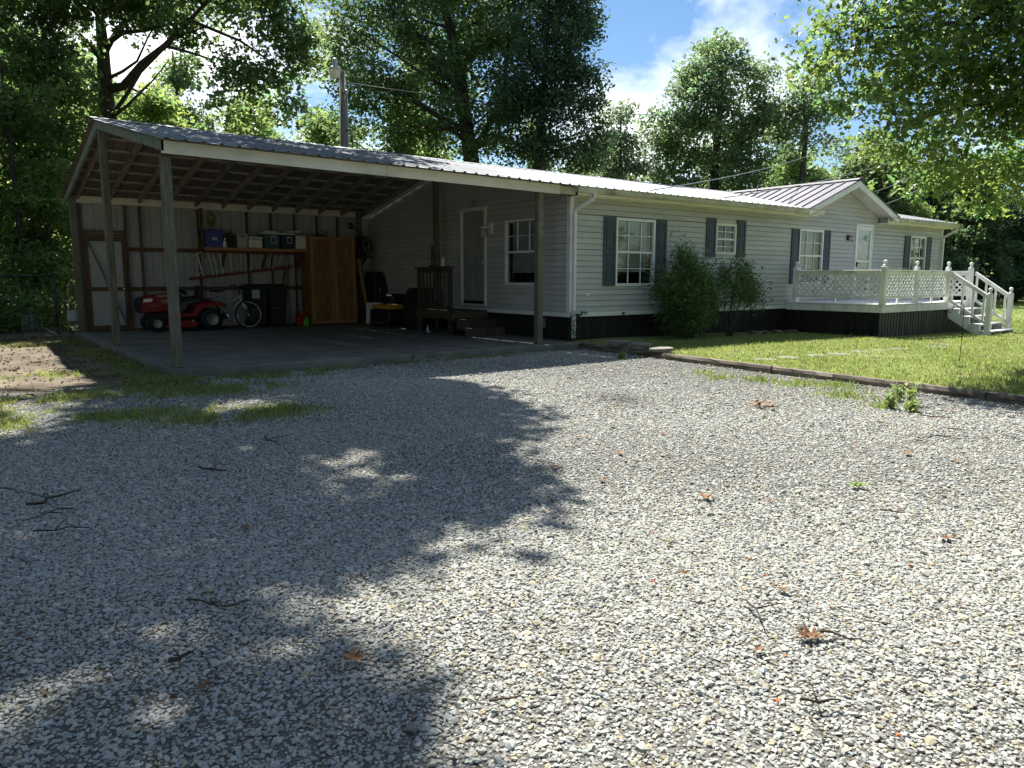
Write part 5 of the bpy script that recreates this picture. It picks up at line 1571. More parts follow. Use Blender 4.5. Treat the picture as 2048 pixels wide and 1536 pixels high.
# ------------------------------------------------------------------ edging timbers, pavers, stepping stones
TIMB = mat('old_landscape_timber', (0.10, 0.082, 0.06), (0.235, 0.205, 0.165), scale=5, rough=0.9, stretch=(4, .5, 4), bump=0.8, bscale=18, bstretch=(10, .5, 10), dirt=((0.045, 0.04, 0.03), .8, 3.0, (2, .5, 2)), var=.08)
def timber(ya, yb, z0, z1, dx, label, w=.15, seed=0):
    r = random.Random(seed)
    n = 14; prof = 8
    vs = []; fs = []
    for i in range(n + 1):
        y = ya + (yb - ya) * i / n
        xc = tim_x(y) + dx
        for k, (a, b) in enumerate(((-.5, 0), (-.5, .72), (-.38, 1.0), (-.1, 1.03), (.2, 1.0), (.42, .97), (.5, .7), (.5, 0))):
            j = r.uniform(-.007, .007)
            sag = -.012 * r.random() if k in (2, 3, 4, 5) else 0
            endw = .012 * r.random() if i in (0, n) else 0
            vs.append((xc + a * w + j, y + endw, z0 + (z1 - z0) * b + (sag if b > .5 else 0)))
    for i in range(n):
        for k in range(prof - 1):
            a = i * prof + k
            fs.append((a, a + prof, a + prof + 1, a + 1))
    fs.append(tuple(range(prof))); fs.append(tuple(n * prof + k for k in range(prof))[::-1])
    m = MB(); m._add(vs, [f[::-1] for f in fs])
    yc = (ya + yb) / 2
    solo('edging_timber', m, TIMB, label, 'timber', (tim_x(yc) + dx, yc, z0), 'timbers edging the lawn')
timber(-0.45, -2.62, -.16, .005, .02, 'brown edging timber under the round concrete pavers nearest the house', seed=1)
timber(-2.35, -4.72, -.16, -.004, -.005, 'grey edging timber between the pavers and the first stepping stone', seed=2)
timber(-4.66, -5.70, -.17, -.012, .025, 'short cracked edging timber just past the first stepping stone', seed=3)
timber(-5.68, -7.50, -.17, -.006, .0, 'long edging timber behind the tall weeds in the gravel', seed=4)
timber(-7.52, -10.2, -.17, -.010, .03, 'split dark edging timber at the camera end of the row', seed=5)

timber(-10.22, -12.6, -.17, -.008, .0, 'grey edging timber next after the split one, towards the road end', seed=6)
timber(-12.62, -15.4, -.17, -.010, .02, 'last edging timber of the row at the road end', seed=7)
PAVE = mat('concrete_paver', (.15, .14, .115), (.25, .235, .20), scale=9, rough=.9, bump=.3, bscale=50, dirt=((.15, .14, .10), .6, 4, (1, 1, 1)), var=.08)
def paver(x, y, z, r, h, label, tilt=(0, 0), n=16, group=None, name='round_paver'):
    m = MB(); rr = random.Random(int(x * 100) + int(y * 10))
    prof = [(r * .97, 0), (r, h * .15), (r, h * .8), (r * .965, h)]
    m.lathe(prof, (0, 0, 0), 'z', n, smooth=False)
    m.v = [(x + a * (1 + rr.uniform(-.02, .02)), y + b * (1 + rr.uniform(-.02, .02)), z + c + a * tilt[0] + b * tilt[1]) for a, b, c in m.v]
    solo(name, m, PAVE, label, 'paver', (x, y, z), group)
paver(-.04, -1.33, .008, .185, .045, 'lower round paver of the pair nearest the downspout', group='round pavers on the timber')
paver(-.02, -1.36, .055, .19, .045, 'top round paver of the pair nearest the downspout', (.02, 0), group='round pavers on the timber')
paver(-.07, -1.87, .008, .185, .042, 'lower round paver of the middle pair on the timber', (0, .02), group='round pavers on the timber')
paver(-.03, -1.90, .052, .19, .042, 'top round paver of the middle pair on the timber', (-.01, .03), group='round pavers on the timber')
paver(-.11, -2.42, .010, .20, .048, 'single pale round paver at the sunlit end of the timber', (.03, -.02), group='round pavers on the timber')
ords = ['first', 'second', 'third', 'fourth', 'fifth', 'sixth', 'seventh', 'eighth', 'ninth']
for i, (x, y) in enumerate(((0.40, -4.05), (0.93, -4.10), (1.55, -4.2), (2.12, -4.27), (2.84, -4.24), (3.48, -4.27), (4.1, -4.32), (5.3, -4.42), (6.15, -4.22))):
    paver(x, y, float(lawn_z(x, y)) - .022, .18 + .02 * math.sin(i * 3), .034, ords[i] + ' stepping stone in the lawn counted from the edging timber', (.01 * math.sin(i), .01), group='stepping stones across the lawn', name='stepping_stone')

# loose bricks and debris at the foot of the wall
BR = mat('old_rubble', (.10, .065, .045), (.20, .16, .12), scale=8, rough=.9, var=.2)
for i, (x, y, a) in enumerate(((2.9, -.35, .3), (5.2, -.55, -.2), (5.65, -.48, .5), (6.1, -.5, .1), (6.6, -.55, -.3))):
    m = MB(); zz = float(lawn_z(x, y)); m.obox((x, y, zz + .035), (math.cos(a), math.sin(a), 0), (-math.sin(a), math.cos(a), .05), (0, -.05, 1), .16, .07, .04, .012)
    solo('rubble_block', m, BR, 'small brown block lying in the shade at the foot of the wall', 'block', (x, y, zz), 'blocks along the foot of the wall')

# shepherd hook in the lawn
m = MB(); hx, hy = 2.35, -6.02; hz = float(lawn_z(hx, hy))
pts = [(hx, hy, hz - .05), (hx + .004, hy, hz + .4), (hx, hy, hz + .80)]
for k in range(9):
    t = k / 8 * math.pi
    pts.append((hx - .075 + .075 * math.cos(t) - .0, hy + .045 - .045 * math.cos(t), hz + .82 + .075 * math.sin(t)))
pts += [(hx - .17, hy + .10, hz + .755), (hx - .20, hy + .12, hz + .75), (hx - .215, hy + .13, hz + .78)]
m.tube(pts, .0055, 6)
solo('garden_hook', m, IRON, 'thin black shepherd hook stuck in the lawn before the steps', 'garden hook', (hx, hy, hz))

# yard light pole with conduit, wires
pl = thing('light_pole', 'grey wooden pole with a yard lamp and metal conduit behind the roof', 'light pole', (0.0, 9.62, -.1))
POLEW = mat('grey_pole_wood', (.11, .11, .10), (.19, .185, .17), scale=5, rough=.9, stretch=(6, 6, .3), bump=.4, bscale=20, bstretch=(8, 8, .3))
m = MB(); m.tube([(-.02, 9.66, -.2), (-.02, 9.65, 3.5), (-.01, 9.64, 6.93)], [.11, .10, .085], 12); part('pole', m, POLEW, pl)
m = MB(); m.tube([(.095, 9.58, 0), (.085, 9.57, 4.5), (.07, 9.56, 6.3)], .035, 8); m.lathe([(.036, 0), (.06, .02), (.062, .08), (.03, .13)], (.07, 9.56, 6.3), 'z', 10); part('conduit', m, GREYMETAL, pl)
m = MB(); m.box(.02, .13, 9.53, 9.60, 5.30, 5.33); m.box(.02, .13, 9.53, 9.60, 2.8, 2.83); part('conduit_strap', m, IRON, pl)
m = MB(); m.tube([(-.02, 9.56, 6.35), (-.05, 9.50, 6.35), (-.12, 9.46, 6.42), (-.16, 9.44, 6.62), (-.30, 9.40, 6.78)], .024, 7); part('lamp_arm', m, GREYMETAL, pl)
m = MB(); m.lathe([(.17, 0), (.19, .02), (.15, .06), (.075, .10), (.07, .12), (.07, .27), (.05, .30)], (-.33, 9.39, 6.86), 'z', 16); lh = part('lamp_head', m, mat('lamp_alloy', (.40, .43, .47), (.48, .51, .55), rough=.4, metal=.3), pl)
m = MB(); m.lathe([(.10, -.20), (.125, -.19), (.165, -.01), (.165, 0)], (-.33, 9.39, 6.858), 'z', 16); part('lamp_glass', m, mat('lamp_refractor', (.50, .49, .42), (.58, .57, .50), rough=.25, scale=30, transl=.35), lh)

def wire(p, q, sag, label, r=.009):
    m = MB(); pts = []
    for k in range(25):
        t = k / 24; v = Vector(p).lerp(Vector(q), t); v.z -= sag * 4 * t * (1 - t); pts.append(v)
    m.tube(pts, r, 5)
    solo('power_line', m, mat('cable_black', (.02, .02, .022), rough=.6) if 'dark' in label else mat('cable_pale', (.30, .31, .32), rough=.5), label, 'power line', p)
wire((.05, 9.57, 6.62), (42.7, 18.5, 13.9), 1.1, 'dark power line strung from the light pole across the trees', .012)
wire((1.9, -.25, 2.93), (28.3, 10.6, 8.2), .25, 'pale power line rising from the middle of the front eave', .011)
wire((4.2, -.3, 2.93), (26.1, 6.0, 6.8), .2, 'pale power line rising from the roof just left of the gable', .011)
wire((11.0, 1.2, 3.3), (26.5, 5.7, 6.05), .15, 'pale power line rising from behind the gable ridge', .011)
wire((13.2, 1.35, 3.25), (23.5, 4.25, 5.0), .1, 'lowest pale power line, over the short roof beyond the gable', .011)

# electric box on the outer rear post
ub = thing('utility_box', 'grey utility box with conduit on the outer rear carport post', 'utility box', (-7.25, 8.35, -.1))
m = MB(); m.box(-7.33, -7.13, 8.27, 8.42, .24, .48, .01); part('box', m, GREYMETAL, ub)
m = MB(); m.tube([(-7.2, 8.33, .24), (-7.2, 8.33, -.1)], .016, 6); m.tube([(-7.27, 8.33, .48), (-7.27, 8.33, .95), (-7.24, 8.3, 1.1)], .013, 6); part('conduit', m, GREYMETAL, ub)

# chain link fence beyond the dirt yard
FEN = mat('fence_wire', (.05, .055, .055), (.09, .095, .095), rough=.5, metal=.5)
fe = thing('chain_link_fence', 'chain link fence with top rail across the dirt yard', 'fence', (-10.5, 9.2, -.1))
for x in (-7.42, -9.6, -11.8, -14.0):
    m = MB(); m.cyl((x, 9.2, -.2), (x, 9.2, 1.27), .028, n=8); m.lathe([(.034, 0), (.034, .03), (.01, .06)], (x, 9.2, 1.27), 'z', 8); part('fence_post', m, FEN, fe)
m = MB(); m.cyl((-14.2, 9.2, 1.235), (-7.40, 9.2, 1.235), .02, n=8); part('top_rail', m, FEN, fe)
m = MB()
st = .10; H = 1.3
c = -14.2
while c < -7.4:
    for s in (1, -1):
        xa, xb = (c, c + H) if s > 0 else (c + H, c)
        if xb > -7.42 or xa > -7.42:
            continue
        m.tube([(xa, 9.2 + .004 * s, -.08), (xb, 9.2 + .004 * s, 1.22)], .0022, 3, cap=False)
    c += st
f_ = part('wire_mesh', m, FEN, fe); f_['kind'] = 'stuff'
wp = thing('wire_gate', 'small pale wire gate leaning at the foot of the fence', 'gate', (-7.8, 8.9, -.1))
m = MB()
for k in range(11): m.tube([(-8.12, 8.92, -.08 + k * .045), (-7.76, 8.92, -.08 + k * .045)], .004, 4)
for k in range(3): m.tube([(-8.12 + k * .18, 8.92, -.1), (-8.12 + k * .18, 8.92, .40)], .005, 4)
part('rods', m, GREYMETAL, wp)
m = MB()
for k in range(5): m.tube([(-7.78 + k * .05, 8.88, .12 - k * .03), (-7.50 + k * .02, 8.80, -.10)], .004, 4); m.tube([(-7.78 + k * .07, 8.88, -.1), (-7.66 + k * .06, 8.86, .1)], .004, 4)
part('bent_mesh', m, GREYMETAL, wp)

# fallen leaves and twigs on the gravel
OAKL = [(0, -.5), (.07, -.30), (.26, -.30), (.13, -.12), (.36, -.02), (.16, .08), (.30, .28), (.11, .26), (0, .5), (-.11, .25), (-.30, .27), (-.16, .07), (-.36, -.03), (-.13, -.13), (-.25, -.31), (-.07, -.30)]
DRY = mat('dry_leaf', (.18, .085, .034), (.29, .15, .07), scale=25, rough=.7, var=.3)
GRN = mat('fresh_fallen_leaf', (.16, .24, .03), (.22, .32, .05), scale=25, rough=.6)
def fallen(x, y, s, rot, mt, label, group=None):
    m = MB(); rr = random.Random(int(abs(x * y) * 1000)); z = gravel_z(x, y) + .019
    n = len(OAKL); vs = []
    curl = rr.uniform(.6, 1.6)
    for u, v in OAKL + [(u * .4, v * .45) for u, v in OAKL]:
        h = (u * u * 1.6 * curl + v * v * .5) * s * .9 + rr.uniform(0, .05) * s
        a, b = u * s, v * s
        vs.append((x + a * math.cos(rot) - b * math.sin(rot), y + a * math.sin(rot) + b * math.cos(rot), z + h))
    fs = [(i, (i + 1) % n, n + (i + 1) % n, n + i) for i in range(n)] + [tuple(n + i for i in range(n))]
    m._add(vs, fs)
    tip = Vector(vs[0]); d = Vector((math.sin(rot), -math.cos(rot), 0))
    m.tube([tip, tip + d * s * .35 + Vector((0, 0, -.01))], .0022, 4)
    solo('fallen_leaf', m, mt, label, 'leaf', (x, y, z), group)
LV = [(-5.805, -8.281), (-5.584, -8.605), (-3.962, -5.002), (-3.366, -5.452), (-2.955, -6.882), (-6.243, -7.327), (-4.877, -6.639), (-5.553, -6.619), (-5.507, -6.309), (-6.883, -9.06), (-5.223, -9.333), (-5.676, -9.197), (-8.421, -6.901), (-6.625, -8.546), (-3.969, -8.217), (-3.885, -8.528), (-3.113, -5.516), (-3.336, -8.002), (-5.649, -6.903), (-4.669, -9.055), (-7.061, -8.689), (-6.3, -6.9), (-4.3, -7.4), (-7.4, -9.3), (-1.5, -6.4), (-1.3, -6.1), (-1.05, -4.9), (-1.7, -7.6), (-1.0, -7.5), (-.95, -7.9), (-1.1, -5.6), (-.9, -6.6)]
for i, (x, y) in enumerate(LV):
    if i % 3 == 1: continue
    fallen(x, y, .05 + .055 * ((i * 37) % 10) / 10, i * 2.4, DRY, 'dry orange brown oak leaf lying on the gravel', 'dry oak leaves scattered on the gravel')
fallen(-7.175, -9.36, .125, 1.1, DRY, 'largest curled orange oak leaf on the gravel, with a twig beside it')
fallen(-8.575, -8.51, .11, .5, DRY, 'tan oak leaf tipped up on the shaded gravel band')
fallen(-9.029, -8.369, .07, 2.2, DRY, 'small tan leaf in the sunlit gravel near the stick')
for (x, y, s) in ((-5.085, -8.428, .13),):
    fallen(x, y, s, .9, GRN, 'fresh yellow green leaf lying on the sunlit gravel')
fallen(-6.04, -8.0, .12, 2.6, DRY, 'flat orange oak leaf in the middle of the sunlit gravel')
# leaf heap
m = MB(); rr = random.Random(5)
for k in range(26):
    cx_, cy_ = -2.92 + rr.gauss(0, .07), -6.27 + rr.gauss(0, .05); a = rr.uniform(0, 6.28); t = rr.uniform(-.6, .6); s = rr.uniform(.035, .06)
    ux = Vector((math.cos(a), math.sin(a), t)); uy = Vector((-math.sin(a), math.cos(a), rr.uniform(-.4, .4)))
    c_ = Vector((cx_, cy_, gravel_z(cx_, cy_) + .05))
    m._add([c_ - ux * s, c_ - uy * s * .35, c_ + ux * s, c_ + uy * s * .35], [(0, 1, 2, 3)])
hp = solo('leaf_heap', m, DRY, 'little heap of brown leaves on the gravel near the timber', 'leaf heap', (-2.92, -6.27, -.08)); hp['kind'] = 'stuff'
TW = mat('twig_bark', (.035, .026, .018), (.08, .062, .045), scale=30, rough=.9, var=.3)
TWG = [((-8.276, -5.461), (-8.158, -5.683)), ((-9.39, -5.297), (-9.278, -5.514)), ((-9.28, -5.82), (-9.0, -5.64)), ((-9.357, -6.468), (-9.306, -6.593)), ((-9.302, -6.327), (-9.072, -6.454)), ((-8.829, -5.723), (-8.718, -5.94)), ((-9.085, -8.171), (-9.004, -8.15)), ((-8.909, -7.698), (-8.803, -7.836)), ((-8.81, -7.858), (-8.702, -7.856)), ((-7.046, -8.967), (-6.976, -9.039)), ((-7.112, -9.038), (-7.237, -9.216)), ((-7.128, -9.373), (-7.073, -9.532)), ((-7.592, -9.579), (-7.501, -9.659)), ((-5.679, -6.611), (-5.491, -6.666)), ((-2.234, -7.526), (-2.123, -7.77)), ((-2.753, -7.989), (-2.724, -8.117)), ((-3.174, -8.028), (-3.107, -8.269)), ((-5.504, -8.781), (-5.438, -8.888)), ((-7.838, -6.191), (-7.686, -6.153)), ((-8.366, -9.016), (-8.268, -9.04)), ((-7.606, -4.766), (-7.6, -5.2)), ((-5.746, -7.023), (-5.4, -7.0)), ((-9.1, -6.0), (-9.35, -6.1)), ((-8.0, -6.6), (-7.85, -6.75))]
for i, (a, b) in enumerate(TWG):
    if i in (3, 5, 9, 13, 18, 21, 23): continue
    rr = random.Random(i); a = Vector((*a, 0)); b = Vector((*b, 0)); nrm = Vector((-(b - a).y, (b - a).x, 0))
    pts = []
    for k in range(6):
        q = a.lerp(b, k / 5) + nrm * rr.uniform(-.10, .10); q.z = gravel_z(q.x, q.y) + .032 + .006 * rr.random(); pts.append(q)
    big = i in (2, 0, 6)
    m = MB(); m.tube(pts, [(.009 if big else .005) * (1 - .1 * k) for k in range(6)], 5)
    if i % 2 == 0:
        m.tube([pts[2], pts[2] + nrm * .5 + Vector((0, 0, .02))], [.004, .002], 4)
    solo('twig', m, TW, 'dark thin twig lying on the gravel' if not big else ('dark stick lying on the shaded gravel', 0, 'thickest dark stick in the shaded gravel patch', 0, 0, 0, 'short brown stick in the sunlit gravel band')[i], 'twig', tuple(pts[0]), 'twigs scattered on the gravel' if not big else None)
# ------------------------------------------------------------------ vegetation
LEAF = mat('oak_foliage', (.85, .85, .85), (1.1, 1.1, 1.1), scale=3, rough=.38, spec=.55, attr='tint', transl=.55)
LEAFD = mat('dark_foliage', (.8, .8, .8), (1.05, 1.05, 1.05), scale=3, rough=.42, spec=.5, attr='tint', transl=.35)
BLADE = mat('grass_blade', (.9, .9, .9), (1.05, 1.05, 1.05), scale=3, rough=.6, spec=.25, attr='tint', transl=.35)
BARK = mat('oak_bark', (.035, .030, .025), (.085, .075, .062), scale=7, rough=.95, stretch=(3, 3, .7), bump=.9, bscale=14, bstretch=(5, 5, 1.2), dirt=((.08, .09, .06), .4, 5, (1, 1, 1)))

RHOMB = np.array([(0, -.5), (.30, -.05), (0, .5), (-.30, -.05)])
LOBED6 = np.array([(0, -.5), (.30, -.30), (.12, -.08), (.36, .06), (0, .5), (-.36, .06), (-.12, -.08), (-.30, -.30)])
LOBED = np.array(OAKL)[[0, 2, 3, 4, 5, 6, 8, 10, 11, 12, 13, 14]] * 1.08
NARROW = np.array([(0, -.5), (.13, 0), (0, .5), (-.13, 0)])
def leaf_cloud(C, sig, per, size, shape, rng, base, vary=.35, flat=.6, up=.7):
    """C: clump centres (n,3); sig (n,) blob radii -> vertices, faces, tint"""
    n = len(C); per_ = np.maximum(1, (per * rng.uniform(.6, 1.4, n)).astype(int))
    idx = np.repeat(np.arange(n), per_); m = len(idx)
    off = rng.normal(0, 1, (m, 3)); r = np.linalg.norm(off, axis=1, keepdims=True); off *= np.minimum(1, 1.9 / r)
    P = C[idx] + off * sig[idx][:, None] * np.array([1, 1, flat])
    nr = rng.normal(0, .62, (m, 3)); nr[:, 2] += up; nr /= np.linalg.norm(nr, axis=1, keepdims=True)
    t = rng.normal(0, 1, (m, 3)); t[:, 2] -= .35
    t -= nr * (t * nr).sum(1, keepdims=True); t /= np.linalg.norm(t, axis=1, keepdims=True) + 1e-9
    b = np.cross(nr, t)
    s = size * np.clip(rng.lognormal(-.06, .3, m), .45, 1.9)
    k = len(shape)
    bend = (shape[:, 0] ** 2 * .9 - (shape[:, 1]) ** 2 * .5)
    V = P[:, None] + s[:, None, None] * (b[:, None] * shape[None, :, :1] + t[:, None] * shape[None, :, 1:2] + nr[:, None] * bend[None, :, None])
    cl = rng.uniform(1 - vary, 1 + vary, n)[idx] * rng.uniform(.75, 1.25, m)
    hue = np.clip(rng.normal(.0, 1, n)[idx] * .5 + rng.normal(0, .6, m), -1.6, 1.6)
    col = np.array(base)[None] * cl[:, None] * (1 + hue[:, None] * np.array([.22, .05, -.10]))
    F = np.arange(m * k).reshape(m, k)
    return V.reshape(-1, 3), F, np.repeat(np.clip(col, .005, .6), k, 0)

def noise3(P, seed, sc):
    r = np.random.default_rng(seed); v = np.zeros(len(P))
    for _ in range(5):
        w = r.normal(0, sc, 3); v += np.sin(P @ w + r.uniform(0, 6.28))
    return v / 5
def clumps_in(blobs, dens, rng, seed=0, gap=-.18, outer=.45):
    out = []
    for bx, by, bz, rx, ry, rz in blobs:
        n = int(dens * (rx * ry * rz) ** (2 / 3) * 4)
        d = rng.normal(0, 1, (n, 3)); d /= np.linalg.norm(d, axis=1, keepdims=True)
        d *= rng.uniform(0, 1, (n, 1)) ** outer
        out.append(np.array([bx, by, bz]) + d * np.array([rx, ry, rz]))
    P = np.concatenate(out)
    return P[noise3(P, seed, 1.3) > gap]

def tree(name, label, base, trunk, r0, limbs, blobs, leaf=.16, per=34, dens=4.0, sig=.40, shape=RHOMB, tint=(.055, .095, .022), seed=1, group=None, lm=None, auto=14, gap=-.18, cat='tree', extra=None, flat=.6, bark=None, twig_r=.012):
    """trunk: list of points; limbs: explicit list of point lists; blobs: crown volumes"""
    rng = np.random.default_rng(seed)
    root = thing(name, label, cat, base, 0, group)
    wd = MB()
    tp = [Vector(p) for p in trunk]
    wd.tube([tp[0] - Vector((0, 0, .3))] + tp, [r0 * 1.5] + [r0 * (1.12 - .9 * (i / (len(tp) - 1)) ** 1.1) for i in range(len(tp))], 10)
    L = []
    for pts in limbs:
        pts, rr = (pts if isinstance(pts, tuple) else (pts, r0 * .45))
        p = [Vector(q) for q in pts]
        wd.tube(p, [rr * (1 - .75 * i / (len(p) - 1)) for i in range(len(p))], 7)
        L.append(p)
    B = [(b if len(b) == 6 else (*b[:3], b[3], b[3], b[3] * .85)) for b in blobs]
    dense_trunk = [tp[i].lerp(tp[i + 1], k / 8) for i in range(len(tp) - 1) for k in range(8)]
    for k in range(auto):
        b = B[k % len(B)]
        d = rng.normal(0, 1, 3); d /= np.linalg.norm(d)
        e = Vector((b[0] + d[0] * b[3] * .6, b[1] + d[1] * b[4] * .6, b[2] + d[2] * b[5] * .6))
        cand = [q for q in dense_trunk if q.z < e.z - .15 * (e - q).length] or dense_trunk[:3]
        s = min(cand, key=lambda q: (q - e).length + abs(q.z - (e.z - (e.xy - q.xy).length * .55)) * .6)
        mid = s.lerp(e, .5) + Vector((rng.normal(0, .25), rng.normal(0, .25), rng.normal(.15, .2)))
        pts = [s, s.lerp(mid, .55) + Vector((0, 0, -.05)), mid, mid.lerp(e, .55) + Vector(rng.normal(0, .12, 3)), e]
        ln = (e - s).length
        rr = min(r0 * .4, .02 + ln * .012)
        wd.tube(pts, [rr, rr * .8, rr * .6, rr * .42, rr * .22], 6)
        L.append(pts)
    C = clumps_in(B, dens, rng, seed, gap)
    if extra is not None: C = np.concatenate([C, extra])
    lp = np.array([tuple(a.lerp(b, k / 5)) for pts in L for a, b in zip(pts[:-1], pts[1:]) for k in range(1, 6)] or [tuple(q) for q in dense_trunk])
    for c in C:
        j = ((lp - c) ** 2).sum(1).argmin()
        a = Vector(lp[j]); b = Vector(c); mid = a.lerp(b, .5) + Vector(rng.normal(0, .06, 3)) + Vector((0, 0, .04))
        wd.tube([a, mid, b], [twig_r, twig_r * .7, twig_r * .3], 3, cap=False)
    part('trunk', wd, bark or BARK, root)
    V, F, col = leaf_cloud(C, sig * rng.uniform(.6, 1.3, len(C)), per, leaf, shape, rng, tint, flat=flat)
    me = np_mesh('crown', V - np.array(base), F, lm or LEAF, col)
    o = bpy.data.objects.new('crown', me); COL.objects.link(o); o.parent = root
    return root, len(F) * (len(shape) - 2)

TRI = 0
def T(*a, **k):
    global TRI
    r, n = tree(*a, **k); TRI += n; print(a[0], n); return r

# big oak behind the carport, spreading limbs
T('oak_tree', 'tall dark trunked oak with forked spreading limbs rising behind the carport roof', (-4.95, 15.9, -.1),
  [(-5.11, 16.04, -.1), (-4.95, 15.9, 3), (-4.89, 15.87, 6.0), (-4.91, 15.89, 7.03), (-4.9, 15.88, 8.19), (-4.92, 15.89, 8.91), (-4.89, 15.87, 10.32), (-4.7, 15.7, 12.5)], .27,
  [([(-4.86, 15.85, 6.91), (-4.5, 15.32, 6.95), (-4.16, 14.3, 7.43), (-3.76, 13.24, 7.76), (-3.33, 12.16, 8.27), (-2.93, 11.1, 8.77)], .15),
   ([(-4.88, 15.86, 8.16), (-4.51, 14.95, 8.4), (-4.09, 14.0, 8.31), (-3.59, 12.98, 8.32)], .10),
   ([(-4.83, 15.82, 8.05), (-4.45, 15.91, 8.71), (-3.92, 15.88, 9.54)], .11),
   ([(-4.95, 15.92, 7.78), (-5.46, 15.68, 8.25), (-6.03, 15.48, 8.72), (-6.63, 15.31, 9.09)], .09),
   ([(-4.96, 15.92, 6.88), (-5.29, 16.43, 7.22), (-5.67, 16.97, 7.57)], .07),
   ([(-3.76, 13.24, 7.76), (-3.28, 12.5, 7.5), (-2.93, 11.85, 7.24), (-2.69, 11.41, 6.63)], .05),
   ([(-4.34, 14.94, 6.82), (-4.14, 14.29, 6.55), (-3.95, 13.89, 6.22)], .04),
   ([(-3.33, 12.16, 8.27), (-2.4, 10.9, 7.6), (-1.9, 9.9, 6.9), (-1.7, 9.7, 5.8)], .05),
   ([(-4.9, 15.9, 5.6), (-6.0, 15.2, 5.9), (-6.7, 14.6, 5.2), (-7.4, 14.1, 4.0)], .07)],
  [(-6.87, 14.87, 8.0, 1.32), (-5.86, 14.09, 8.26, 1.17), (-6.75, 14.78, 6.54, 1.47), (-6.74, 14.77, 5.05, 1.32), (-7.5, 14.09, 3.69, 0.98), (-6.35, 14.47, 4.23, 0.73), (-7.69, 12.98, 5.07, 0.93), (-3.95, 13.89, 8.86, 0.92), (-3.45, 12.25, 8.01, 0.88), (-3.81, 13.15, 7.21, 0.5), (-2.93, 11.85, 7.35, 0.73), (-2.68, 11.03, 6.43, 0.72), (-1.73, 9.67, 7.82, 0.84), (-1.28, 9.32, 7.07, 0.63), (-1.98, 9.86, 6.56, 0.7), (-1.7, 9.65, 5.53, 0.5), (-2.22, 11.31, 5.6, 0.5), (-4.58, 14.37, 9.94, 1.84), (-2.83, 11.77, 9.57, 1.61), (-1.68, 9.63, 9.19, 1.12), (-6.75, 14.78, 9.69, 1.76)],
  leaf=.155, per=60, dens=7.0, sig=.33, shape=LOBED6, seed=3, auto=10, tint=(0.083, 0.136, 0.045), gap=-.26, twig_r=.006)

# forked tree behind the house
T('forked_tree', 'large forked broadleaf tree rising behind the middle of the roof', (7.36, 14.05, -.1),
  [(7.36, 14.05, -.1), (7.38, 14.03, 3), (7.38, 14.03, 5.72), (7.19, 14.18, 7.21), (7.05, 14.29, 8.86), (6.8, 14.47, 10.31), (6.47, 14.73, 12.09), (6.2, 14.94, 14.5)], .36,
  [([(7.41, 14.01, 6.09), (7.72, 13.77, 6.56), (8.18, 13.42, 7.67), (8.41, 13.24, 8.86), (8.56, 13.13, 10.49)], .19),
   ([(7.31, 14.09, 6.37), (6.73, 14.53, 6.87), (5.96, 15.12, 6.93), (5.05, 15.82, 7.02)], .11),
   ([(7.12, 14.23, 8.13), (6.44, 14.75, 9.04), (5.7, 15.31, 10.49), (5.26, 15.65, 11.2)], .11),
   ([(7.2, 14.17, 8.5), (6.59, 14.63, 8.68), (6.14, 14.98, 9.22)], .07),
   ([(7.12, 14.23, 9.04), (7.66, 13.82, 10.49), (7.66, 13.81, 11.91)], .12),
   ([(7.28, 14.11, 9.41), (8.03, 13.53, 9.95), (8.41, 13.24, 10.31)], .07)],
  [(3.6, 16.93, 10.48, 1.6), (4.96, 15.88, 11.2, 1.8), (6.67, 15.83, 10.05, 1.65), (4.08, 15.93, 8.55, 1.77), (5.51, 15.46, 7.58, 1.6), (3.67, 16.87, 7.02, 1.1), (7.21, 14.16, 10.85, 2.0), (8.41, 13.24, 10.31, 1.4), (7.95, 13.59, 6.47, 1.2), (6.95, 15.62, 6.83, 1.03), (5.19, 15.71, 6.28, 1.0), (3.11, 17.3, 9.22, 0.8), (7.28, 15.36, 8.55, 1.24), (6.4, 13.4, 9.3, .9), (7.9, 12.9, 8.6, .8), (6.3, 13.9, 7.4, .8), (8.1, 12.8, 7.4, .8), (6.78, 14.49, 12.9, 2.4), (8.71, 13.01, 12.6, 1.8), (4.7, 16.08, 12.9, 1.8)],
  leaf=.155, per=72, dens=7, sig=.40, seed=5, auto=22, tint=(0.092, 0.147, 0.050), gap=-.2, twig_r=.007)
T('dark_tree', 'dense dark bluish green tree beside the forked tree, edge against the sky', (8.0, 11.0, -.1),
  [(8.0, 11.0, -.1), (8.05, 10.95, 3), (8.2, 10.88, 6), (8.4, 10.8, 9), (8.5, 10.7, 12)], .2, [],
  [(8.47, 10.68, 10.21, 1.68), (9.38, 9.98, 10.04, 0.84), (8.2, 10.88, 8.35, 1.68), (9.4, 9.96, 8.19, 0.93), (7.49, 11.42, 7.33, 1.12), (8.85, 10.38, 6.64, 1.49), (9.71, 9.72, 6.12, 0.65), (7.93, 11.09, 5.59, 0.93), (9.22, 10.1, 5.42, 0.93), (8.6, 10.58, 11.86, 1.68), (9.77, 9.68, 7.16, 0.47)],
  leaf=.13, per=84, dens=7.5, sig=.36, seed=6, auto=18, tint=(0.050, 0.094, 0.040), lm=LEAFD, gap=-.6, twig_r=.006)
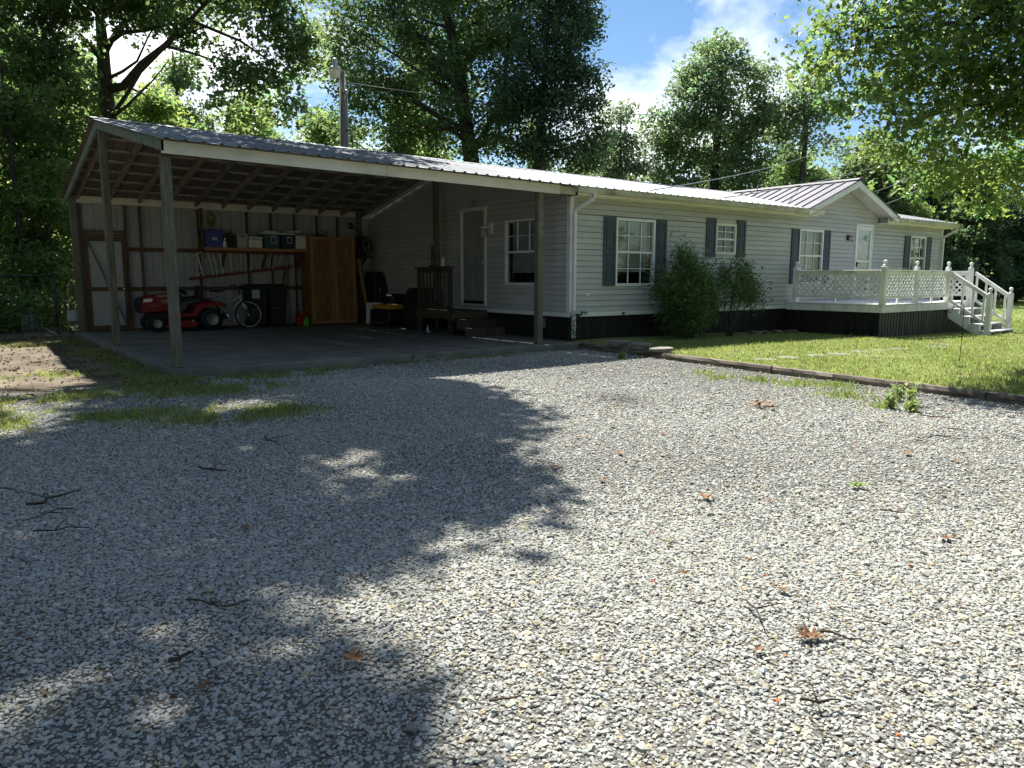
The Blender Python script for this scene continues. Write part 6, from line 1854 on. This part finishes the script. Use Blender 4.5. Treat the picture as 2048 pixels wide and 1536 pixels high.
T('oak_tree', 'tall round topped oak standing clear against the sky right of the dark tree', (23.0, 14.6, -.3),
  [(23.0, 14.6, -.3), (23.05, 14.55, 4), (23.0, 14.6, 7), (23.2, 14.5, 10.5), (23.1, 14.6, 12.5)], .3, [],
  [(22.9, 14.4, 11.6, 1.75), (24.1, 13.6, 10.6, 1.6), (22.2, 14.9, 10.0, 1.75), (21.0, 16.0, 8.75, 1.55), (22.7, 14.2, 8.4, 2.2), (24.5, 13.3, 8.6, 1.5), (21.2, 15.7, 7.0, 1.7), (23.3, 13.9, 6.5, 1.9), (25.0, 13.13, 9.47, 0.8), (22.0, 15.43, 11.42, 0.8)],
  leaf=.18, per=66, dens=6.5, sig=.42, seed=8, auto=18, tint=(0.100, 0.153, 0.065), gap=-.18, twig_r=.008)
T('grey_green_tree', 'thin grey green tree in the gap right of the dark tree', (17.8, 16.1, -.3),
  [(17.8, 16.1, -.3), (17.8, 16.1, 4), (17.7, 16.2, 7), (17.7, 16.2, 9.4)], .14, [],
  [(17.67, 16.23, 8.93, 0.81), (17.98, 15.99, 7.52, 1.22), (17.52, 16.34, 6.21, 1.01), (18.68, 15.45, 6.69, 0.89), (17.1, 16.66, 7.64, 0.63), (17.6, 16.3, 4.8, 1.2)],
  leaf=.17, per=56, dens=6.5, sig=.36, seed=9, auto=10, tint=(0.109, 0.144, 0.085), gap=-.2, twig_r=.007)
T('slender_tree', 'loose leafed tree between the round oak and the maple branches', (24.8, 10.8, -.3),
  [(24.8, 10.8, -.3), (24.8, 10.8, 4), (24.9, 10.7, 8), (24.7, 10.9, 11)], .2, [],
  [(24.56, 10.95, 10.57, 1.06), (25.38, 10.32, 9.41, 1.22), (24.25, 11.18, 8.71, 0.96), (25.09, 10.55, 7.41, 1.39), (23.95, 11.42, 6.7, 1.14), (26.28, 9.63, 6.94, 1.27), (25.48, 10.24, 11.38, 0.76), (24.6, 10.9, 5.2, 1.3)],
  leaf=.175, per=54, dens=6, sig=.40, seed=10, auto=16, tint=(0.109, 0.156, 0.073), gap=-.1, twig_r=.007)
T('slender_tree', 'lower loose leafed tree seen just above the gable ridge', (27.6, 8.7, -.3),
  [(27.6, 8.7, -.3), (27.6, 8.7, 3), (27.5, 8.7, 6), (27.5, 8.6, 7.8)], .16, [],
  [(27.13, 8.98, 5.62, 1.14), (27.85, 8.43, 6.7, 1.27), (27.9, 8.4, 4.4, 1.3), (28.6, 8.0, 5.6, 1.0)],
  leaf=.23, per=46, dens=6, sig=.40, seed=11, auto=10, tint=(.064, .10, .036), gap=-.2, twig_r=.007)

# maple-leafed oak reaching in from the lawn side
T('overhanging_oak', 'big oak with lobed leaves, its bright branches hanging in over the lawn', (6.2, -7.6, -.1),
  [(6.2, -7.6, -.1), (6.15, -7.55, 1.6), (5.9, -7.4, 3.2), (5.6, -7.3, 5), (5.4, -7.2, 7), (5.3, -7.1, 9)], .34,
  [([(5.55, -7.3, 5.6), (4.6, -6.9, 5.9), (3.4, -6.4, 5.4), (2.2, -5.8, 4.75), (.9, -5.1, 4.6)], .085),
   ([(5.5, -7.25, 6.2), (4.2, -6.6, 6.2), (2.6, -5.9, 5.9), (1.2, -5.2, 5.5)], .08),
   ([(5.7, -7.3, 4.6), (4.9, -6.8, 4.6), (3.9, -6.3, 3.9), (2.6, -5.7, 3.7), (1.4, -5.4, 3.35)], .05),
   ([(5.75, -7.3, 4.2), (5.1, -6.7, 3.7), (4.1, -6.0, 3.0), (3.2, -5.7, 2.6)], .04)],
  [(0.8, -4.86, 4.65, 0.62), (0.05, -4.89, 3.89, 0.32), (1.32, -5.26, 4.22, 0.7), (2.23, -5.58, 4.58, 0.79), (2.51, -6.17, 4.62, 0.7), (0.49, -5.25, 3.51, 0.39), (1.53, -5.43, 3.45, 0.59), (2.67, -5.67, 3.76, 0.77), (3.03, -6.19, 3.76, 0.6), (2.5, -5.53, 2.87, 0.54), (3.57, -5.73, 2.98, 0.60), (3.52, -5.69, 2.38, 0.36), (1.16, -5.39, 3.04, 0.27), (3.09, -6.62, 4.29, 1.03), (4.6, -6.52, 3.17, 0.96), (1.58, -5.46, 5.4, 0.88), (3.05, -5.96, 5.72, 1.07), (0.93, -4.97, 5.27, 0.44), (4.69, -6.59, 5.64, 1.28), (5.6, -7.4, 7.2, 1.8), (5.2, -7.2, 9, 1.5), (6.9, -7.9, 5.5, 1.6)],
  leaf=.095, per=54, dens=13.0, sig=.27, shape=LOBED6, seed=12, auto=0, flat=.38, tint=(.080, .132, .032), gap=-.42, twig_r=.005)

# tree left of the driveway whose crown hangs over it and shades the gravel
rngS = np.random.default_rng(21)
def inside(poly, x, y):
    c = np.zeros(len(x), bool); n = len(poly)
    for i in range(n):
        x1, y1 = poly[i]; x2, y2 = poly[(i + 1) % n]
        k = ((y1 > y) != (y2 > y)) & (x < (x2 - x1) * (y - y1) / (y2 - y1 + 1e-12) + x1)
        c ^= k
    return c
shade = []
polyA = [(-4.55, -2.4), (-4.65, -4.1), (-5.3, -5.35), (-6.1, -5.95), (-6.65, -7.1), (-7.45, -7.6), (-8.3, -7.75), (-9.5, -7.5), (-12.5, -7.3), (-13, -2), (-13, 2.5), (-8, 3), (-6.5, 3), (-6.2, -.6), (-4.7, -1.2)]
polyC = [(-8.5, -7.75), (-8.7, -8.1), (-8.95, -8.4), (-9.6, -8.25), (-10.5, -8), (-10.5, -7.3), (-9.5, -7.4)]
polyR = [(-7.1, -.3), (-4.6, -.3), (-2.6, .8), (-1.2, 2.6), (-1.5, 4.1), (-7.1, 4.1)]
polyB = [(-8.5, -8.52), (-8.58, -8.25), (-8.8, -8.35), (-8.9, -8.65), (-9.5, -8.4), (-10.5, -8.2), (-10.5, -9.6), (-9.3, -10), (-8.95, -9.25), (-8.7, -8.95)]
for poly, dn in ((polyA, 32), (polyB, 28), (polyC, 12), (polyR, 10)):
    n = 12000
    xs = rngS.uniform(-13.2, -1.0, n); ys = rngS.uniform(-11.6, 4.2, n)
    k = inside(poly, xs, ys); xs, ys = xs[k], ys[k]
    area = len(xs) / n * (12.2 * 15.8)
    m = int(area * dn); xs, ys = xs[:m], ys[:m]
    zz = rngS.uniform(8.3, 12.2, len(xs))
    hx = (zz - (3.4 if poly is polyR else -.1)) / math.tan(SUN_EL)
    P = np.stack([xs + hx * math.sin(SUN_AZ), ys + hx * math.cos(SUN_AZ), zz], -1)
    g = noise3(np.stack([xs, ys, np.zeros(len(xs))], -1), 4, 1.9)
    shade.append(P[g > np.where((ys > -3.4) & (poly is polyA) & (xs < -6.0), np.where(ys < -1.5, .12, .25), -.60)])
shade = np.concatenate(shade)
T('shade_oak', 'broad oak beside the driveway whose high crown shades the gravel', (-14.0, 1.5, -.1),
  [(-14.0, 1.5, -.1), (-13.9, 1.5, 3), (-13.4, 1.4, 6), (-12.6, 1.2, 9), (-11.6, 1.0, 11.5)], .4,
  [([(-13.4, 1.4, 6), (-11.5, 1.2, 8), (-9, 1.4, 9.3), (-6, 1.6, 9.8), (-3.6, 2, 10)], .18),
   ([(-13.2, 1.4, 6.8), (-11.4, .2, 8.4), (-9, -1.2, 9.4), (-6.4, -1.2, 9.8)], .16),
   ([(-13.4, 1.4, 6.2), (-12, -.6, 8.4), (-9.8, -2.4, 9.6), (-7, -3.2, 9.6)], .14),
   ([(-13, 1.4, 7.5), (-10.5, 3.2, 9.2), (-7.5, 4.8, 9.8), (-5, 6.4, 10)], .15)],
  [(-12.4, 1.0, 11.6, 1.6), (-13.5, 3.0, 9.5, 1.6), (-14.5, 0.5, 10, 1.5)], leaf=.19, per=28, dens=4, sig=.22, seed=13, auto=8, extra=shade, tint=(.05, .085, .02), gap=-.3)

# woods behind the carport and beyond the lawn: a few shapes, many trees
def generic(seed, H, spread, tint, leaf=.20, per=74, lowf=.18, dens=6.0):
    r = np.random.default_rng(seed)
    blobs = []
    for k in range(11):
        z = H * (lowf + (0.95 - lowf) * (k + r.uniform(0, 1)) / 11)
        w = spread * math.sin(math.pi * min(1, max(.08, (z / H - lowf + .18) / (1.1 - lowf)))) ** .8
        a = r.uniform(0, 6.28); d = w * r.uniform(.2, .75)
        s = spread * r.uniform(.34, .55) * (1.0 if z < H * .8 else .75)
        blobs.append((d * math.cos(a), d * math.sin(a), z, s, s, s * .8))
    tr = [(0, 0, 0)] + [(r.normal(0, .12), r.normal(0, .12), H * f) for f in (.3, .55, .8, .97)]
    return tree('woodland_tree', 'x', (0, 0, 0), tr, .012 * H + .03, [], blobs, leaf=leaf, per=per, dens=dens, sig=.42, seed=seed, auto=14, tint=tint, gap=-.25, twig_r=.008)
protos = [generic(31, 11, 2.6, (0.109, 0.171, 0.053)), generic(32, 12.5, 2.4, (0.088, 0.142, 0.050)), generic(33, 9, 2.3, (.115, .17, .045)), generic(34, 8, 2.6, (0.057, 0.097, 0.042), dens=6.5, lowf=.1)]
TRI += sum(n for _, n in protos)
protos = [r for r, _ in protos]
used = set()
def put(k, x, y, s, rot, label, group):
    p = protos[k]
    if k in used: p = copy_tree(p)
    used.add(k)
    p.location = (x, y, float(lawn_z(x, y)) - .1 if x > -1 else -.15); p.rotation_euler = (0, 0, rot); p.scale = (s, s, s * (1 + .12 * math.sin(x * 3 + y)))
    p['label'] = label; p['category'] = 'tree'
    p['group'] = group
WG = 'trees in the woods behind the carport'; WL = 'leafy sunlit tree in the woods behind the carport'
for (k, x, y, s, rot) in ((0, -8.6, 17.5, .95, 0), (2, -10.6, 14.0, .95, 1), (1, -7.2, 22, 1.0, 2), (0, -4.2, 24, .95, 3), (2, -2.6, 20, .95, 4), (1, -11.5, 19, 1.0, 5), (0, -1.0, 27, .95, 1.4), (2, .8, 19.5, .9, 2.2), (0, 2.4, 24, .85, 4.4), (2, 4.2, 21, .85, .3), (1, -9.5, 27, 1.1, 2.8), (0, -5.5, 31, 1.1, 5.5), (2, 6.8, 22, .85, 3.6), (0, 9.6, 21, .8, 2.0), (2, -12.8, 11.5, .9, 4.0), (2, -9.8, 13.6, .55, 1.0), (2, -12.0, 16, .8, 3.0), (2, 12.2, 19, .75, 5.0), (1, 1.5, 33, 1.1, 3.3), (2, -7.0, 12.8, .55, 2.0), (2, -5.6, 19.0, .7, .6), (2, -1.6, 15.5, .62, 2.6), (2, 2.6, 16.5, .72, 1.1), (0, -3.0, 29, 1.0, .4), (2, 5.6, 18.5, .7, 2.9), (0, 7.5, 26, 1.0, 1.0), (2, 9.8, 17.5, .66, 4.1), (1, 12.5, 27, 1.0, 2.0), (1, -13.5, 24, 1.2, 1.9), (0, -14.5, 17, 1.1, 4.9), (0, 4.5, 30, 1.0, 5.9), (2, -8.2, 20.2, .8, .9), (1, -10.4, 23, 1.1, 3.9)):
    put(k, x, y, s, rot, ('mid green leafy tree in the woods behind the carport', 'tall green tree in the woods behind the carport', 'short bright yellow green tree in the woods behind the carport', WL)[k], WG)
RG = 'trees beyond the lawn'
for (k, x, y, s, rot) in ((3, 33.0, 8.4, .95, 0.2), (3, 37.5, 7.8, 1.0, 1.2), (3, 40.5, 8.6, 1.05, 2.4), (1, 44.0, 10.2, .8, 3.1), (3, 30.0, 10.5, .9, 4.2), (0, 31.5, 15.5, .9, .8), (3, 26.5, 15, .8, 5.2), (0, 36.0, 13.5, .9, 2.2), (3, 21.0, 19.5, .9, 1.9), (1, 19.5, 25, .8, 4.9), (3, 46.5, 6.2, 1.05, .5), (3, 50.0, 4.2, 1.1, 3.5), (2, 15.5, 21, .75, .1), (1, 28.5, 19, .85, 1.0), (3, 47, 12, 1.0, 2.9), (2, 17.5, 18.5, .7, 2.5), (3, 24, 17.5, .75, .7), (0, 22.5, 23, .9, 3.7), (2, 29, 12.5, .7, 4.4), (1, 34, 18, .9, .3), (0, 40, 14.5, .95, 1.6), (3, 43, 7.2, 1.0, 5.0), (2, 35.5, 10.5, .8, 2.0), (0, 20.2, 14.5, .62, 5.1), (0, 26.5, 12.0, .62, 2.7), (2, 22.0, 13.0, .6, .9), (0, 29.5, 8.0, .55, 1.3), (2, 18.8, 13.6, .55, 3.2)):
    put(k, x, y, s, rot, ('mid green tree beyond the far end of the lawn', 'tall green tree beyond the far end of the lawn', 'short bright green tree beyond the far end of the lawn', 'low dense dark tree beyond the far end of the lawn')[k], RG)
for (k, x, y, s, rot) in ((3, -14.6, -3.5, .95, 0), (3, -16, 4.5, 1.0, 1), (3, -17.5, -9, 1.1, 2), (3, -14.2, 8.5, .8, 3), (3, -16.5, -15, 1.1, 4), (1, -12.5, -20.5, 1.0, 5), (3, -6, -23, 1.1, 1.5), (1, 1.5, -22, 1.0, 2.5), (3, 8.5, -20, 1.1, 3.5), (3, 15, -16.5, 1.0, 4.5), (0, -19, 0, 1.1, 5.2), (3, -1.5, -26, 1.2, .4)):  # out-of-view trees, added to dim the sky light reaching the carport
    put(k, x, y, s, rot, 'unseen leafy tree added along the driveway edge to cut sky light', 'unseen trees added round the driveway')
# two bare lower trunks seen beside the carport
for i, (x, y, h, r, lb) in enumerate(((-7.62, 12.9, 7.5, .10, 'dark straight trunk of a young tree just past the fence'), (-6.9, 17.0, 8, .09, 'thinner trunk of a young tree behind the carport corner'))):
    T('young_tree', lb, (x, y, -.15), [(x, y, -.15), (x - .06, y, 2), (x - .1, y + .05, 4.5), (x - .2, y + .1, h)], r, [], [(x - .1, y, h - .5, 1.1), (x + .6, y - .3, h - 1.7, .9), (x - .8, y + .2, h - 2.2, .9)], leaf=.15, per=26, dens=4.5, sig=.32, seed=40 + i, auto=8, tint=(.07, .11, .022))

# understory and far tree line: uncountable masses
def mass(name, label, cat, C, sig, per, size, tint, mt, seed, vary=.4, flat=.7):
    rng = np.random.default_rng(seed)
    V, F, col = leaf_cloud(C, sig, per, size, RHOMB, rng, tint, vary, flat)
    o = bpy.data.objects.new(name, np_mesh(name, V, F, mt, col)); COL.objects.link(o)
    tag(o, label, cat, kind='stuff')
    global TRI; TRI += len(F) * 2
r = np.random.default_rng(50)
n = 700
C = np.stack([r.uniform(-15, -6.6, n), r.uniform(10.2, 15.5, n), r.uniform(0, 1, n) ** 1.3 * 2.4], -1)
C[:, 2] *= np.clip((C[:, 1] - 9.4) / 3.2, .15, 1)
mass('undergrowth', 'tangled green undergrowth along the chain link fence', 'undergrowth', C, r.uniform(.25, .5, n), 40, .13, (.095, .15, .045), LEAF, 51)
n = 1700
a = np.radians(r.uniform(-14, 100, n)); d = r.uniform(64, 84, n)
C = np.stack([-9.6 + d * np.sin(a), -10.7 + d * np.cos(a), r.uniform(-.5, 1, n) ** 1.0 * 8.5], -1)
C[:, 2] = np.abs(C[:, 2]) * (0.75 + .3 * np.sin(a * 31))
mass('woods', 'distant tree line closing off the lawn and the road', 'woods', C, r.uniform(1.0, 1.9, n), 30, .75, (.040, .065, .022), LEAFD, 52)

# ------------------------------------------------------------------ shrubs by the wall
def shrub(label, cx, cy, blobs, seed, tint, dens):
    zz = float(lawn_z(cx, cy)); r = random.Random(seed); limbs = []
    for k in range(9):
        a = k * .7 + r.random(); e = blobs[k % len(blobs)]
        limbs.append(([(cx + .06 * math.cos(a), cy + .05 * math.sin(a), zz - .05), (cx + .14 * math.cos(a), cy + .1 * math.sin(a), zz + .35), (e[0] * .6 + cx * .4 + .12 * math.cos(a), e[1] + .08 * math.sin(a), (zz + e[2]) / 2 + .2), (e[0] + .2 * math.cos(a), e[1] + .1 * math.sin(a), e[2] + .15)], .013))
    T('shrub', label, (cx, cy, zz), [(cx, cy, zz), (cx + .02, cy, zz + .4), (cx, cy, zz + .8)], .022, limbs, blobs, leaf=.085, per=62, dens=dens, sig=.13, shape=NARROW, seed=seed, auto=0, tint=tint, gap=-1.0, cat='shrub', flat=1.2, twig_r=.004)
shrub('taller feathery green shrub in front of the big shuttered window', 2.7, -.68,
      [(2.45, -.66, 1.52, .22, .18, .22), (2.38, -.66, 1.74, .09, .09, .16), (2.62, -.66, 1.55, .08, .08, .18), (2.85, -.66, 1.42, .10, .1, .20), (2.6, -.68, 1.22, .44, .30, .34), (2.95, -.66, 1.06, .38, .32, .32), (2.3, -.66, 1.0, .46, .30, .38), (3.25, -.66, .80, .30, .28, .32), (2.6, -.7, .74, .70, .36, .42), (1.92, -.62, 1.05, .20, .18, .26), (1.8, -.62, 1.22, .08, .08, .16), (2.95, -.66, .36, .48, .34, .34), (2.4, -.7, .40, .50, .32, .34), (3.42, -.66, .58, .16, .2, .22)], 61, (.072, .120, .038), 68)
shrub('smaller feathery shrub under the little window', 4.0, -.72,
      [(4.22, -.7, 1.40, .16, .16, .18), (4.24, -.7, 1.58, .07, .07, .14), (3.95, -.7, 1.42, .07, .07, .18), (4.55, -.7, 1.40, .08, .08, .18), (3.86, -.7, 1.16, .28, .24, .26), (4.48, -.7, 1.08, .34, .26, .28), (4.8, -.7, .86, .26, .22, .28), (5.02, -.68, 1.0, .08, .08, .16), (4.25, -.72, .86, .40, .28, .26), (3.66, -.7, 1.14, .12, .15, .18), (3.52, -.7, 1.34, .06, .06, .14), (5.0, -.68, .74, .14, .16, .16)], 62, (.070, .118, .036), 48)
# ivy climbing the downspout
r = np.random.default_rng(70); n = 46
C = np.stack([.03 + r.normal(0, .07, n), -.10 + r.normal(0, .03, n), r.uniform(-.02, .55, n)], -1)
C[-10:, 0] += np.linspace(.05, .3, 10); C[-10:, 2] = .47 + np.linspace(0, .08, 10)
V, F, col = leaf_cloud(C, np.full(n, .03), 5, .045, RHOMB, r, (.035, .06, .016))
iv = thing('ivy', 'dark ivy climbing the foot of the corner downspout', 'vine', (.03, -.1, 0))
o = bpy.data.objects.new('leaves', np_mesh('leaves', V - np.array([.03, -.1, 0]), F, LEAFD, col)); COL.objects.link(o); o.parent = iv
m = MB(); m.tube([(.05, -.1, -.03), (.0, -.11, .2), (.06, -.1, .42), (.2, -.06, .5), (.34, -.05, .55)], .004, 4); part('stem', m, TW, iv)

# ------------------------------------------------------------------ grass
def blades(P, H, W, rng, base, zf, name, label, vary=.3, yel=.25, brown=.08):
    n = len(P); z = zf(P[:, 0], P[:, 1])
    a = rng.uniform(0, 6.28, n); h = H * rng.lognormal(0, .35, n); w = W * rng.uniform(.7, 1.3, n)
    lean = rng.normal(0, .42, (n, 2)) * h[:, None]
    dx, dy = np.cos(a) * w, np.sin(a) * w
    b0 = np.stack([P[:, 0] - dx, P[:, 1] - dy, z - .01], -1); b1 = np.stack([P[:, 0] + dx, P[:, 1] + dy, z - .01], -1)
    m0 = np.stack([P[:, 0] - dx * .7 + lean[:, 0] * .4, P[:, 1] - dy * .7 + lean[:, 1] * .4, z + h * .6], -1); m1 = np.stack([P[:, 0] + dx * .7 + lean[:, 0] * .4, P[:, 1] + dy * .7 + lean[:, 1] * .4, z + h * .6], -1)
    t = np.stack([P[:, 0] + lean[:, 0], P[:, 1] + lean[:, 1], z + h], -1)
    V = np.stack([b0, b1, m1, t, m0], 1).reshape(-1, 3)
    F = np.arange(n * 5).reshape(n, 5)
    c = np.array(base)[None] * rng.uniform(1 - vary, 1 + vary, (n, 1)) * (1 + rng.uniform(-1, 1, (n, 1)) * np.array([yel, .05, -.1]))
    k = rng.random(n) < brown
    c[k] = np.array([.17, .13, .065]) * rng.uniform(.6, 1.2, (k.sum(), 1))
    o = bpy.data.objects.new(name, np_mesh(name, V, F, BLADE, np.repeat(c, 5, 0))); COL.objects.link(o)
    tag(o, label, 'grass', kind='stuff')
    global TRI; TRI += n * 3
r = np.random.default_rng(80)
# near lawn
n = 190000
x = -1.0 + 19 * r.random(n) ** 1.35; y = -11 + 10.6 * r.random(n)
k = (x > tim_x(y) + .07) & ~((x > 7.0) & (x < 12.1) & (y > -2.55)) & ~((x > 10.4) & (x < 12.0) & (y > -3.45))
cov = noise3(np.stack([x, y, y * 0], -1), 7, 1.6) + .35 * noise3(np.stack([x, y, y * 0], -1), 8, 5)
k &= (cov > -.75 - .3 * r.random(n)) & ((y < -.9) | (r.random(n) < .15))
st = np.array(((0.40, -4.05), (0.93, -4.10), (1.55, -4.2), (2.12, -4.27), (2.84, -4.24), (3.48, -4.27), (4.1, -4.32), (5.3, -4.42), (6.15, -4.22)))
for sx, sy in st: k &= (np.hypot((x - sx) * .9, y - sy) > .085 + .10 * r.random(n))
P = np.stack([x, y], -1)[k]
blades(P, .030, .0060, r, (.19, .25, .072), lawn_z, 'lawn_grass', 'short yellow green lawn grass right of the edging timbers', brown=.16)
n = 60000
x = 11 + 34 * r.random(n) ** 1.2; y = -16 + 26 * r.random(n)
k = ~((x < 15.9) & (y > -.2)) & ~((x < 12.1) & (y > -3.5)); P = np.stack([x, y], -1)[k]
blades(P, .05, .013, r, (.195, .265, .075), lawn_z, 'far_lawn_grass', 'bright green lawn grass beyond the deck steps', brown=.06)
# tufts along the carport and gravel edge
T_ = [(-9.0, -1.3, .38, .18), (-8.75, -1.5, .42, .14), (-9.3, -2.8, .34, .28), (-8.55, -2.9, .42, .20), (-8.1, -2.95, .42, .22), (-7.65, -3.5, .42, .24), (-7.15, -3.6, .40, .22), (-6.94, -3.4, .25, .18), (-7.9, -1.2, .55, .22), (-7.4, -1.7, .5, .28), (-6.8, -1.8, .4, .28), (-7.3, -.6, .4, .18), (-6.2, -.55, .7, .12), (-6.0, -.95, .5, .16), (-7.5, -.2, .18, .8), (-7.45, 1.5, .16, .9), (-7.55, 3.5, .2, 1.0), (-8.6, .8, .5, .3), (-9.2, -2.2, .35, .2), (-10.3, -2.4, .6, .4), (-7.9, 6.5, .8, .5), (-4.4, -.62, 1.0, .06), (-2.5, -.62, .9, .05)]
px = []; 
for (cx_, cy_, rx, ry) in T_:
    n = int(14000 * rx * ry) + 60
    q = r.normal(0, .85, (n, 2)) * (rx, ry) + (cx_, cy_); px.append(q)
P = np.concatenate(px); gn = noise3(np.column_stack([P, P[:, 0] * 0]), 17, 4.5) + .5 * noise3(np.column_stack([P, P[:, 0] * 0]), 18, 14); P = P[gn > -.28]; P = P[~((P[:, 0] > -7.2) & (P[:, 1] > -.38))]
blades(P, .036, .0042, r, (.19, .25, .065), gravel_z, 'grass_tufts', 'uneven grass tufts growing through gravel and dirt before the carport', brown=.2)
T_ = [(-1.2, -4.2, .22, .18), (-1.5, -4.65, .3, .14), (-1.2, -5.6, .3, .25), (-1.0, -6.0, .25, .3), (-1.9, -7.0, .25, .14), (-1.6, -6.4, .3, .25), (-.8, -2.15, .06, .05), (-1.3, -5.1, .2, .25)]
px = []
for (cx_, cy_, rx, ry) in T_:
    n = int(2600 * rx * ry) + 25
    q = r.normal(0, .55, (n, 2)) * (rx, ry) + (cx_, cy_); px.append(q)
P = np.concatenate(px); P = P[P[:, 0] < tim_x(P[:, 1]) - .09]
blades(P, .055, .005, r, (.14, .20, .035), gravel_z, 'gravel_weeds', 'thin grass coming through the gravel along the edging timbers', brown=.05)
# dead leaves and chips on the dirt yard
LITTER = mat('old_leaf_litter', (.07, .045, .028), (.15, .10, .065), scale=9, rough=.9)
n = 2600
x = r.uniform(-13, -7.25, n); y = r.uniform(-1.2, 8.8, n)
P3 = np.stack([x, y, -.085 + wob(x, y) + .008], -1)
V, F, col = leaf_cloud(P3, np.full(n, .02), 1, .05, RHOMB, r, (.45, .42, .40), .5, .1, up=2.2)
o = bpy.data.objects.new('leaf_litter', np_mesh('leaf_litter', V, F, LITTER, None)); COL.objects.link(o); tag(o, 'brown leaf litter over the bare dirt beside the carport', 'leaf litter', kind='stuff')

# tall weeds in the gravel
def weed(x, y, h, seed, label, tint=(.13, .18, .06)):
    rr = random.Random(seed); rn_ = np.random.default_rng(seed); z = gravel_z(x, y)
    t = thing('weed', label, 'weed', (x, y, z)); m = MB(); pts = []
    for k in range(5):
        a = rr.uniform(0, 6.28); l = h * rr.uniform(.6, 1.1)
        p = [(x, y, z - .01), (x + .1 * l * math.cos(a), y + .1 * l * math.sin(a), z + l * .5), (x + .35 * l * math.cos(a), y + .35 * l * math.sin(a), z + l)]
        m.tube(p, [.004, .003, .0015], 4)
        for f in (.3, .45, .6, .75, .9, 1.0):
            q = Vector(p[0]).lerp(Vector(p[2]), f); pts.append((q.x, q.y, q.z))
    part('stem', m, mat('weed_stem', (.08, .11, .03), (.10, .13, .04)), t)
    V, F, col = leaf_cloud(np.array(pts), np.full(len(pts), .028), 7, .034, RHOMB, rn_, tint, .2, .8)
    o = bpy.data.objects.new('leaves', np_mesh('leaves', V - np.array([x, y, z]), F, LEAF, col)); COL.objects.link(o); o.parent = t
weed(-1.93, -7.09, .17, 1, 'leafy weed nearest the camera of the clump by the timbers')
weed(-1.60, -7.12, .23, 2, 'tallest branching weed in the gravel before the long timber')
weed(-1.42, -6.95, .18, 3, 'branching weed right against the long edging timber')
weed(-1.95, -7.32, .13, 4, 'small low weed beside the tall weeds in the gravel')
weed(-0.75, -2.12, .10, 5, 'little lone weed at the shadow edge below the pavers')
weed(11.0, -3.0, .34, 6, 'straggly plant in the shade under the deck steps', (.05, .08, .02))
print('foliage tris', TRI)

# crumbs of leaf and bark between the stones
n = 900
d = 1.3 + 9 * r.random(n) ** .8; a = np.radians(r.uniform(-4, 80, n))
x = CAMPOS[0] + d * np.sin(a); y = CAMPOS[1] + d * np.cos(a)
x[-220:] = tim_x(y[-220:]) - np.abs(r.normal(.12, .09, 220))
k = (x < tim_x(y) - .06) & (y < -.5)
P3 = np.stack([x, y, gravel_z(x, y) + .016], -1)[k]
V, F, col = leaf_cloud(P3, np.full(len(P3), .004), 1, .020, RHOMB, r, (.7, .6, .5), .5, .2, up=1.0)
o = bpy.data.objects.new('leaf_crumbs', np_mesh('leaf_crumbs', V, F, LITTER, None)); COL.objects.link(o); tag(o, 'tiny brown leaf crumbs lying between the gravel stones', 'leaf litter', kind='stuff')
